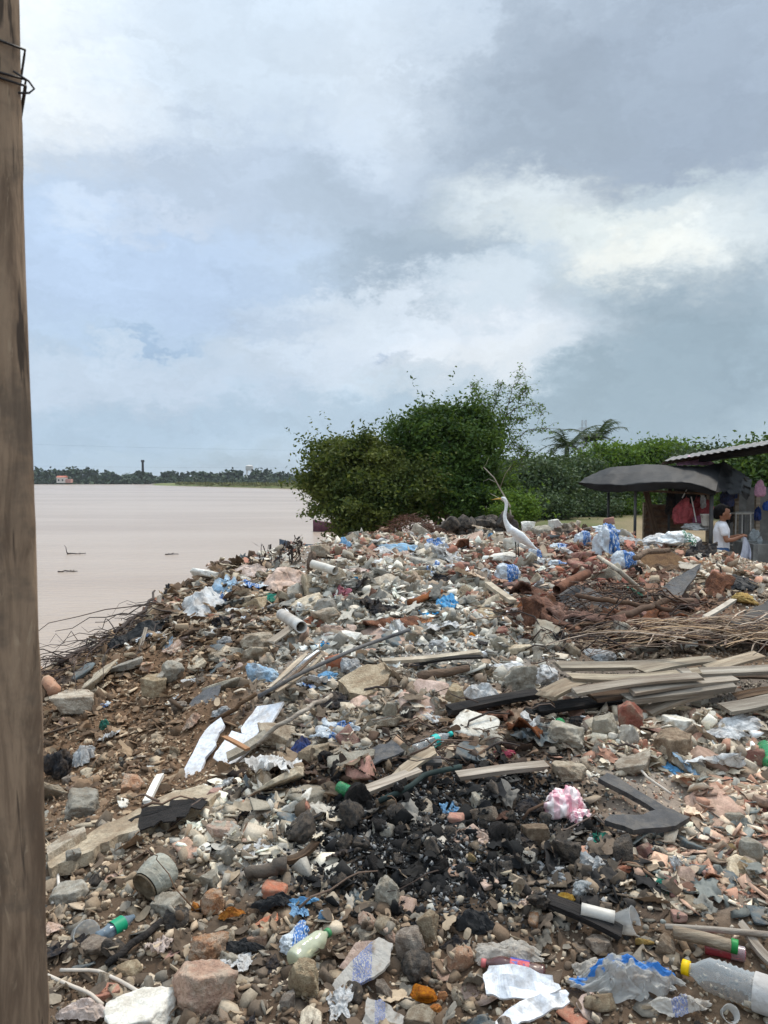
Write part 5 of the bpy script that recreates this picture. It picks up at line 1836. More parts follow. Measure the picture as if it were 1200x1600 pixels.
# ---- plastic, cloth, sacks
C_ = [('plastic_bag', 'light blue crumpled plastic bag on the slope above the white boards', 'bag', 411, 1053, 27, 19, m_cblue, 'b'), ('plastic_scrap', 'bright blue plastic scrap wrapped round a stone', 'plastic', 512, 1058, 19, 10, m_ccyan, 'b'), ('cloth', 'teal green cloth lying on the upper left slope', 'cloth', 422, 938, 20, 9, m_cteal, 'c'),
      ('plastic_sheet', 'dirty white plastic sheet draped at the upper left of the heap', 'plastic sheet', 312, 944, 36, 26, m_cwhite, 'c'), ('cloth', 'pale pink cloth draped over the upper left crest', 'cloth', 447, 910, 38, 20, m_cpink, 'c'), ('cloth', 'cream rag left of the pale pink cloth', 'cloth', 385, 893, 28, 10, m_cpink, 'c'),
      ('plastic_bag', 'sky blue plastic bag standing on the crest', 'bag', 539, 852, 10, 13, m_ccyan, 'b'), ('plastic_sheet', 'white and pale blue plastic sheet along the crest', 'plastic sheet', 632, 858, 42, 9, m_cblue, 'c'), ('plastic_sheet', 'white plastic piece right of the pale blue sheet', 'plastic sheet', 600, 862, 20, 6, m_cwhite, 'c'),
      ('printed_sack', 'blue and white printed sack in the middle right rubble', 'sack', 793, 898, 21, 18, m_sack, 'b'), ('plastic_bag', 'greyish clear bag left of the printed sack', 'bag', 755, 898, 16, 11, f_grey, 'b'),
      ('cement_sack', 'big open blue and white cement sack with dark mouth', 'sack', 948, 848, 21, 30, m_sack, 'b'), ('cement_sack', 'blue and white cement sack lying behind the big open sack', 'sack', 950, 829, 32, 8, m_sack, 'b'), ('cement_sack', 'folded blue sack left of the big open sack', 'sack', 910, 842, 14, 13, m_sack, 'b'), ('cement_sack', 'flat blue and white sack end by the red bricks', 'sack', 873, 883, 21, 9, m_sack, 'b'),
      ('cement_sack', 'narrow blue sack strip right of the egret', 'sack', 872, 854, 20, 6, m_sack, 'b'), ('cement_sack', 'pale blue sack corner behind the red brick', 'sack', 838, 866, 12, 14, m_sack, 'b'), ('cement_sack', 'grey open sack right of the big cement sack', 'sack', 975, 876, 20, 16, m_sack, 'b'), ('plastic_bag', 'white bag below the red brick right of the egret', 'bag', 851, 880, 13, 8, m_cwhite, 'b'),
      ('white_sack', 'long white sack with green print lying in front of the stall', 'sack', 1060, 842, 36, 13, m_sackg, 'b'), ('white_sack', 'white sack left half in front of the stall', 'sack', 1018, 845, 26, 12, m_cwhite, 'b'), ('plastic_bag', 'grey white bag with a yellow mark behind the planks', 'bag', 936, 1025, 27, 10, m_cgrey, 'b'),
      ('plastic_bag', 'pink and white checked bag beside the burnt patch', 'bag', 880, 1256, 35, 28, m_ging, 'b'), ('plastic_bag', 'crumpled pink checked end of the bag', 'bag', 906, 1277, 18, 13, m_ging, 'b'),
      ('rag', 'dark blue rag squeezed between mortar blocks', 'rag', 466, 1182, 17, 22, m_cnavy, 'c'), ('rag', 'black cloth below the large tan slab', 'cloth', 518, 1102, 28, 16, m_cblack, 'c'), ('rag', 'black shreds under the brown log', 'rag', 655, 1042, 26, 9, m_cblack, 'c'), ('rag', 'pink rag on the end of the beige pole', 'rag', 512, 1096, 8, 6, m_crose, 'b'),
      ('rag', 'rose knotted rag in the leaf litter', 'rag', 784, 1176, 24, 7, m_crose, 'b'), ('plastic_sheet', 'black shiny plastic at the right by the orange shard', 'plastic sheet', 1155, 912, 32, 15, m_tarp, 'c'),
      ('plastic_sheet', 'black plastic on the twigs of the river bank', 'plastic sheet', 226, 985, 34, 14, m_tarp, 'c'), ('plastic_sheet', 'black plastic lower on the river bank', 'plastic sheet', 182, 1006, 18, 11, m_tarp, 'c'), ('plastic_scrap', 'black plastic flap under the plank pile at left', 'plastic', 845, 1112, 26, 13, m_tarp, 'c'),
      ('plastic_scrap', 'dark rag beside the green bottle', 'plastic', 900, 1128, 14, 10, m_cblack, 'b'), ('plastic_sheet', 'black melted sheet in the front middle', 'plastic sheet', 740, 1440, 40, 28, m_tarp, 'c'), ('plastic_scrap', 'black plastic flap beside the melted sheet', 'plastic', 715, 1480, 24, 14, m_cblack, 'c'), ('plastic_scrap', 'black scrap near the clear cup', 'plastic', 378, 1485, 32, 14, m_tarp, 'c'),
      ('cloth', 'pale pink cloth lying at the bottom left corner', 'cloth', 128, 1586, 46, 26, m_cpink, 'c'), ('plastic_scrap', 'blue and white plastic bag left of the milky bottle', 'bag', 462, 1467, 26, 16, m_sack, 'b'), ('plastic_scrap', 'blue plastic shreds in the ash', 'plastic', 474, 1412, 24, 10, m_ccyan, 'c'), ('plastic_scrap', 'blue plastic shred above the checked stones', 'plastic', 506, 1430, 11, 6, m_ccyan, 'b'),
      ('plastic_scrap', 'white plastic film under the plank pile at right', 'plastic', 1165, 1135, 42, 17, m_cwhite, 'c'), ('plastic_scrap', 'white torn film at right below the pale board', 'plastic', 1140, 1158, 32, 14, m_cwhite, 'c'), ('plastic_bag', 'white torn bag left of the plank pile', 'bag', 852, 1054, 22, 16, m_cwhite, 'b'),
      ('plastic_scrap', 'black ash covered rag under the checked bag', 'plastic', 832, 1262, 28, 13, m_cblack, 'c'), ('plastic_scrap', 'grey plastic shred left of the ash', 'plastic', 426, 1420, 34, 16, m_tarp, 'c'), ('plastic_scrap', 'orange torn rag behind the tan stones', 'plastic', 358, 1443, 22, 14, m_rot, 'c'),
      ('plastic_scrap', 'white film lying on the grey rubble centre', 'plastic', 682, 1008, 15, 8, m_cgrey, 'b'), ('plastic_scrap', 'clear white film right of the orange tile', 'plastic', 548, 1042, 18, 15, m_cgrey, 'b'), ('plastic_scrap', 'grey white plastic bag on the bank slope', 'plastic', 352, 1004, 14, 10, m_cgrey, 'b'),
      ('plastic_scrap', 'crumpled paper bag beside the felt sheet', 'plastic', 348, 1112, 18, 10, m_cgrey, 'b'), ('cloth', 'tan dry husk at the top of the long white board', 'husk', 298, 1132, 14, 12, m_pinkst, 'c'), ('plastic_scrap', 'small red plastic piece by the post', 'plastic', 112, 1407, 9, 6, m_cred, 'b'),
      ('plastic_scrap', 'white slotted board scrap in the ash edge', 'plastic', 262, 1264, 18, 6, m_cwhite, 'b'), ('plastic_scrap', 'dark shred lump at the far left bank', 'plastic', 90, 1196, 20, 26, m_cblack, 'b'), ('plastic_scrap', 'teal scrap in the dirt hollow', 'plastic', 163, 1132, 8, 9, m_cteal, 'b'), ('plastic_scrap', 'pale sheet hanging in the dirt hollow', 'plastic', 125, 1180, 20, 22, m_cgrey, 'c')]
for k, (nm, lab, cat, px, py, w, h, m, ty) in enumerate(C_):
    if ty == 'b': bag(nm, lab, cat, px, py, w, h, m, 500 + k, crease=.3, knot=(k % 2 == 0), yaw=k * .7, roll=(k % 5 - 2) * .12)
    else: crumple(nm, lab, cat, px, py, w, h, m, 600 + k, fold=.8, ang=(k % 7) * .4)
# clear bags in front
crumple('plastic_bag', 'large clear plastic bag with blue print at the lower right', 'bag', 985, 1535, 84, 44, f_blueprint, 71, fh=.55, fold=.9, n=70, freq=2.6)
crumple('plastic_bag', 'cloudy plastic bag tail beside the large clear bag', 'bag', 1065, 1580, 48, 24, f_violet, 72, fh=.5, fold=.9, n=50)
crumple('plastic_bag', 'brownish clear bag lying under the large printed bag', 'bag', 930, 1520, 34, 26, f_milky, 73, fh=.5, fold=.8)
crumple('plastic_bag', 'cloudy brown film bag behind the white cartons', 'bag', 790, 1490, 58, 30, f_milky, 74, fh=.5, fold=.6, n=54)
panel('plastic_sachet', 'long clear sachet with violet print and torn top', 'sachet', [(505, 1545), (560, 1495), (590, 1466), (613, 1473), (610, 1505), (585, 1530), (530, 1556)], .012, f_violet, .045, face=.25, amp=2, sub=5, warp=.02)
panel('plastic_sachet', 'clear sachet with violet print at the bottom edge', 'sachet', [(565, 1595), (574, 1556), (600, 1566), (632, 1590), (628, 1604), (580, 1606)], .01, f_violet, .03, face=.35, amp=1.6, sub=4, warp=.015)
panel('paper_scrap', 'beige crumpled paper behind the long sachet', 'paper', [(530, 1512), (556, 1474), (590, 1468), (570, 1500), (548, 1520)], .006, m_tile, .03, face=.3, amp=1.5)
panel('white_carton', 'white folded carton sheet at the bottom right of centre', 'carton', [(754, 1527), (764, 1509), (800, 1512), (862, 1526), (876, 1548), (836, 1560), (790, 1556), (760, 1553)], .008, m_whiteboard, .10, face=.4, amp=1.2, warp=.035)
panel('white_carton', 'lower torn white carton flap below the folded carton', 'carton', [(766, 1600), (790, 1576), (840, 1560), (884, 1546), (890, 1562), (850, 1582), (800, 1606)], .008, m_whiteboard, .07, face=.3, amp=1.4, warp=.03)
crumple('plastic_strip', 'long white plastic strip hanging over the pointed chunk', 'plastic sheet', 752, 1084, 30, 22, m_cwhite, 75, fh=.7, fold=.7, ang=.9)
crumple('plastic_strip', 'white plastic film lying on top of the pointed chunk', 'plastic sheet', 800, 1046, 32, 9, m_cwhite, 76, fh=.6, fold=.6)
cup('clear plastic cup lying on the gravel at left', 130, 1461, 20, (1.1, .3, .6), f_clear)
cup('crushed clear cup beside the cream tube', 976, 1442, 21, (.7, 1.0, .3), f_clear)
cup('small clear cup at the bottom right below the ribbed bottle', 1138, 1584, 13, (.9, -.4, .3), f_clear)
bag('plastic_bag', 'crumpled greyish film beside the yellow foam', 'bag', 910, 1390, 18, 13, f_grey, 950)
bottle('small blue grey plastic bottle with green label on the gravel', (150, 1468), (212, 1430), .026, g_grey, None, (.38, .66), m_labelg, 0, dents=.25, neck=True)
bottle('milky plastic bottle with green cap in the front middle', (456, 1502), (514, 1456), .034, g_milk, m_capg, None, None, 0, dents=.15, seed=3)
bottle('big clear ribbed bottle with yellow cap at the right edge', (1230, 1566), (1066, 1510), .052, g_clear, m_capy, (.12, .3), m_cwhite, 1, dents=.06, seed=4)
bottle('clear bottle with teal cap in the leaf litter', (646, 1172), (706, 1146), .03, g_clear, m_capt, (.5, .62), m_capt, 0, dents=.2, seed=5)
bottle('green bottle end beside the brown plank', (530, 1230), (548, 1238), .028, g_green, None, None, None, 0, dents=.1, neck=False, seed=6)
bottle('green bottle under the plank pile at left', (880, 1150), (874, 1128), .03, g_green, None, None, None, 1, dents=.1, neck=False, seed=7)
bottle('dark cola bottle with blue label lying behind the white carton', (852, 1524), (752, 1504), .03, g_cola, m_capr, (.25, .55), m_labelb, 0, dents=.1, seed=8)
bottle('clear and red plastic tube at the right above the ribbed bottle', (1165, 1492), (1100, 1478), .022, g_red, None, (.02, .35), g_clear, 0, neck=False, seed=9)
bottle('dark green bottle at the right edge of the tan blocks', (1204, 1196), (1194, 1166), .035, g_green, None, None, None, 0, neck=False, dents=.1, seed=10)
# foam, rotten fruit
for k, (nm, lab, px, py, w, h, m) in enumerate([('foam_lump', 'yellow foam piece at the end of the burnt plank', 886, 1404, 20, 13, m_foam), ('foam_lump', 'yellow crumbly foam above the large clear bag', 1010, 1473, 17, 10, m_foam), ('rotten_fruit', 'orange rotten fruit half on the gravel', 308, 1421, 9, 12, m_rot),
                                              ('rotten_fruit', 'large orange rotten lump in the front middle', 662, 1555, 24, 15, m_rot), ('rotten_fruit', 'small orange rotten lump right of the large one', 695, 1556, 11, 10, m_rot), ('rotten_fruit', 'orange lump nearest the bottom edge', 682, 1577, 13, 13, m_rot), ('foam_lump', 'yellow burnt lump in the black ash', 735, 1340, 10, 11, m_foam),
                                              ('foam_lump', 'orange foam piece in the grey rubble', 737, 994, 7, 7, m_rot), ('foam_lump', 'yellow foam scrap in the grey rubble', 662, 913, 12, 5, m_foam), ('foam_lump', 'yellow brown sponge at right above the fronds', 1162, 935, 14, 10, m_foam), ('foam_lump', 'small yellow lump at the right tiles', 1146, 1330, 8, 9, m_foam)]):
    rock(nm, lab, px, py, w, h, m, None, 700 + k, None, 5, .14, False, 4, 'foam' if 'foam' in nm else 'fruit', .6)


def junction_box():
    p, _ = ends((672, 1208), (672, 1208), .02)
    s = p[1] / FPX
    root = empty('metal_stand', tuple(p), 'small dark metal stand with a flat top at the upper edge of the ash', 'metal stand')
    m = MB(); m.box((0, 0, 20 * s), (36 * s, 30 * s, 5 * s)); m.build('top_plate', m_rubber, root)
    for x in (-10, 8):
        m = MB(); m.box((x * s, 0, 8 * s), (7 * s, 16 * s, 20 * s)); m.build('leg', m_felt, root)
    keep(672, 1200, 20, 16)


junction_box()
PILE.flush()
# ------------------------------------------------------------------ loose rubble
REGION = {'grey': 'in the grey rubble on the middle slope', 'crest': 'along the top edge of the heap', 'brick': 'among the red bricks near the sacks', 'rust': 'by the rusty bark on the right slope',
          'fronds': 'among the dry palm fronds at right', 'lumber': 'around the stacked planks', 'tan': 'in the tan blocks below the planks', 'tile': 'among the broken tiles at the lower right',
          'char': 'in the black ash patch', 'pale': 'in the pale rubble left of the ash', 'hollow': 'in the brown dirt hollow at left', 'slope': 'on the upper bank above the river',
          'litter': 'in the leaf litter above the ash', 'mid': 'on the slope beside the white boards', 'fore': 'on the muddy gravel in front', 'stall': 'in front of the tarp stall',
          'foreleft': 'on the gravel around the baluster', 'sooty': 'among the sooty stones right of the ash', 'darkdirt': 'on the dark soil above the ash'}

HK = np.array(HERO)


def blocked(px, py, rpx):
    return bool(((((px - HK[:, 0]) / (HK[:, 2] + rpx * .5)) ** 2 + ((py - HK[:, 1]) / (HK[:, 3] + rpx * .4)) ** 2) < 1).any())


def sample(n, weights, y0=1.75, y1=11.2, base=.025, x_pad=60, power=1.0):
    """points on the heap, drawn by how much of a kind lies in each zone"""
    out = []
    w = np.array([weights.get(z, 0.) for z in ZN])
    while len(out) < n:
        k = n * 6 + 200
        y = y0 + (y1 - y0) * RNG.random(k) ** power
        x = RNG.uniform(-.56, .56, k) * (y + .3)
        z = terrain_z(x, y, False)
        px, py = project(np.stack([x, y, z], 1))
        pr = (zone_w(px, py) * w[:, None]).max(0) + base
        ok = (RNG.random(k) < pr / (w.max() + base)) & (px > 40 - x_pad) & (px < 1200 + x_pad) & (py < 1640) & (z > WATER_Z + .3)
        out += list(np.stack([x, y, z, px, py], 1)[ok])
    return np.array(out[:n])


def region_of(px, py):
    W = zone_w(np.array([px]), np.array([py]))[:, 0]
    k = int(W.argmax())
    if W[k] < .12: k = ZN.index('fore') if py > 1330 else (ZN.index('hollow') if px < 320 else ZN.index('mid'))
    return ZN[k]


_STOP = set('in on at by beside below above behind under lying standing sticking running along with wrapped draped left right of between across hanging slanting leaning nearest near propped crossing squeezed half from over to that out thrown fallen sloping plugged holding reading'.split())


def _phrase(label):
    out = []
    for w in label.split():
        if w in _STOP and len(out) >= 2: break
        out.append(w)
    return ' '.join(out)


_marks = []
for o_ in COL.objects:
    if 'category' in o_ and o_.parent is None and .5 < o_.matrix_world.translation[1] < 10.8 and o_.name.split('.')[0] not in ('wooden_post', 'cord'):
        _loc = np.array(o_.location if o_.type == 'EMPTY' and o_.location.length > .1 else o_.matrix_world.translation)
        _a, _b = project(_loc)
        _marks.append((float(_a[0]), float(_b[0]), _phrase(o_['label'])))
_cnt = {}
for _m in _marks: _cnt[_m[2]] = _cnt.get(_m[2], 0) + 1
MARKS = [m for m in _marks if _cnt[m[2]] == 1 and len(m[2].split()) <= 7 and 60 < m[0] < 1195]
MK = np.array([[m[0], m[1]] for m in MARKS])


def beside(px, py):
    d = np.hypot(MK[:, 0] - px, (MK[:, 1] - py) * 1.5)
    k = int(d.argmin())
    if d[k] > 120: return None
    dx, dy = px - MK[k, 0], (py - MK[k, 1]) * 1.5
    w = ('right of' if dx > 0 else 'left of') if abs(dx) > abs(dy) else ('in front of' if dy > 0 else 'behind')
    return f"{w} the {MARKS[k][2]}"


def make_templates(n, kind, seed, sub=4):
    out = []
    for k in range(n):
        rng = np.random.default_rng(seed + k)
        if kind == 'chunk': V, F = chunk_geo(rng, sub, (1, rng.uniform(.55, .9), rng.uniform(.28, .62)), 3, .07)
        elif kind == 'stone': V, F = chunk_geo(rng, sub, (1, rng.uniform(.7, .95), rng.uniform(.45, .8)), 4, .08, True, .08 if k % 4 else .4)
        elif kind == 'shard': V, F = chunk_geo(rng, sub, (1, rng.uniform(.55, .9), rng.uniform(.10, .2)), 9, .10)
        elif kind == 'slab': V, F = chunk_geo(rng, sub, (1, rng.uniform(.5, .9), rng.uniform(.13, .24)), 5, .12)
        elif kind == 'thin': V, F = chunk_geo(rng, sub, (1, rng.uniform(.5, .9), rng.uniform(.05, .09)), 10, .08)
        elif kind == 'brick': V, F = chunk_geo(rng, sub, (1, rng.uniform(.55, .7), rng.uniform(.3, .45)), 3, .05)
        elif kind == 'lump': V, F = chunk_geo(rng, sub, (1, .85, .7), 6, .28, False, .5)
        elif kind == 'bark':
            u, v = np.meshgrid(np.linspace(-1, 1, 15), np.linspace(-.55, .55, 9)); u, v = u.ravel(), v.ravel()
            z = .32 * np.cos(v * 2.4) + .25 * fbm(np.stack([u * 1.6, v * 2.6, u * 0 + k * 3.], 1), 4)
            e = .12 * fbm(np.stack([u * 3, v * 3, u * 0 + k * 7.], 1), 2)
            top = np.stack([u + e, v * (1.1 + .3 * np.sin(u * 3 + k)) + e, z], 1); bot = top - np.array([0, 0, .09])
            V = np.concatenate([top, bot]); q = np.arange(135).reshape(9, 15)
            a = np.stack([q[:-1, :-1].ravel(), q[:-1, 1:].ravel(), q[1:, 1:].ravel(), q[1:, :-1].ravel()], 1)
            rim = list(q[0, :]) + list(q[1:, -1]) + list(q[-1, -2::-1]) + list(q[-2:0:-1, 0])
            s = np.array([(rim[i], rim[i] + 135, rim[(i + 1) % len(rim)] + 135, rim[(i + 1) % len(rim)]) for i in range(len(rim))])
            F = np.concatenate([a, a[:, ::-1] + 135, s])
        elif kind == 'scrap':
            u, v = np.meshgrid(np.linspace(-1, 1, 26), np.linspace(-1, 1, 26)); u, v = u.ravel(), v.ravel()
            Q = np.stack([u * 1.2, v * 1.2, u * 0 + k * 5.], 1)
            ed = 1 + .5 * fbm(Q + 9, 3)
            z = .42 * ridged(Q * 1.2, 4) * .5 + .25 * fbm(Q * .8 + 3, 2)
            V = np.stack([u * ed + .25 * fbm(Q * 1.5 + 20, 2), (v * ed + .25 * fbm(Q * 1.5 + 40, 2)) * .7, z - z.min() * .6], 1)
            q = np.arange(676).reshape(26, 26)
            F = np.stack([q[:-1, :-1].ravel(), q[:-1, 1:].ravel(), q[1:, 1:].ravel(), q[1:, :-1].ravel()], 1)
        elif kind == 'slat':
            V, F = beam_geo(2, rng.uniform(.1, .28), rng.uniform(.04, .09), rng, .03, 8, .05); V = np.array(V)
        out.append((V, F))
    return out


def prox(ext):
    D_, F = ICO[1]
    return D_ * np.array(ext), F


KINDS = [
    # name, words, category, count, template, zone weights, size (median, spread, max), tilt, materials per zone
    ('concrete_chunk', 'concrete chunk', 'concrete', 300, 'chunk', {'grey': 3, 'tan': 2.2, 'crest': 2.6, 'pale': .8, 'mid': 1.2, 'lumber': .8, 'slope': .5, 'brick': .5, 'stall': .4, 'fore': .25}, (.058, .42, .13), None, 'c'),
    ('stone', 'stone', 'stone', 290, 'stone', {'hollow': .3, 'slope': .4, 'fore': 1.2, 'foreleft': 1.3, 'mid': 1., 'char': .3, 'sooty': .9, 'pale': 1., 'tan': .6, 'litter': .2, 'stall': .6}, (.030, .45, .075), None, 's'),
    ('brick_fragment', 'brick fragment', 'brick', 230, 'brick', {'brick': 3, 'crest': 1.9, 'tile': .8, 'stall': .7, 'grey': .45, 'slope': .25, 'tan': .3, 'rust': .4}, (.046, .35, .09), None, 'b'),
    ('tile_shard', 'tile shard', 'tile', 300, 'shard', {'tile': 3, 'tan': .8, 'sooty': .7, 'slope': .4, 'fore': .25, 'mid': .2, 'char': .15, 'lumber': .2}, (.07, .45, .15), .14, 't'),
    ('plaster_shard', 'plaster shard', 'plaster', 300, 'shard', {'grey': 1.8, 'crest': 1.2, 'pale': 1.3, 'lumber': .6, 'slope': .8, 'tan': .7, 'mid': .5, 'stall': .5, 'brick': .4, 'hollow': .25, 'foreleft': .2}, (.052, .45, .13), .45, 'p'),
    ('wood_scrap', 'wood scrap', 'wood', 260, 'slat', {'lumber': 1.4, 'litter': 1.2, 'rust': 1., 'slope': .9, 'fronds': 1., 'brick': .6, 'sooty': .5, 'mid': .5, 'tile': .4, 'hollow': .1, 'grey': .6, 'crest': .5, 'tan': .4}, (.10, .5, .24), .2, 'w'),
    ('slab_fragment', 'slab fragment', 'slab', 210, 'slab', {'grey': 1.4, 'tan': 1.6, 'tile': 2., 'mid': 1.2, 'slope': .9, 'crest': 1.2, 'pale': .6, 'brick': .6, 'lumber': .6, 'litter': .4, 'stall': .4}, (.105, .35, .2), .3, 'f'),
    ('bark_piece', 'rusty bark piece', 'bark', 90, 'bark', {'rust': 3, 'brick': .35, 'fronds': .5, 'litter': .35}, (.13, .35, .24), .35, 'r'),
    ('burnt_lump', 'burnt lump', 'charcoal', 120, 'lump', {'char': 3, 'sooty': 1.4, 'darkdirt': .7}, (.018, .45, .045), None, 'k'),
    ('plastic_scrap', 'plastic scrap', 'plastic', 290, 'scrap', {'grey': .8, 'crest': 1.4, 'brick': .9, 'stall': .8, 'lumber': .7, 'slope': .9, 'tan': .6, 'sooty': .8, 'fore': .5, 'litter': .6, 'tile': .5, 'hollow': .1, 'mid': .6, 'foreleft': .25, 'pale': .4}, (.062, .5, .16), .35, 'x'),
]
MSET = {
    'c': lambda z: random.choice([(m_conc, 'grey'), (m_conc, 'grey'), (m_mort, 'tan')] if z not in ('tan', 'mid', 'slope', 'hollow', 'pale') else [(m_conc, 'grey'), (m_mort, 'tan'), (m_mort, 'tan')]),
    's': lambda z: random.choice([(m_dark_st, 'sooty')] * 3 + [(m_conc, 'grey'), (m_stone, 'brown')]) if z in ('char', 'sooty') else random.choice([(m_stone, 'brown'), (m_mort, 'tan'), (m_pinkst, 'pinkish'), (m_conc, 'grey'), (m_stone, 'brown'), (m_dark_st, 'dark')]) if z != 'pale' else random.choice([(m_conc, 'grey'), (m_mort, 'tan'), (m_plaster, 'white')]),
    'b': lambda z: random.choice([(m_brick, 'red'), (m_brick, 'red'), (m_orange, 'orange')]),
    't': lambda z: random.choice([(m_tile, 'pinkish'), (m_tile, 'pinkish'), (m_orange, 'orange'), (m_slate, 'slate blue'), (m_mort, 'tan'), (m_fibro, 'cream'), (m_woodd, 'brown')]),
    'p': lambda z: random.choice([(m_plaster, 'white'), (m_plaster, 'white'), (m_fibro, 'cream')]),
    'w': lambda z: random.choice([(m_wood, 'grey'), (m_fibro, 'cream'), (m_woodd, 'brown'), (m_wood, 'grey')]) if z not in ('sooty', 'char') else (m_burnt, 'charred'),
    'r': lambda z: (m_rust, ''),
    'f': lambda z: random.choice([(m_tile, 'pinkish'), (m_tile, 'pinkish'), (m_mort, 'tan'), (m_slate, 'dark grey'), (m_fibro, 'cream')]) if z == 'tile' else random.choice([(m_conc, 'grey'), (m_mort, 'tan'), (m_fibro, 'cream'), (m_plaster, 'white'), (m_conc, 'grey'), (m_slate, 'dark grey'), (m_tile, 'pinkish')]),
    'k': lambda z: random.choice([(m_burnt, 'black'), (m_burnt, 'black'), (m_dark_st, 'ashy')]),
    'x': lambda z: random.choice([(m_cwhite, 'white')] * 4 + [(m_cgrey, 'grey')] * 3 + [(m_cblack, 'black')] * 3 + [(m_cwhite, 'white')] * 3 + [(m_cpink, 'pale pink'), (m_ccyan, 'blue'), (m_cblue, 'light blue'), (m_slate, 'grey blue'), (m_cpink, 'pale pink'), (m_sack, 'blue printed')] + ([(m_crose, 'rose'), (m_cteal, 'teal'), (m_rot, 'orange')] if random.random() < .35 else [])),
}
LAYER = Pile()


def scatter_kinds():
    cache = {}
    for ki, (name, words, cat, cnt, tk, zw, (med, spr, mx), tilt, ms) in enumerate(KINDS):
        tm = make_templates(9, tk, 1000 + ki * 50)
        S_ = sample(cnt * 3, zw)
        got = 0
        sizes = np.sort(np.minimum(med * np.exp(RNG.normal(0, spr, cnt)), mx))[::-1]
        for (x, y, z, px, py) in S_:
            if got >= cnt: break
            s = sizes[got]
            if y < 3.2: s = min(s, .055 if tk != 'slab' else .075)
            if y > 7: s = max(s * 1.35, .05)
            rpx = s * FPX / y
            if rpx < 4.0: s = 4.0 * y / FPX; rpx = 4.
            if blocked(px, py, rpx): continue
            zn = region_of(px, py)
            m, cw = MSET[ms](zn)
            k = int(RNG.integers(0, len(tm)))
            key = (name, k, m.name)
            if key not in cache:
                V, F = tm[k]
                cache[key] = mesh_np(name, V, F, m, tk in ('scrap',) )
            zz, nn = drop(x, y)
            _p, _q = project(np.array([x, y, zz]))
            if zz - z > .03 and blocked(_p[0], _q[0], rpx): continue     # it would land on one of the pieces placed by hand
            R = rand_rots(1, RNG, tilt)[0]
            if tilt is not None:
                # lie along the slope
                q = Vector((0, 0, 1)).rotation_difference(Vector(tnormal(x, y)))
                R = np.array(q.to_matrix()) @ R
            sc = s * RNG.uniform(.8, 1.2, 3) if tk not in ('slat',) else np.array([s, s, s])
            up = s * (.25 if tilt is None else .12)
            loc = np.array([x, y, zz + up])
            o = bpy.data.objects.new(name, cache[key]); COL.objects.link(o)
            o.matrix_world = mat4(loc, R, sc)
            size = '' if rpx < 9 else ('large ' if rpx > 19 else 'middling ')
            near_ = ''
            bs = beside(px, py)
            lb = ' '.join(f"{size}{cw} {words} {bs or REGION[zn]}".split())
            o['label'] = lb if len(lb.split()) <= 16 else ' '.join(f"{size}{cw} {words} {REGION[zn]}".split())
            o['category'] = cat
            o['group'] = o['label'].replace(words, words + 's', 1)
            if tilt is None or tk == 'shard':
                e = {'chunk': (1, .75, .6), 'stone': (1, .8, .7), 'brick': (1, .6, .4), 'lump': (1, .85, .7), 'shard': (.9, .7, .15)}.get(tk, (1, .6, .2))
                pv, pf = prox(np.array(e) * sc * .92)
                LAYER.add(pv @ R.T + loc, pf)
            got += 1


scatter_kinds()
LB = BVHTree.FromPolygons(np.concatenate(LAYER.V).tolist(), LAYER.F)
GRIT_BV = [GROUND_BVH, LB]

PIECE_COL = {
    'grey': [(150, 148, 142), (126, 124, 120), (170, 166, 158), (108, 106, 102), (206, 203, 196), (150, 128, 108)], 'crest': [(170, 160, 146), (200, 194, 184), (150, 120, 100), (130, 118, 104), (160, 100, 78)],
    'brick': [(142, 78, 60), (118, 66, 52), (150, 110, 88), (120, 104, 90), (170, 150, 132), (96, 62, 50)], 'rust': [(118, 78, 54), (88, 58, 42), (136, 100, 74), (110, 96, 84), (70, 50, 40)],
    'fronds': [(126, 104, 84), (98, 80, 66), (150, 128, 104), (110, 100, 90)], 'lumber': [(120, 108, 96), (90, 78, 68), (150, 138, 122), (70, 62, 56)], 'tan': [(168, 156, 138), (146, 134, 118), (186, 174, 154), (128, 112, 96), (150, 104, 82), (200, 194, 184)],
    'tile': [(172, 132, 108), (156, 108, 84), (106, 112, 112), (184, 160, 136), (140, 118, 98), (196, 180, 160)], 'char': [(24, 24, 24), (18, 18, 19), (30, 29, 28), (48, 46, 44), (26, 25, 25), (120, 114, 106), (176, 168, 156), (30, 28, 26), (22, 22, 24), (20, 20, 21)],
    'pale': [(184, 174, 156), (204, 196, 182), (160, 146, 126), (150, 146, 140), (130, 112, 94)], 'hollow': [(132, 106, 82), (108, 84, 62), (156, 132, 106), (90, 70, 52), (172, 152, 128), (120, 96, 74)], 'slope': [(130, 104, 80), (156, 134, 110), (104, 82, 62), (180, 166, 148), (90, 70, 54)],
    'litter': [(112, 86, 66), (86, 64, 50), (136, 108, 84), (66, 52, 44), (160, 140, 118)], 'mid': [(150, 136, 118), (128, 112, 94), (168, 156, 140), (106, 90, 74), (140, 138, 132)], 'fore': [(140, 118, 96), (112, 92, 74), (160, 142, 120), (124, 118, 110), (88, 74, 62), (170, 156, 138), (104, 90, 78)],
    'stall': [(150, 130, 106), (130, 108, 86), (176, 160, 140), (164, 110, 84), (196, 186, 172)], 'foreleft': [(148, 128, 106), (172, 156, 134), (120, 100, 80), (130, 124, 116), (180, 160, 138), (96, 80, 66)], 'sooty': [(76, 68, 60), (52, 48, 45), (110, 96, 82), (140, 122, 102), (38, 36, 35)], 'darkdirt': [(76, 58, 46), (58, 46, 38), (100, 80, 62), (130, 112, 92)]}
_pl = {z: np.array([[s2l(c) for c in q] for q in v]) for z, v in PIECE_COL.items()}


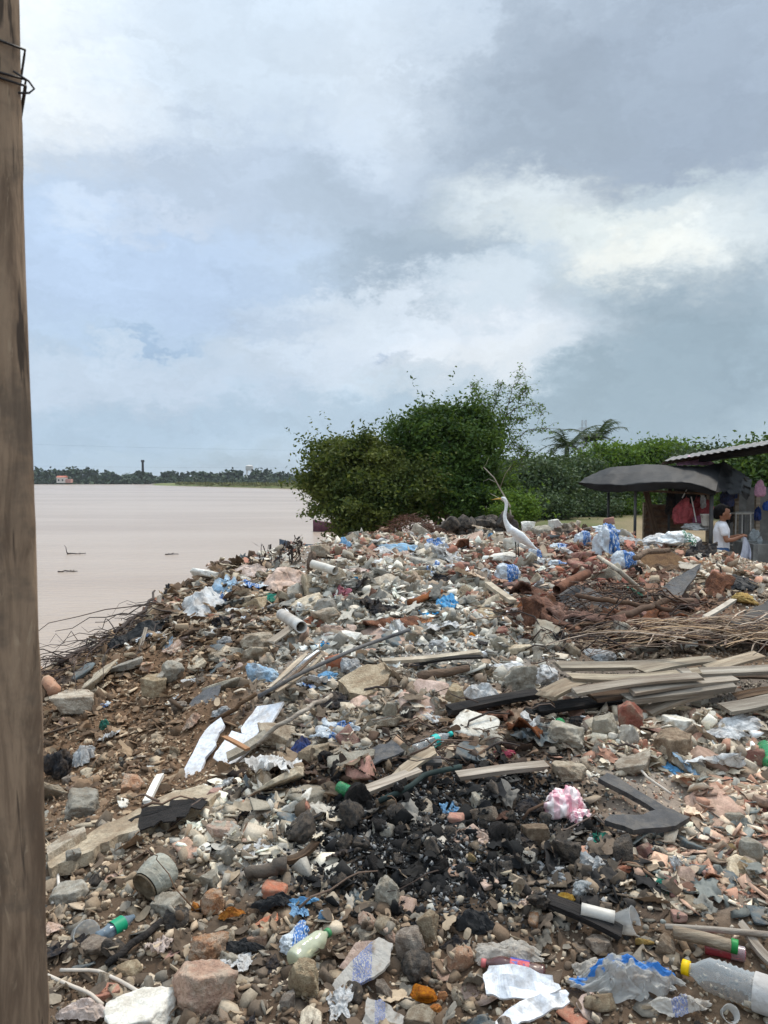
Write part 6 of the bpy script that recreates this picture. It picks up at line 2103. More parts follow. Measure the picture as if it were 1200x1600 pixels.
def piece_colors(px, py, jit=.2):
    W = zone_w(px, py) ** 2
    W[ZN.index('mid')] += .012; W[ZN.index('fore')] += .004 * (py > 1330)
    P = W / W.sum(0)
    cu = np.cumsum(P, 0); r = RNG.random(len(px))
    zi = (r[None] > cu).sum(0).clip(0, len(ZN) - 1)
    C = np.zeros((len(px), 3))
    for k, z in enumerate(ZN):
        ix = np.nonzero(zi == k)[0]
        if len(ix): C[ix] = _pl[z][RNG.integers(0, len(_pl[z]), len(ix))]
    L_ = C.mean(1, keepdims=True)
    dark = np.isin(zi, [ZN.index('char'), ZN.index('sooty'), ZN.index('darkdirt')])[:, None]
    muddy = np.isin(zi, [ZN.index('fore'), ZN.index('foreleft'), ZN.index('hollow'), ZN.index('slope')])[:, None]
    C = np.where(dark, C, (C * np.where(muddy, .78, .66) + L_ * np.where(muddy, .22, .34)) * np.where(muddy, 1.1, 1.38) * np.array([1.05, 1., .90]))
    return C * (1 + RNG.normal(0, jit, (len(px), 1)))


def layer(name, n, tmpl, s0, s1, m, weights, base, sink=.2, power=1., flat=None, smooth=False, tint=None, kp=True, y0=1.75, far_grow=.5):
    S_ = sample(n, weights, base=base, power=power, y0=y0)
    s = np.exp(RNG.uniform(math.log(s0), math.log(s1), n)) * (np.maximum(S_[:, 1], 2.2) / 3) ** far_grow
    z = np.array([drop(x, y, GRIT_BV)[0] for x, y in S_[:, :2]])
    S_[:, 3], S_[:, 4] = project(np.stack([S_[:, 0], S_[:, 1], z], 1))
    if kp:
        okk = np.array([not blocked(a, b, 0) or c * FPX / d < 2.2 for a, b, c, d in zip(S_[:, 3], S_[:, 4], s, S_[:, 1])])
        S_, s, z = S_[okk], s[okk], z[okk]
    k = len(S_)
    pos = np.stack([S_[:, 0], S_[:, 1], z + s * sink], 1)
    R = rand_rots(k, RNG, flat)
    scl = s[:, None] * RNG.uniform(.75, 1.25, (k, 3))
    col = piece_colors(S_[:, 3], S_[:, 4]) if tint is None else tint(k, S_)
    o = obj(name, scatter_mesh(name, tmpl, pos, R, scl, np.clip(col, .005, .9), m, smooth))
    return tag(o, kind='stuff')


m_piece = mat('rubble_pieces', S(140, 130, 118), S(110, 100, 88), scale=30, bump=.5, bscale=120, rnd=0, attr='only', rough=.92, bdist=.004, spec=.25)
m_flake = mat('litter_flakes', S(140, 130, 118), S(110, 100, 88), scale=30, bump=.2, bscale=60, rnd=0, attr='only', rough=.8, trans=.15)
ALL = {z: 1. for z in ZN}
big_t = [hull_geo(np.random.default_rng(3000 + k), (1, .75, (.55, .2, .35)[k % 3]), 14) for k in range(24)]
flat_t = [hull_geo(np.random.default_rng(3050 + k), (1, .7, .09), 12) for k in range(16)]
sm_t = [hull_geo(np.random.default_rng(3100 + k), (1, .8, .6 if k % 3 else .25), 9) for k in range(24)]
peb_t = [chunk_geo(np.random.default_rng(3200 + k), 2, (1, .8, .6), 6, .02, False, .7) for k in range(8)]
layer('broken_shards', 9000, flat_t, .016, .055, m_piece, {'tile': 2.2, 'tan': 1., 'grey': .9, 'pale': .9, 'crest': 1., 'lumber': 1., 'slope': .8, 'sooty': .8, 'stall': .8, 'brick': .6, 'mid': .8, 'hollow': .15, 'rust': .5, 'fronds': .5, 'litter': .7, 'fore': .3, 'foreleft': .25}, .04, sink=.12, flat=.25)
layer('small_rubble', 8000, big_t, .010, .046, m_piece, {**ALL, 'char': .2, 'fore': .3, 'hollow': .02, 'slope': .3, 'foreleft': .45, 'darkdirt': .35, 'litter': .4, 'grey': 1.5, 'pale': 1.4, 'tan': 1.2}, .1)
GRIT_W = {**ALL, 'hollow': 1., 'fore': .9, 'char': 1.5}
def ash_col(k, S_):
    v = np.where(RNG.random(k) < .33, RNG.uniform(.05, .34, k), RNG.uniform(.008, .035, k))
    return v[:, None] * np.array([1, .98, .95])


layer('ash_lumps', 9000, sm_t + big_t[:8], .004, .014, m_piece, {'char': 1, 'sooty': .3}, .0, tint=ash_col, kp=True)
layer('gravel', 60000, sm_t, .004, .013, m_piece, GRIT_W, .6, kp=False)
layer('pebbles', 1500, peb_t, .008, .02, m_piece, {'fore': 1.5, 'foreleft': 1.6, 'hollow': .3, 'pale': .2}, .01, smooth=True)


def flake_t(k):
    r = np.random.default_rng(3300 + k)
    u, v = np.meshgrid(np.linspace(-1, 1, 4), np.linspace(-.5, .5, 3)); u, v = u.ravel(), v.ravel()
    z = .3 * np.sin(u * 1.7 + r.uniform(0, 6)) + .25 * v * r.normal() + .08 * r.normal(size=12)
    V = np.stack([u * (1 - .25 * np.abs(v) * r.uniform(0, 2)), v * (1 - .4 * u * u), z * .6], 1)
    q = np.arange(12).reshape(3, 4)
    return V, np.stack([q[:-1, :-1].ravel(), q[:-1, 1:].ravel(), q[1:, 1:].ravel(), q[1:, :-1].ravel()], 1)


def flake_col(k, S_):
    pal = np.array([[s2l(c) for c in q] for q in [(200, 192, 180), (214, 210, 204), (150, 124, 98), (120, 94, 72), (96, 72, 56), (170, 146, 118), (226, 224, 220), (120, 90, 66), (130, 112, 94), (84, 64, 52), (150, 170, 186), (180, 120, 110), (110, 120, 120)]])
    c = pal[RNG.integers(0, len(pal), k)]
    lit = zone_w(S_[:, 3], S_[:, 4])
    br = np.maximum(lit[ZN.index('litter')], np.maximum(lit[ZN.index('rust')], lit[ZN.index('fronds')]))
    b = np.array([[s2l(q) for q in cc] for cc in [(120, 92, 70), (94, 70, 54), (146, 116, 90), (74, 56, 46)]])[RNG.integers(0, 4, k)]
    w = (RNG.random(k) < br)[:, None]
    c = np.where(w, b, c)
    dk = (RNG.random(k) < lit[ZN.index('char')] * .85)[:, None]
    return np.where(dk, c * .12, c)


layer('litter', 9500, [flake_t(k) for k in range(14)], .012, .04, m_flake, {**ALL, 'litter': 3.2, 'rust': 1.6, 'fronds': 1.4, 'crest': 1.2, 'sooty': 1.3, 'lumber': 1.2, 'char': .6, 'fore': .4, 'foreleft': .3, 'hollow': .5, 'grey': .6}, .1, sink=.5, flat=.5)


def shred_t(k):
    u, v = np.meshgrid(np.linspace(-1, 1, 8), np.linspace(-1, 1, 8)); u, v = u.ravel(), v.ravel()
    Q = np.stack([u * 1.1, v * 1.1, u * 0 + k * 4.7], 1)
    ed = 1 + .6 * fbm(Q + 9, 2)
    V = np.stack([u * ed + .3 * fbm(Q * 1.6 + 20, 2), (v * ed + .3 * fbm(Q * 1.6 + 40, 2)) * .65, .45 * ridged(Q * 1.1, 2) * .6], 1)
    q = np.arange(64).reshape(8, 8)
    return V, np.stack([q[:-1, :-1].ravel(), q[:-1, 1:].ravel(), q[1:, 1:].ravel(), q[1:, :-1].ravel()], 1)


def shred_col(k, S_):
    pal = np.array([[s2l(c) for c in q] for q in [(222, 220, 214), (206, 202, 194), (186, 180, 170), (214, 206, 192), (176, 164, 148), (52, 52, 54), (70, 68, 66), (166, 150, 130), (120, 160, 190), (200, 176, 160), (150, 146, 140), (134, 112, 90)]])
    c = pal[RNG.integers(0, len(pal), k)]
    dk = (RNG.random(k) < zone_w(S_[:, 3], S_[:, 4])[ZN.index('char')])[:, None]
    return np.where(dk, c * .12, c)


layer('film_shreds', 2600, [shred_t(k) for k in range(16)], .018, .06, m_flake, {**ALL, 'crest': 1.6, 'brick': 1.2, 'slope': 1.4, 'grey': 1.2, 'tan': 1.2, 'lumber': 1.3, 'sooty': 1.2, 'hollow': .15, 'fore': .4, 'foreleft': .3, 'char': .6}, .05, sink=.3, flat=.5)


# ---- twigs, fronds and river-bank brush
def curve_obj(name, P, r0, r1, m, label, cat, group, n=4, flat=1.):
    P = np.array(P); org = P[0].copy()
    V, F = tube(P - org, np.linspace(r0, r1, len(P)), n, True, flat)
    o = obj(name, mesh_np(name, V, F, m, flat == 1.), None, None, mat4(org, np.eye(3), 1))
    return tag(o, label, cat, group)


def brush():
    rng = np.random.default_rng(77)
    for k in range(240):
        t = rng.random()
        px = 86 + 205 * t + rng.normal(0, 12); py = 1046 - 108 * t + rng.normal(0, 8)
        b, _ = hit(px, py, [GROUND_BVH])
        if b[1] > 9.5 or b[2] < WATER_Z + .8: continue
        L = rng.uniform(.4, 1.1) if k % 3 else rng.uniform(.8, 1.7)
        a = rng.normal(2.5, .5) if k % 3 == 1 else (rng.normal(1.25, .3) if rng.random() < .6 else rng.normal(-1.9, .3))      # mostly towards the river, some along the bank
        up = rng.uniform(.05, .5)
        dv = np.array([math.cos(a), math.sin(a), up]); dv /= np.linalg.norm(dv)
        side = rng.normal(0, .25)
        P = []
        for s in np.linspace(0, 1, 9):
            P.append(b - dv * .15 + dv * L * s + np.array([side * s * s * L, rng.normal(0, .01), -rng.uniform(.25, .45) * L * s * s + rng.normal(0, .008)]))
        r = rng.uniform(.004, .010)
        curve_obj('bare_twig', P, r, r * .3, m_twigd, 'bare dark twig in the brush on the river bank', 'twig', 'bare twigs of the brush heap on the river bank')
    for (a, b_, c, r) in (((66, 1050), (160, 1000), (300, 925), .03), ((95, 1045), (190, 985), (246, 942), .022), ((180, 1000), (228, 950), (243, 921), .02)):
        P = [hit(*a, [GROUND_BVH])[0] + np.array([0, 0, .08]), at(b_[0], b_[1], 7.4), at(c[0], c[1], 8.2)]
        t = np.linspace(0, 2, 10); P = np.array(P)
        PP = np.stack([np.interp(t, [0, 1, 2], P[:, i]) for i in range(3)], 1) + rng.normal(size=(10, 3)) * .015
        curve_obj('bare_branch', PP, r, r * .5, m_twigd, {.03: 'thick dark branch lying along the river bank brush', .022: 'long dark branch in the brush above the black plastic', .02: 'dark branch stub standing up from the river bank brush'}[r], 'branch', None, 6)
    # dried weeds on the upper bank
    for k in range(16):
        px, py = rng.uniform(385, 475), 0
        py = 893 - (px - 385) * .18
        b, _ = hit(px, py, [GROUND_BVH])
        h = rng.uniform(.12, .3)
        mb = MB()
        top = b + np.array([rng.normal(0, .08), rng.normal(0, .05), h])
        mb.tube(limb_path(b - np.array([0, 0, .03]), top, 5, .05, 0, rng), np.linspace(.006, .003, 5), 4)
        for _ in range(6):
            q = b + (top - b) * rng.uniform(.4, 1); e = q + rng.normal(size=3) * .035
            w = rng.normal(size=3) * .015
            mb.add([q, q + w + (e - q) * .5, e, q - w + (e - q) * .5], [(0, 1, 2), (0, 2, 3)])
        o = mb.build('dry_weed', m_twigd, None, False)
        tag(o, 'small dried brown weed on the edge of the upper bank', 'weed', 'dried weeds on the upper bank')
    # fronds
    for k in range(190):
        px, py = rng.uniform(975, 1240), rng.normal(1009, 11)
        b, _ = hit(px, py)
        L = rng.uniform(.35, 1.0); a = rng.normal(3.35, .3) if rng.random() < .85 else rng.uniform(0, 6.28)
        dv = np.array([math.cos(a), math.sin(a) * .7, 0])
        hump = rng.uniform(.02, .16)
        P = [b + dv * L * (s - .4) + np.array([0, 0, .02 + rng.uniform(0, .07) + hump * math.sin(s * 3.1)]) for s in np.linspace(0, 1, 7)]
        for i in range(7):
            gz = terrain_z([P[i][0]], [P[i][1]], False)[0]; P[i][2] = max(P[i][2], gz + .015)
        P = np.array(P) ; P[:, 2] = np.convolve(np.pad(P[:, 2], 1, 'edge'), [.25, .5, .25], 'valid')
        r = rng.uniform(.006, .014)
        a_ = P[0].copy(); l_ = P[-1].copy(); st = np.linspace(0, 1, 7)[:, None]
        bw = rng.normal(0, .10) * L
        P = P * .6 + (a_ * (1 - st) + l_ * st) * .4 + np.array([0, 0, .02]) + np.sin(st * 3.14) * np.array([-dv[1], dv[0], 0]) * bw
        curve_obj('dry_frond', P, r, r * .3, m_straw if k % 3 else m_twig, 'dry brown palm frond strip above the stacked planks', 'frond', 'dry frond strips lying above the stacked planks', 5, .3)
    # twigs over the bark and litter
    for k in range(210):
        z = rng.choice(4, p=[.5, .2, .15, .15])
        px, py = [(rng.normal(930, 70), rng.normal(955, 26)), (rng.normal(880, 60), rng.normal(1000, 16)), (rng.normal(740, 80), rng.normal(1150, 34)), (rng.uniform(120, 1180), rng.uniform(880, 1450))][z]
        b, _ = hit(px, py)
        if b[2] < WATER_Z + .5 or b[1] > 11 or (px < 330 and py < 1070): continue
        L = rng.uniform(.2, .75) if z < 2 else rng.uniform(.12, .4)
        a = rng.uniform(0, 6.28)
        dv = np.array([math.cos(a), math.sin(a) * .7, rng.uniform(.0, .3)])
        P = np.array([b + dv * L * (s - .3) + np.array([0, 0, .02 + .1 * L * math.sin(s * 3.1)]) for s in np.linspace(0, 1, 6)])
        P[1:-1] += rng.normal(size=(4, 3)) * .02 * L * 2
        gz = terrain_z(P[:, 0], P[:, 1], False); P[:, 2] = np.maximum(P[:, 2], gz + .01)
        r = rng.uniform(.003, .009)
        reg = ['by the rusty bark on the right', 'in the brush left of the dry fronds', 'in the leaf litter above the ash', 'lying loose on the rubble'][z]
        curve_obj('twig', P, r, r * .4, m_twig if k % 2 else m_twigd, ('brown' if k % 2 else 'dark') + ' bent twig ' + reg, 'twig', ('brown' if k % 2 else 'dark') + ' twigs ' + reg)


brush()

# dark stones behind the crest and the brown brush mound on top of it
def dark_stones():
    rng = np.random.default_rng(8)
    tm = make_templates(6, 'stone', 4000)
    ms = [mesh_np('dark_stone', V, F, m_dark_st) for i, (V, F) in enumerate(tm)]
    spots = [(rng.uniform(640, 800), rng.normal(0, 1), rng.uniform(12.2, 13.6), 0) for _ in range(110)] + [(rng.uniform(484, 566), 0, rng.uniform(10.8, 12.2), 1) for _ in range(38)]
    bv = []
    for px, _, d, w in spots:
        p = at(px, 800, d); z = terrain_z([p[0]], [p[1]])[0]
        s = rng.uniform(.09, .17)
        lvl = rng.integers(0, 3) if not w else rng.integers(0, 2)
        o = bpy.data.objects.new('dark_stone', ms[rng.integers(0, 6)]); COL.objects.link(o)
        o.matrix_world = mat4((p[0], p[1], z + s * .1 + lvl * .09), rand_rots(1, rng)[0], s)
        reg = 'in the row behind the heap below the dark tree' if not w else 'on the shore left of the olive tree'
        tag(o, 'dark rounded stone ' + reg, 'stone', 'dark stones ' + reg)
    c, s, _ = seat(640, 838, 14)
    V, F = [], []
    mb = MB()
    cz = terrain_z([at(640, 800, 11.5)[0]], [11.5])[0]
    for k in range(700):
        u = rng.normal(size=2) * np.array([.34, .25])
        p = at(640, 800, 11.5); p = np.array([p[0] + u[0], 11.5 + u[1], cz + .06 + .3 * math.exp(-(u[0] / .36) ** 2 - (u[1] / .3) ** 2) + rng.normal(0, .012)])
        a = rng.uniform(0, 6.28); L = rng.uniform(.05, .14)
        e = p + np.array([math.cos(a) * L, math.sin(a) * L, rng.normal(0, .025)])
        mb.tube([p, (p + e) / 2 + rng.normal(size=3) * .012, e], .004, 3, False)
    o = mb.build('brush_mound', m_rust, None)
    tag(o, kind='stuff')


dark_stones()


# ------------------------------------------------------------------ boats and driftwood on the river
def boat(px, d, L, label, c1, c2, yaw, seed):
    p = at(px, 800, d)
    root = empty('rowing_boat', (p[0], p[1], WATER_Z), label, 'boat', None, (0, 0, yaw))
    n, k = 13, 9
    V, F = [], []
    for side, sc_ in ((0, 1.), (1, .9)):
        for i in range(n):
            t = i / (n - 1) * 2 - 1
            w = .62 * (1 - max(0, t) ** 2.2 * .97) * (1 - max(0, -t) ** 6 * .25)
            rim = .5 + .28 * max(0, t) ** 2
            for j in range(k):
                a = -1 + 2 * j / (k - 1)
                h = -.12 + (rim + .12) * abs(a) ** 2.2 + (.05 if side and abs(a) < .9 else 0)
                V.append((t * L / 2 * (.99 if side else 1), a * w * sc_, h))
    for side in (0, 1):
        for i in range(n - 1):
            for j in range(k - 1):
                q = side * n * k + i * k + j
                f = (q, q + 1, q + k + 1, q + k)
                F.append(f if side else f[::-1])
    for i in range(n - 1):
        for j in (0, k - 1):
            q = i * k + j
            f = (q, q + k, q + n * k + k, q + n * k); F.append(f if j else f[::-1])
    for j in range(k - 1): F.append((j, j + n * k, j + n * k + 1, j + 1))
    obj('hull', mesh_np('hull', np.array(V), F, c1, True), root)
    for t in (-.45, .05, .5):
        mb = MB(); mb.box((t * L / 2, 0, .34), (.22, .96 * (1 - max(0, t) ** 2), .03)); mb.build('thwart', c2, root)
    return root


bp = mat('boat_blue', S(74, 84, 96), S(56, 64, 74), scale=3, bump=.1, rnd=0)
bq = mat('boat_purple', S(104, 66, 76), S(84, 52, 62), scale=3, bump=.1, rnd=0)
bw = mat('boat_wood', S(150, 130, 108), S(120, 102, 84), scale=3, bump=.2, rnd=0)
boat(482, 34.5, 2.7, 'grey blue rowing boat moored off the upper bank', bp, bw, 3.0, 1)
boat(548, 51, 5.0, 'purple brown boat beyond the olive tree', bq, bw, 3.2, 2)
boat(712, 72, 5.5, 'pinkish boat seen far off under the dark tree', mat('boat_pink', S(176, 120, 116), S(150, 96, 94), scale=3, bump=.1, rnd=0), bw, 3.1, 3)
for k, (px, py, sc_, lab) in enumerate([(118, 866, .8, 'forked dead branch floating on the river'), (268, 867, .6, 'small floating twig raft near the middle of the river'), (105, 894, .7, 'flat driftwood strip floating below the forked branch')]):
    d = 3.5 / math.tan(math.atan((py - 800) / FPX) + PITCH)
    p = at(px, py, d)
    mb = MB(); rng = np.random.default_rng(k)
    mb.tube(limb_path((-.5 * sc_, 0, .02), (.5 * sc_, .1, .03), 6, .03, 0, rng), np.linspace(.03, .015, 6), 5)
    if k == 0:
        mb.tube(limb_path((-.3, 0, .02), (-.55, .1, .4), 5, .05, 0, rng), np.linspace(.025, .01, 5), 5)
    for q in range(4):
        u = rng.uniform(-.4, .6) * sc_
        mb.tube([(u, 0, .02), (u + rng.normal(0, .12), .1, .03 + rng.uniform(0, .06))], .012, 4)
    o = mb.build('driftwood', m_twigd, None); o.location = (p[0], p[1], WATER_Z)
    tag(o, lab, 'driftwood')
# ------------------------------------------------------------------ the white egret
def remesh(name, parts, voxel, m, parent=None, smooth_it=4, split=None):
    """one continuous skin grown over overlapping tapered limbs"""
    V, F = [], []
    for pv, pf in parts:
        b = len(V); V += [tuple(v) for v in pv]; F += [tuple(int(i) + b for i in f) for f in pf]
    me = mesh_np(name, np.array(V), F)
    o = bpy.data.objects.new(name, me); COL.objects.link(o)
    md = o.modifiers.new('r', 'REMESH'); md.mode = 'VOXEL'; md.voxel_size = voxel
    s = o.modifiers.new('s', 'SMOOTH'); s.iterations = smooth_it; s.factor = .5
    dg = bpy.context.evaluated_depsgraph_get()
    new = bpy.data.meshes.new_from_object(o.evaluated_get(dg))
    bpy.data.objects.remove(o)
    new.name = name
    new.polygons.foreach_set('use_smooth', np.ones(len(new.polygons), dtype=bool))
    new.materials.clear(); new.materials.append(m)
    return obj(name, new, parent)


def limb(pts, rad, n=12, k=None, flat=1.):
    """tapered limb with rounded ends"""
    pts = np.array(pts, float); rad = np.array(rad, float)
    kk = k or max(8, len(pts) * 5)
    t = np.linspace(0, len(pts) - 1, kk)
    P = np.stack([np.interp(t, np.arange(len(pts)), pts[:, i]) for i in range(3)], 1)
    for _ in range(2):
        P[1:-1] = (P[:-2] + 2 * P[1:-1] + P[2:]) / 4
    R = np.interp(t, np.arange(len(pts)), rad)
    d0 = P[0] - P[1]; d0 /= np.linalg.norm(d0) + 1e-9
    d1 = P[-1] - P[-2]; d1 /= np.linalg.norm(d1) + 1e-9
    P = np.concatenate([[P[0] + d0 * R[0] * .8], [P[0] + d0 * R[0] * .5], P, [P[-1] + d1 * R[-1] * .5], [P[-1] + d1 * R[-1] * .8]])
    R = np.concatenate([[R[0] * .35], [R[0] * .8], R, [R[-1] * .8], [R[-1] * .35]])
    return tube(P, R, n, True, flat)


def egret(px, py, d, scale, label, group=None, detail=True):
    ww = mat('feather_white', S(240, 240, 238), S(226, 226, 224), scale=6, bump=.15, bscale=30, rnd=0, stretch=(1, 1, 3))
    bl = mat('leg_black', S(40, 38, 36), S(30, 28, 27), scale=6, bump=.1, rnd=0)
    yb = mat('bill_yellow', S(214, 178, 96), S(196, 156, 78), scale=6, bump=.05, rnd=0)
    o0 = at(px, py, d)
    q = lambda x, y, dy=0.: (at(x, y, 9.0) - at(806, 868, 9.0)) * scale + np.array([0, dy, 0])
    s = 9.0 / FPX * scale
    root = empty('egret', tuple(o0), label, 'egret', group)
    ch = [limb([q(784, 777.6), q(787, 777.6), q(790, 781), q(791.3, 787), q(790.5, 795), q(788.4, 804), q(789.4, 812), q(793, 820), q(798, 827)],
               np.array([2.0, 3.0, 2.9, 2.6, 2.5, 2.8, 3.3, 4.6, 7]) * s, 14),
          limb([q(796, 823), q(802, 829), q(811, 836), q(821, 845), q(830, 852), q(839, 857)], np.array([5, 8.2, 9.2, 7.4, 4.4, 1.6]) * s, 16, flat=.8),
          limb([q(804, 838), q(805, 845)], np.array([3.4, 1.8]) * s), limb([q(809, 841), q(810, 848)], np.array([3.4, 1.8]) * s)]
    remesh('body', ch, .007 * scale, ww, root, 3)
    for sg in (-1, 1):
        pts = [q(800, 826, sg * 7.2 * s), q(812, 835, sg * 7.8 * s), q(824, 846, sg * 5.4 * s), q(838, 857, sg * 1.8 * s)]
        V, F = limb(pts, np.array([3.5, 6.2, 4.6, 1.0]) * s, 12)
        c = np.array(V); c[:, 1] = np.mean(c[:, 1]) * .15 + c[:, 1] * .85
        obj('wing', mesh_np('wing', c, F, ww, True), root)
        y = sg * 1.6 * s
        V, F = limb([q(805 if sg < 0 else 810, 846, y * 2), q(805.6 if sg < 0 else 810.4, 857, y * 2.2), q(806 if sg < 0 else 811, 869, y * 2)], np.array([1.0, .8, .8]) * s, 8)
        leg = obj('leg', mesh_np('leg', V, F, bl, True), root)
        for a in (-.5, 0, .5, 3.1):
            e = q(806 if sg < 0 else 811, 869, y * 2)
            V, F = tube([e, e + np.array([-math.cos(a) * 6 * s, math.sin(a) * 6 * s, -.6 * s])], [.6 * s, .3 * s], 5)
            obj('toe', mesh_np('toe', V, F, bl), leg)
    V, F = tube([q(785.5, 777.8), q(777, 778.4), q(767.5, 779.8)], np.array([1.5, 1.0, .15]) * s, 8)
    obj('bill', mesh_np('bill', V, F, yb, True), root)
    for sg in (-1, 1):
        V, F = ICO[2]
        obj('eye', mesh_np('eye', V * .55 * s + q(784.6, 777.2, sg * 2.4 * s), F, bl, True), root)
    return root


_h, _ = hit(806, 869)
egret(806, 869, min(_h[1], 9.6), min(_h[1], 9.6) / 9.0, 'white egret with long S shaped neck standing on the rubble crest facing left')
egret(468, 856, 34.3, .62, 'small white egret perched on the moored grey blue boat')


# ------------------------------------------------------------------ tarp stall and yard
GZ0 = EYE - 1.5


def surf(rows, nu, nv, fold=.03, seed=0, sag=0.):
    """smooth sheet through rows of control points, with folds"""
    rows = [np.array([at(*p) for p in r]) for r in rows]
    U = np.linspace(0, 1, nu)
    R = []
    for r in rows:
        t = np.linspace(0, 1, len(r))
        c = np.stack([np.interp(U, t, r[:, i]) for i in range(3)], 1)
        for _ in range(1): c[1:-1] = (c[:-2] + 2 * c[1:-1] + c[2:]) / 4
        R.append(c)
    R = np.array(R)
    Vv = np.linspace(0, len(rows) - 1, nv)
    out = np.zeros((nv, nu, 3))
    for j, v in enumerate(Vv):
        i = min(int(v), len(rows) - 2); f = v - i
        f2 = f * f * (3 - 2 * f) * .6 + f * .4
        out[j] = R[i] * (1 - f2) + R[i + 1] * f2
    P = out.reshape(-1, 3)
    uu, vv = np.meshgrid(U, np.linspace(0, 1, nv)); uu, vv = uu.ravel(), vv.ravel()
    nz = ridged(np.stack([uu * 5 + vv * 2 + seed, vv * 1.3 - uu, uu * 0 + seed], 1), 3)
    P[:, 2] += fold * nz + fold * .6 * fbm(np.stack([uu * 9, vv * 5, uu * 0 + seed + 4], 1), 3)
    P[:, 1] += fold * .5 * nz
    q = np.arange(nu * nv).reshape(nv, nu)
    F = np.stack([q[:-1, :-1].ravel(), q[:-1, 1:].ravel(), q[1:, 1:].ravel(), q[1:, :-1].ravel()], 1)
    return P, F


def stall():
    b = at(1040, 800, 11.6); b[2] = GZ0
    root = empty('market_stall', tuple(b), 'makeshift stall with a sagging black tarp on thin poles behind the heap', 'stall')
    P, F = surf([[(904, 757, 12.0), (930, 768, 11.7), (965, 771, 11.4), (1000, 768, 11.1), (1040, 765, 10.9), (1075, 766, 10.75), (1118, 776, 10.6)],
                 [(905, 754, 11.95), (932, 758, 11.65), (966, 759, 11.35), (1002, 756, 11.05), (1042, 754, 10.85), (1078, 755, 10.7), (1119, 768, 10.55)],
                 [(914, 748, 12.2), (950, 742, 11.9), (1000, 740, 11.7), (1050, 741, 11.4), (1090, 742, 11.2), (1124, 746, 11.1)],
                 [(938, 735, 12.6), (965, 730, 12.4), (1010, 727, 12.2), (1060, 728, 12.0), (1100, 730, 11.8), (1131, 722, 11.7)],
                 [(975, 745, 13.6), (1020, 742, 13.5), (1060, 741, 13.3), (1110, 741, 13), (1150, 744, 12.8), (1176, 752, 12.6)]], 80, 40, .011, 2)
    obj('canopy', mesh_np('canopy', P - b, F, m_tarp, True), root)
    P, F = surf([[(1130, 722, 11.7), (1124, 745, 11.1), (1118, 773, 10.6)], [(1145, 733, 11.6), (1142, 752, 11.2), (1136, 772, 10.8)],
                 [(1166, 746, 11.8), (1160, 758, 11.5), (1158, 776, 11.2)], [(1176, 752, 12.4), (1174, 766, 12), (1168, 786, 11.8)]], 24, 24, .03, 7)
    obj('flap', mesh_np('flap', P - b, F, m_tarp, True), root)
    P, F = surf([[(1052, 748, 12.7), (1080, 748, 12.6), (1118, 748, 12.4)], [(1054, 775, 12.75), (1082, 772, 12.6), (1116, 776, 12.45)], [(1056, 806, 12.7), (1080, 802, 12.6), (1114, 808, 12.4)]], 20, 20, .02, 9)
    obj('darkening_sheet', mesh_np('darkening_sheet', P - b, F, m_tarp, True), root)  # black sheet added to darken the open back of the stall
    for px, t, d, r in ((951, 764, 12.2, .022), (993, 758, 11.3, .022), (1046, 757, 11.9, .02), (1112, 772, 10.75, .03)):
        a = at(px, t, d); e = a.copy(); e[2] = GZ0 - .05
        mb = MB(); mb.tube([e - b, a - b + np.array([0, 0, .03])], r, 8); mb.build('pole', m_rubber, root, True)
    for p0, p1 in (((951, 764, 12.2), (1112, 772, 10.75)), ((1112, 772, 10.75), (1160, 752, 12.6))):
        mb = MB(); mb.tube([at(*p0) - b, at(*p1) - b], .02, 6); mb.build('rail', m_woodd, root, True)
    pk = at(1085, 723, 12.1)
    P, F = surf([[(1058, 730, 12.0), (1075, 729, 12), (1095, 729, 11.9), (1116, 729, 11.9)], [(1056, 722, 12.3), (1076, 713, 12.3), (1096, 719, 12.2), (1116, 724, 12.1)], [(1066, 728, 12.8), (1080, 727, 12.8), (1096, 728, 12.7), (1112, 729, 12.7)]], 24, 14, .02, 5)
    o = obj('pink_tarp', mesh_np('pink_tarp', P, F, plain('tarp_pink', S(232, 150, 190))), None)
    tag(o, 'pink plastic sheet lying on top of the black tarp', 'plastic sheet')


stall()


def gb(px, d, z=GZ0):
    p = at(px, 800, d); p[2] = z
    return p


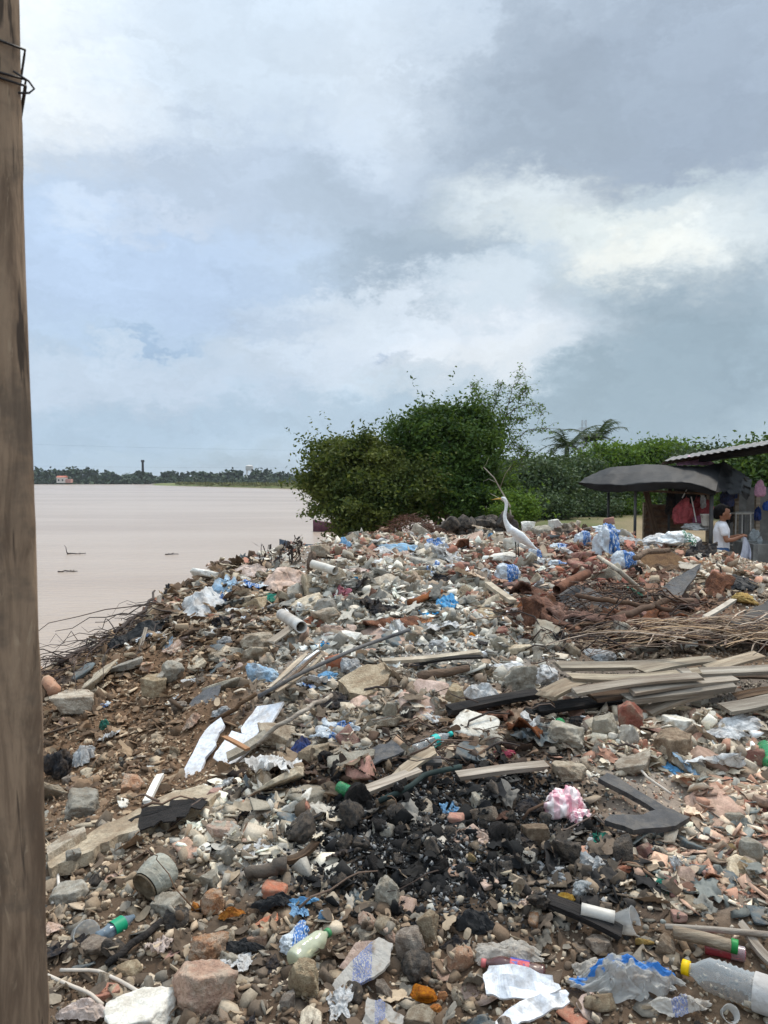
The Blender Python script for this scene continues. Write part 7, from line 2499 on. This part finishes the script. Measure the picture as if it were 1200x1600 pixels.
def yard():
    # stall table and what is on it
    c = gb(1078, 11.0)
    t = empty('table', tuple(c), 'dark low table under the black tarp', 'table')
    mb = MB(); mb.box((0, 0, .56), (.62, .5, .04)); mb.build('tabletop', m_woodd, t)
    for x in (-.27, .27):
        for y in (-.2, .2):
            mb = MB(); mb.box((x, y, .27), (.05, .05, .54)); mb.build('leg', m_woodd, t)
    c = gb(1098, 10.75)
    for k, z in enumerate((.0, .23)):
        o = empty('crate', (c[0], c[1], GZ0 + z), ['black crate on the ground beside the stall pole', 'black crate stacked on the lower one beside the stall pole'][k], 'crate', 'black crates by the stall pole')
        for sx, sy, lx, ly in ((-.2, 0, .02, .3), (.2, 0, .02, .3), (0, -.14, .4, .02), (0, .14, .4, .02)):
            for h in (.03, .1, .17):
                mb = MB(); mb.box((sx, sy, h + .01), (lx, ly, .045)); mb.build('slat', m_rubber, o)
        mb = MB(); mb.box((0, 0, .012), (.38, .27, .012)); mb.build('base', m_rubber, o)
    sd = [('cloth', 'white folded cloth lying on the stall table', 'cloth', 1088, 823, 11.0, 24, 6, m_cwhite, 1), ('cloth', 'magenta cloth on the stall table', 'cloth', 1092, 812, 11.1, 10, 7, plain('cloth_magenta', S(150, 24, 82)), 2),
          ('red_bag', 'red mesh bag hanging under the left of the tarp', 'bag', 1068, 797, 11.2, 18, 23, m_cred, 3), ('red_bag', 'dark red bag with white patch hanging behind the red mesh bag', 'bag', 1096, 794, 11.5, 17, 20, m_cred, 4), ('hanging_cloth', 'white and red cloth hanging under the tarp', 'cloth', 1099, 783, 11.3, 5, 12, m_cwhite, 5),
          ('hanging_cloth', 'black cloth hanging under the tarp left of the red bag', 'cloth', 1048, 784, 11.9, 9, 22, m_cblack, 6), ('hanging_cloth', 'navy clothes hanging behind the child', 'cloth', 1136, 778, 11.6, 13, 15, m_cnavy, 7), ('hanging_cloth', 'blue cloth hanging right of the navy clothes', 'cloth', 1146, 772, 11.7, 7, 8, plain('cloth_blue', S(50, 90, 170)), 8),
          ('hanging_cloth', 'black clothes hanging below the navy clothes', 'cloth', 1138, 800, 11.9, 8, 18, m_cblack, 9), ('hanging_cloth', 'pink cloth hanging on the post at the right', 'cloth', 1188, 763, 11.3, 9, 14, plain('cloth_pale_pink', S(222, 160, 186)), 10), ('hanging_cloth', 'dark checked clothes below the pink cloth', 'cloth', 1184, 802, 11.4, 6, 12, m_cnavy, 11),
          ('clear_bundle', 'clear plastic bundle of rags on the grey box', 'bag', 1179, 842, 10.9, 12, 16, f_grey, 12), ('hanging_cloth', 'blue cloth at the right edge above the grey box', 'cloth', 1199, 790, 11.6, 8, 8, plain('cloth_blue', S(50, 90, 170)), 13)]
    for nm, lab, cat, px, py, d, w, h, m, k in sd:
        V, F = bag_geo(900 + k, (1, .6, 1), .4, nm == 'red_bag', 5)
        V = V - (V.max(0) + V.min(0)) / 2; s = d / FPX
        V = V / (np.ptp(V, axis=0) / 2) * np.array([w * s, w * s * (.5 if 'hang' in nm else .8), h * s])
        if nm == 'red_bag':
            V[:, 0] *= 1 - .45 * sstep(0, 1, V[:, 2] / (h * s)); 
        sc = np.abs(V).max()
        o = obj(nm, mesh_np(nm, V / sc, F, m, True), None, None, mat4(at(px, py, d), np.eye(3), sc)); tag(o, lab, cat)
    for (p0, p1, lab) in (((1073, 765), (1066, 778), 'rope holding the red mesh bag'), ((1080, 776), (1088, 816), 'white strap of the red bags'), ((1094, 765), (1096, 776), 'rope holding the dark red bag')):
        mb = MB(); mb.tube([at(*p0, 11.1), at(*p1, 11.05)], .009, 5); tag(mb.build('rope', m_strap, None), lab, 'rope')
    # bucket
    c = at(1104, 822, 10.9)
    r = empty('bucket', tuple(c), 'white plastic bucket on the stall table', 'bucket')
    V, F = lathe([(0, .062), (.01, .066), (.15, .082), (.155, .088), (.17, .088), (.17, .080), (.02, .062)], 20); obj('bucket_body', mesh_np('bucket_body', V, F, m_pvc, True), r)
    mb = MB(); mb.tube([(.085 * math.cos(a), -.03, .16 - .07 * math.sin(a)) for a in np.linspace(0, 3.14, 10)], .003, 5); mb.build('handle', m_rubber, r)
    # leaning plank and corrugated panel
    a, e = at(1008, 762, 11.9), gb(1043, 11.6)
    V, F = beam_geo(np.linalg.norm(a - e), .08, .03, np.random.default_rng(2), .0)
    R = frame_from(a - e, (0, 1, 0))
    tag(obj('leaning_plank', mesh_np('leaning_plank', V, F, m_woodd), None, None, mat4((a + e) / 2, R[:, [0, 1, 2]], 1)), 'grey plank leaning under the tarp by the tin panel', 'plank')
    p = gb(1036, 12.9)
    root = empty('tin_panel', tuple(p), 'brown corrugated tin panel standing at the back of the stall', 'panel', None, (0, .0, .1))
    V, F = [], []
    nr = 60
    for i in range(nr):
        z = .02 + i / (nr - 1) * 1.05
        for x in (-.34, -.1, .12, .36):
            V.append((x + .05 * z, .022 * math.sin(i / (nr - 1) * 2 * math.pi * 10), z))
    for i in range(nr - 1):
        for j in range(3): F.append((i * 4 + j, i * 4 + j + 1, i * 4 + j + 5, i * 4 + j + 4))
    m_tin = mat('tin_brown', S(148, 126, 104), S(112, 92, 76), scale=4, bump=.2, rnd=0, dust=S(96, 62, 42), dust_amt=.6, metal=.2, rough=.6)
    obj('sheet', mesh_np('sheet', V, F, m_tin, True), root)
    for x in (-.3, .36):
        mb = MB(); mb.box((x, .05, .55), (.05, .05, 1.1)); mb.build('batten', m_wood, root)
    # shack at the right edge: wall, posts, beam and tin roof
    b = gb(1190, 12.0)
    sh = empty('shack', tuple(b), 'shack with grey sheet wall and sloping tin roof at the right edge', 'shack')
    m_sheet = mat('sheet_grey', S(132, 132, 128), S(110, 110, 108), scale=3, bump=.15, rnd=0, dust=S(92, 84, 76), dust_amt=.4, rough=.6, metal=.1)
    m_roof = mat('tin_roof', S(120, 120, 120), S(92, 90, 88), scale=3, bump=.15, rnd=0, dust=S(110, 92, 76), dust_amt=.4, rough=.45, metal=.4)
    for k in range(5):
        mb = MB()
        x0 = -.42 + k * .36
        mb.box((x0 + .17, .35 + .01 * (k % 2), .68), (.35, .02, 1.36)); mb.build('wall_sheet', m_sheet, sh)
    for px, d, top in ((1150, 11.9, 1.3), (1183, 11.6, 1.35), (1107, 12.5, 1.86), (1215, 11.0, 2.)):
        q = gb(px, d) - b; mb = MB(); mb.box((q[0], q[1], top / 2), (.06, .06, top)); mb.build('post', m_wood, sh)
    # roof
    FL, FR, BL, BR = at(1036, 721, 12.2), at(1290, 680, 9.6), at(1050, 714, 13.6), at(1290, 672, 12.5)
    V, F = [], []
    nu, nv = 90, 6
    for j in range(nv):
        for i in range(nu):
            u, v = i / (nu - 1), j / (nv - 1)
            p = (FL * (1 - u) + FR * u) * (1 - v) + (BL * (1 - u) + BR * u) * v - b
            p[2] += .008 * math.sin(u * 2 * math.pi * 22)
            V.append(p)
    for j in range(nv - 1):
        for i in range(nu - 1): F.append((j * nu + i, j * nu + i + 1, (j + 1) * nu + i + 1, (j + 1) * nu + i))
    obj('roof_sheet', mesh_np('roof_sheet', np.array(V), F, m_roof, True), sh)
    for a, e, w, m in ((at(1098, 716, 11.9), at(1290, 688, 9.7), .11, m_burnt), (at(1036, 724, 12.3), at(1110, 712, 11.9), .05, m_woodd), (at(1060, 718, 13.3), at(1290, 684, 12.2), .08, m_woodd)):
        V, F = beam_geo(np.linalg.norm(e - a), w, w, np.random.default_rng(4), .0)
        o = obj('beam', mesh_np('beam', V, F, m), sh); o.matrix_local = mat4((a + e) / 2 - b, frame_from(e - a), 1)
    for k in range(4):
        a = at(1140 + k * 40, 711 - k * 5, 11.6 - k * .4) - b; e = at(1140 + k * 40, 700 - k * 5, 12.8) - b
        mb = MB(); mb.tube([a, e], .025, 5); mb.build('rafter', m_woodd, sh)
    # grey concrete tank
    c = gb(1196, 10.6)
    tk = empty('wash_tank', tuple(c), 'grey concrete wash tank at the right edge beside the bundle', 'tank')
    mm = mat('tank_concrete', S(138, 136, 130), S(112, 110, 106), scale=3, bump=.3, rnd=0, dust=S(96, 88, 78), dust_amt=.4)
    for x, y, lx, ly in ((-.27, 0, .06, .6), (.37, 0, .06, .6), (.05, -.27, .58, .06), (.05, .27, .58, .06)):
        mb = MB(); mb.box((x, y, .31), (lx, ly, .62)); mb.build('side', mm, tk)
    mb = MB(); mb.box((.05, 0, .1), (.58, .48, .06)); mb.build('floor', mm, tk)
    # two tube stools
    for k, (px, d) in enumerate(((1156, 11.5), (1166, 11.7))):
        c = gb(px, d)
        st = empty('stool', tuple(c), ['white tube stool frame behind the child', 'second tube stool frame nearer the grey wall'][k], 'stool', 'tube stools behind the child')
        for x in (-.12, .12):
            for y in (-.12, .12):
                mb = MB(); mb.tube([(x, y, 0), (x * .9, y * .9, .98)], .013, 6); mb.build('leg', m_rubber if y > 0 else m_pvc, st, True)
        for z in (.5, .98):
            mb = MB()
            for s_ in (-1, 1): mb.tube([(-.12, s_ * .11, z), (.12, s_ * .11, z)], .012, 6); mb.tube([(s_ * .11, -.12, z), (s_ * .11, .12, z)], .012, 6)
            mb.build('ring', m_pvc, st, True)


yard()


# ------------------------------------------------------------------ the child
def child():
    d = 10.3
    base = at(1128, 800, d); base[2] = GZ0
    H = at(1128, 788, d)[2] - GZ0
    k = H / 1.15
    skin = mat('skin', S(150, 104, 78), S(140, 94, 70), scale=3, bump=.05, rnd=0, rough=.55)
    hair_m = mat('hair_black', S(24, 20, 18), S(16, 14, 13), scale=8, bump=.3, bscale=30, rnd=0, rough=.85, spec=.1)
    shirt = mat('shirt_white', S(222, 218, 218), S(206, 202, 204), scale=5, bump=.5, bscale=10, rnd=0)
    jean = mat('jeans_blue', S(66, 92, 130), S(52, 74, 108), scale=5, bump=.4, bscale=14, rnd=0)
    rot = -.22
    root = empty('person', tuple(base), 'child in white t-shirt and blue jeans holding up a white cloth beside the stall', 'person', None, (0, 0, rot))
    root.scale = (k, k, k)
    L = limb
    # x forward, y to the child's left, z up
    parts = [L([(0, .075, .52), (.012, .08, .3), (-.005, .08, .06)], [.072, .052, .034]), L([(0, -.075, .52), (.0, -.08, .3), (-.02, -.08, .06)], [.072, .052, .034]),
             L([(-.03, .08, .035), (.11, .085, .025)], [.034, .026]), L([(-.04, -.08, .035), (.1, -.085, .025)], [.034, .026]),
             L([(0, -.045, .52), (0, .045, .52)], [.082, .082]), L([(0, 0, .52), (.0, 0, .66), (.0, 0, .80), (-.005, 0, .86)], [.088, .082, .094, .08]), L([(-.005, -.1, .85), (-.005, .1, .85)], [.05, .05]),
             L([(-.005, 0, .86), (.012, 0, .95)], [.044, .038]),
             L([(.0, 0, 1.03), (.02, 0, 1.06)], [.085, .088]), L([(.045, 0, .985), (.06, 0, 1.0)], [.05, .05]), L([(.098, 0, 1.015), (.112, 0, 1.005)], [.012, .011]), L([(.09, 0, .968), (.085, 0, .96)], [.018, .018])]
    for sg in (-1, 1):
        parts.append(L([(-.005, sg * .12, .85), (.03, sg * .165, .68)], [.040, .030]))
        parts.append(L([(.03, sg * .165, .68), (.12, sg * .14, .69), (.235, sg * .075, .735)], [.031, .028, .019]))
        hnd = np.array([.25, sg * .065, .738])
        parts.append(L([hnd - np.array([.015, 0, 0]), hnd + np.array([.035, -sg * .006, .0])], [.017, .020], flat=.6))
        for i in range(4):
            r0 = hnd + np.array([.038, -sg * .004, .014 - i * .010])
            ln = [.030, .035, .032, .025][i]
            parts.append(L([r0, r0 + np.array([ln * .6, -sg * .008, .0]), r0 + np.array([ln * .55, -sg * .022, -.006])], [.0065, .006, .005], 8, 6))
        parts.append(L([hnd + np.array([0, -sg * .008, .012]), hnd + np.array([.02, -sg * .024, .022]), hnd + np.array([.035, -sg * .028, .016])], [.0075, .007, .006], 8, 6))
        parts.append(L([(.005, sg * .088, 1.03), (.0, sg * .093, 1.01)], [.016, .012], 8))
    remesh('body', parts, .0065, skin, root, 3)
    # clothing
    sp = [L([(0, -.02, .56), (.0, 0, .66), (.0, 0, .80), (-.005, 0, .865)], [.104, .1, .108, .085]), L([(0, .02, .56), (.0, 0, .66), (.0, 0, .80), (-.005, 0, .865)], [.104, .1, .108, .085]), L([(-.005, -.105, .85), (-.005, .105, .85)], [.06, .06])]
    for sg in (-1, 1): sp.append(L([(-.005, sg * .115, .85), (.012, sg * .145, .765)], [.055, .05]))
    remesh('t_shirt', sp, .008, shirt, root, 3)
    jp = [L([(0, -.05, .53), (0, .05, .53)], [.1, .1]), L([(0, 0, .6), (0, 0, .52)], [.1, .1])]
    for sg in (-1, 1): jp.append(L([(0, sg * .07, .52), (.01, sg * .078, .3), (-.012, sg * .08, .1)], [.086, .064, .052]))
    remesh('jeans', jp, .008, jean, root, 3)
    hp = [L([(-.02, 0, 1.055), (-.0, 0, 1.085)], [.094, .086]), L([(-.05, 0, 1.02), (-.06, 0, .99)], [.062, .05]), L([(.06, -.03, 1.105), (.06, .03, 1.105)], [.03, .03])]
    for sg in (-1, 1): hp.append(L([(.0, sg * .07, 1.07), (-.02, sg * .072, 1.02)], [.03, .024]))
    remesh('hair', hp, .008, hair_m, root, 2)
    for sg in (-1, 1):
        V, F = ICO[2]
        w = obj('eye', mesh_np('eye', V * np.array([.006, .012, .0065]) + np.array([.099, sg * .033, 1.028]), F, plain('eye_white', S(220, 216, 210)), True), root)
        obj('iris', mesh_np('iris', V * np.array([.004, .006, .006]) + np.array([.103, sg * .034, 1.028]), F, hair_m, True), w)
        obj('eyebrow', mesh_np('eyebrow', *tube([(.096, sg * .016, 1.046), (.098, sg * .034, 1.05), (.088, sg * .052, 1.046)], .004, 5), hair_m, True), root)
    obj('lips', mesh_np('lips', *tube([(.094, -.022, .978), (.104, 0, .98), (.094, .022, .978)], .006, 6), mat('lips', S(150, 84, 74), S(140, 78, 68), bump=0, rnd=0), True), root)
    # cloth in the hands
    n = 34
    u, v = np.meshgrid(np.linspace(0, 1, n), np.linspace(0, 1, n)); u, v = u.ravel(), v.ravel()
    x = .275 + .05 * np.sin(v * 2.2) + (u - .5) * .16 * (.35 + v) - .03 * v
    y = -.09 + .17 * u + .035 * np.sin(u * 16 + v * 3) * (.2 + v)
    z = .745 - v * (.33 + .10 * np.sin(u * 3.1 + .6)) - .03 * np.sin(u * 3.14) * (1 - v)
    x = x + .03 * np.cos(u * 14 + v * 2) * (.2 + v)
    V = np.stack([x, y, z], 1)
    q = np.arange(n * n).reshape(n, n)
    F = np.stack([q[:-1, :-1].ravel(), q[:-1, 1:].ravel(), q[1:, 1:].ravel(), q[1:, :-1].ravel()], 1)
    M = np.array((Matrix.Translation(base) @ Matrix.Rotation(rot, 4, 'Z') @ Matrix.Scale(k, 4)))
    o = obj('held_cloth', mesh_np('held_cloth', V @ M[:3, :3].T + M[:3, 3] , F, mat('cloth_white', S(218, 218, 228), S(200, 200, 212), scale=4, bump=.4, rnd=0, trans=.2), True))
    tag(o, 'white cloth held up in both hands of the child', 'cloth')


child()

# ------------------------------------------------------------------ air
def haze():
    V = [(x, y, z) for x in (-2700, 3200) for y in (-120, 4700) for z in (EYE - 5.8, 22)]
    F = [(0, 1, 3, 2), (4, 6, 7, 5), (0, 4, 5, 1), (2, 3, 7, 6), (0, 2, 6, 4), (1, 5, 7, 3)]
    m = bpy.data.materials.new('haze_air'); m.use_nodes = True
    t = m.node_tree
    for n in list(t.nodes): t.nodes.remove(n)
    o = t.nodes.new('ShaderNodeOutputMaterial'); p = t.nodes.new('ShaderNodeVolumePrincipled')
    p.inputs['Color'].default_value = (.86, .92, 1.0, 1)
    p.inputs['Density'].default_value = .00016
    p.inputs['Anisotropy'].default_value = .2
    t.links.new(p.outputs[0], o.inputs['Volume'])
    tag(obj('haze', mesh_np('haze', V, F, m)), kind='stuff')


haze()
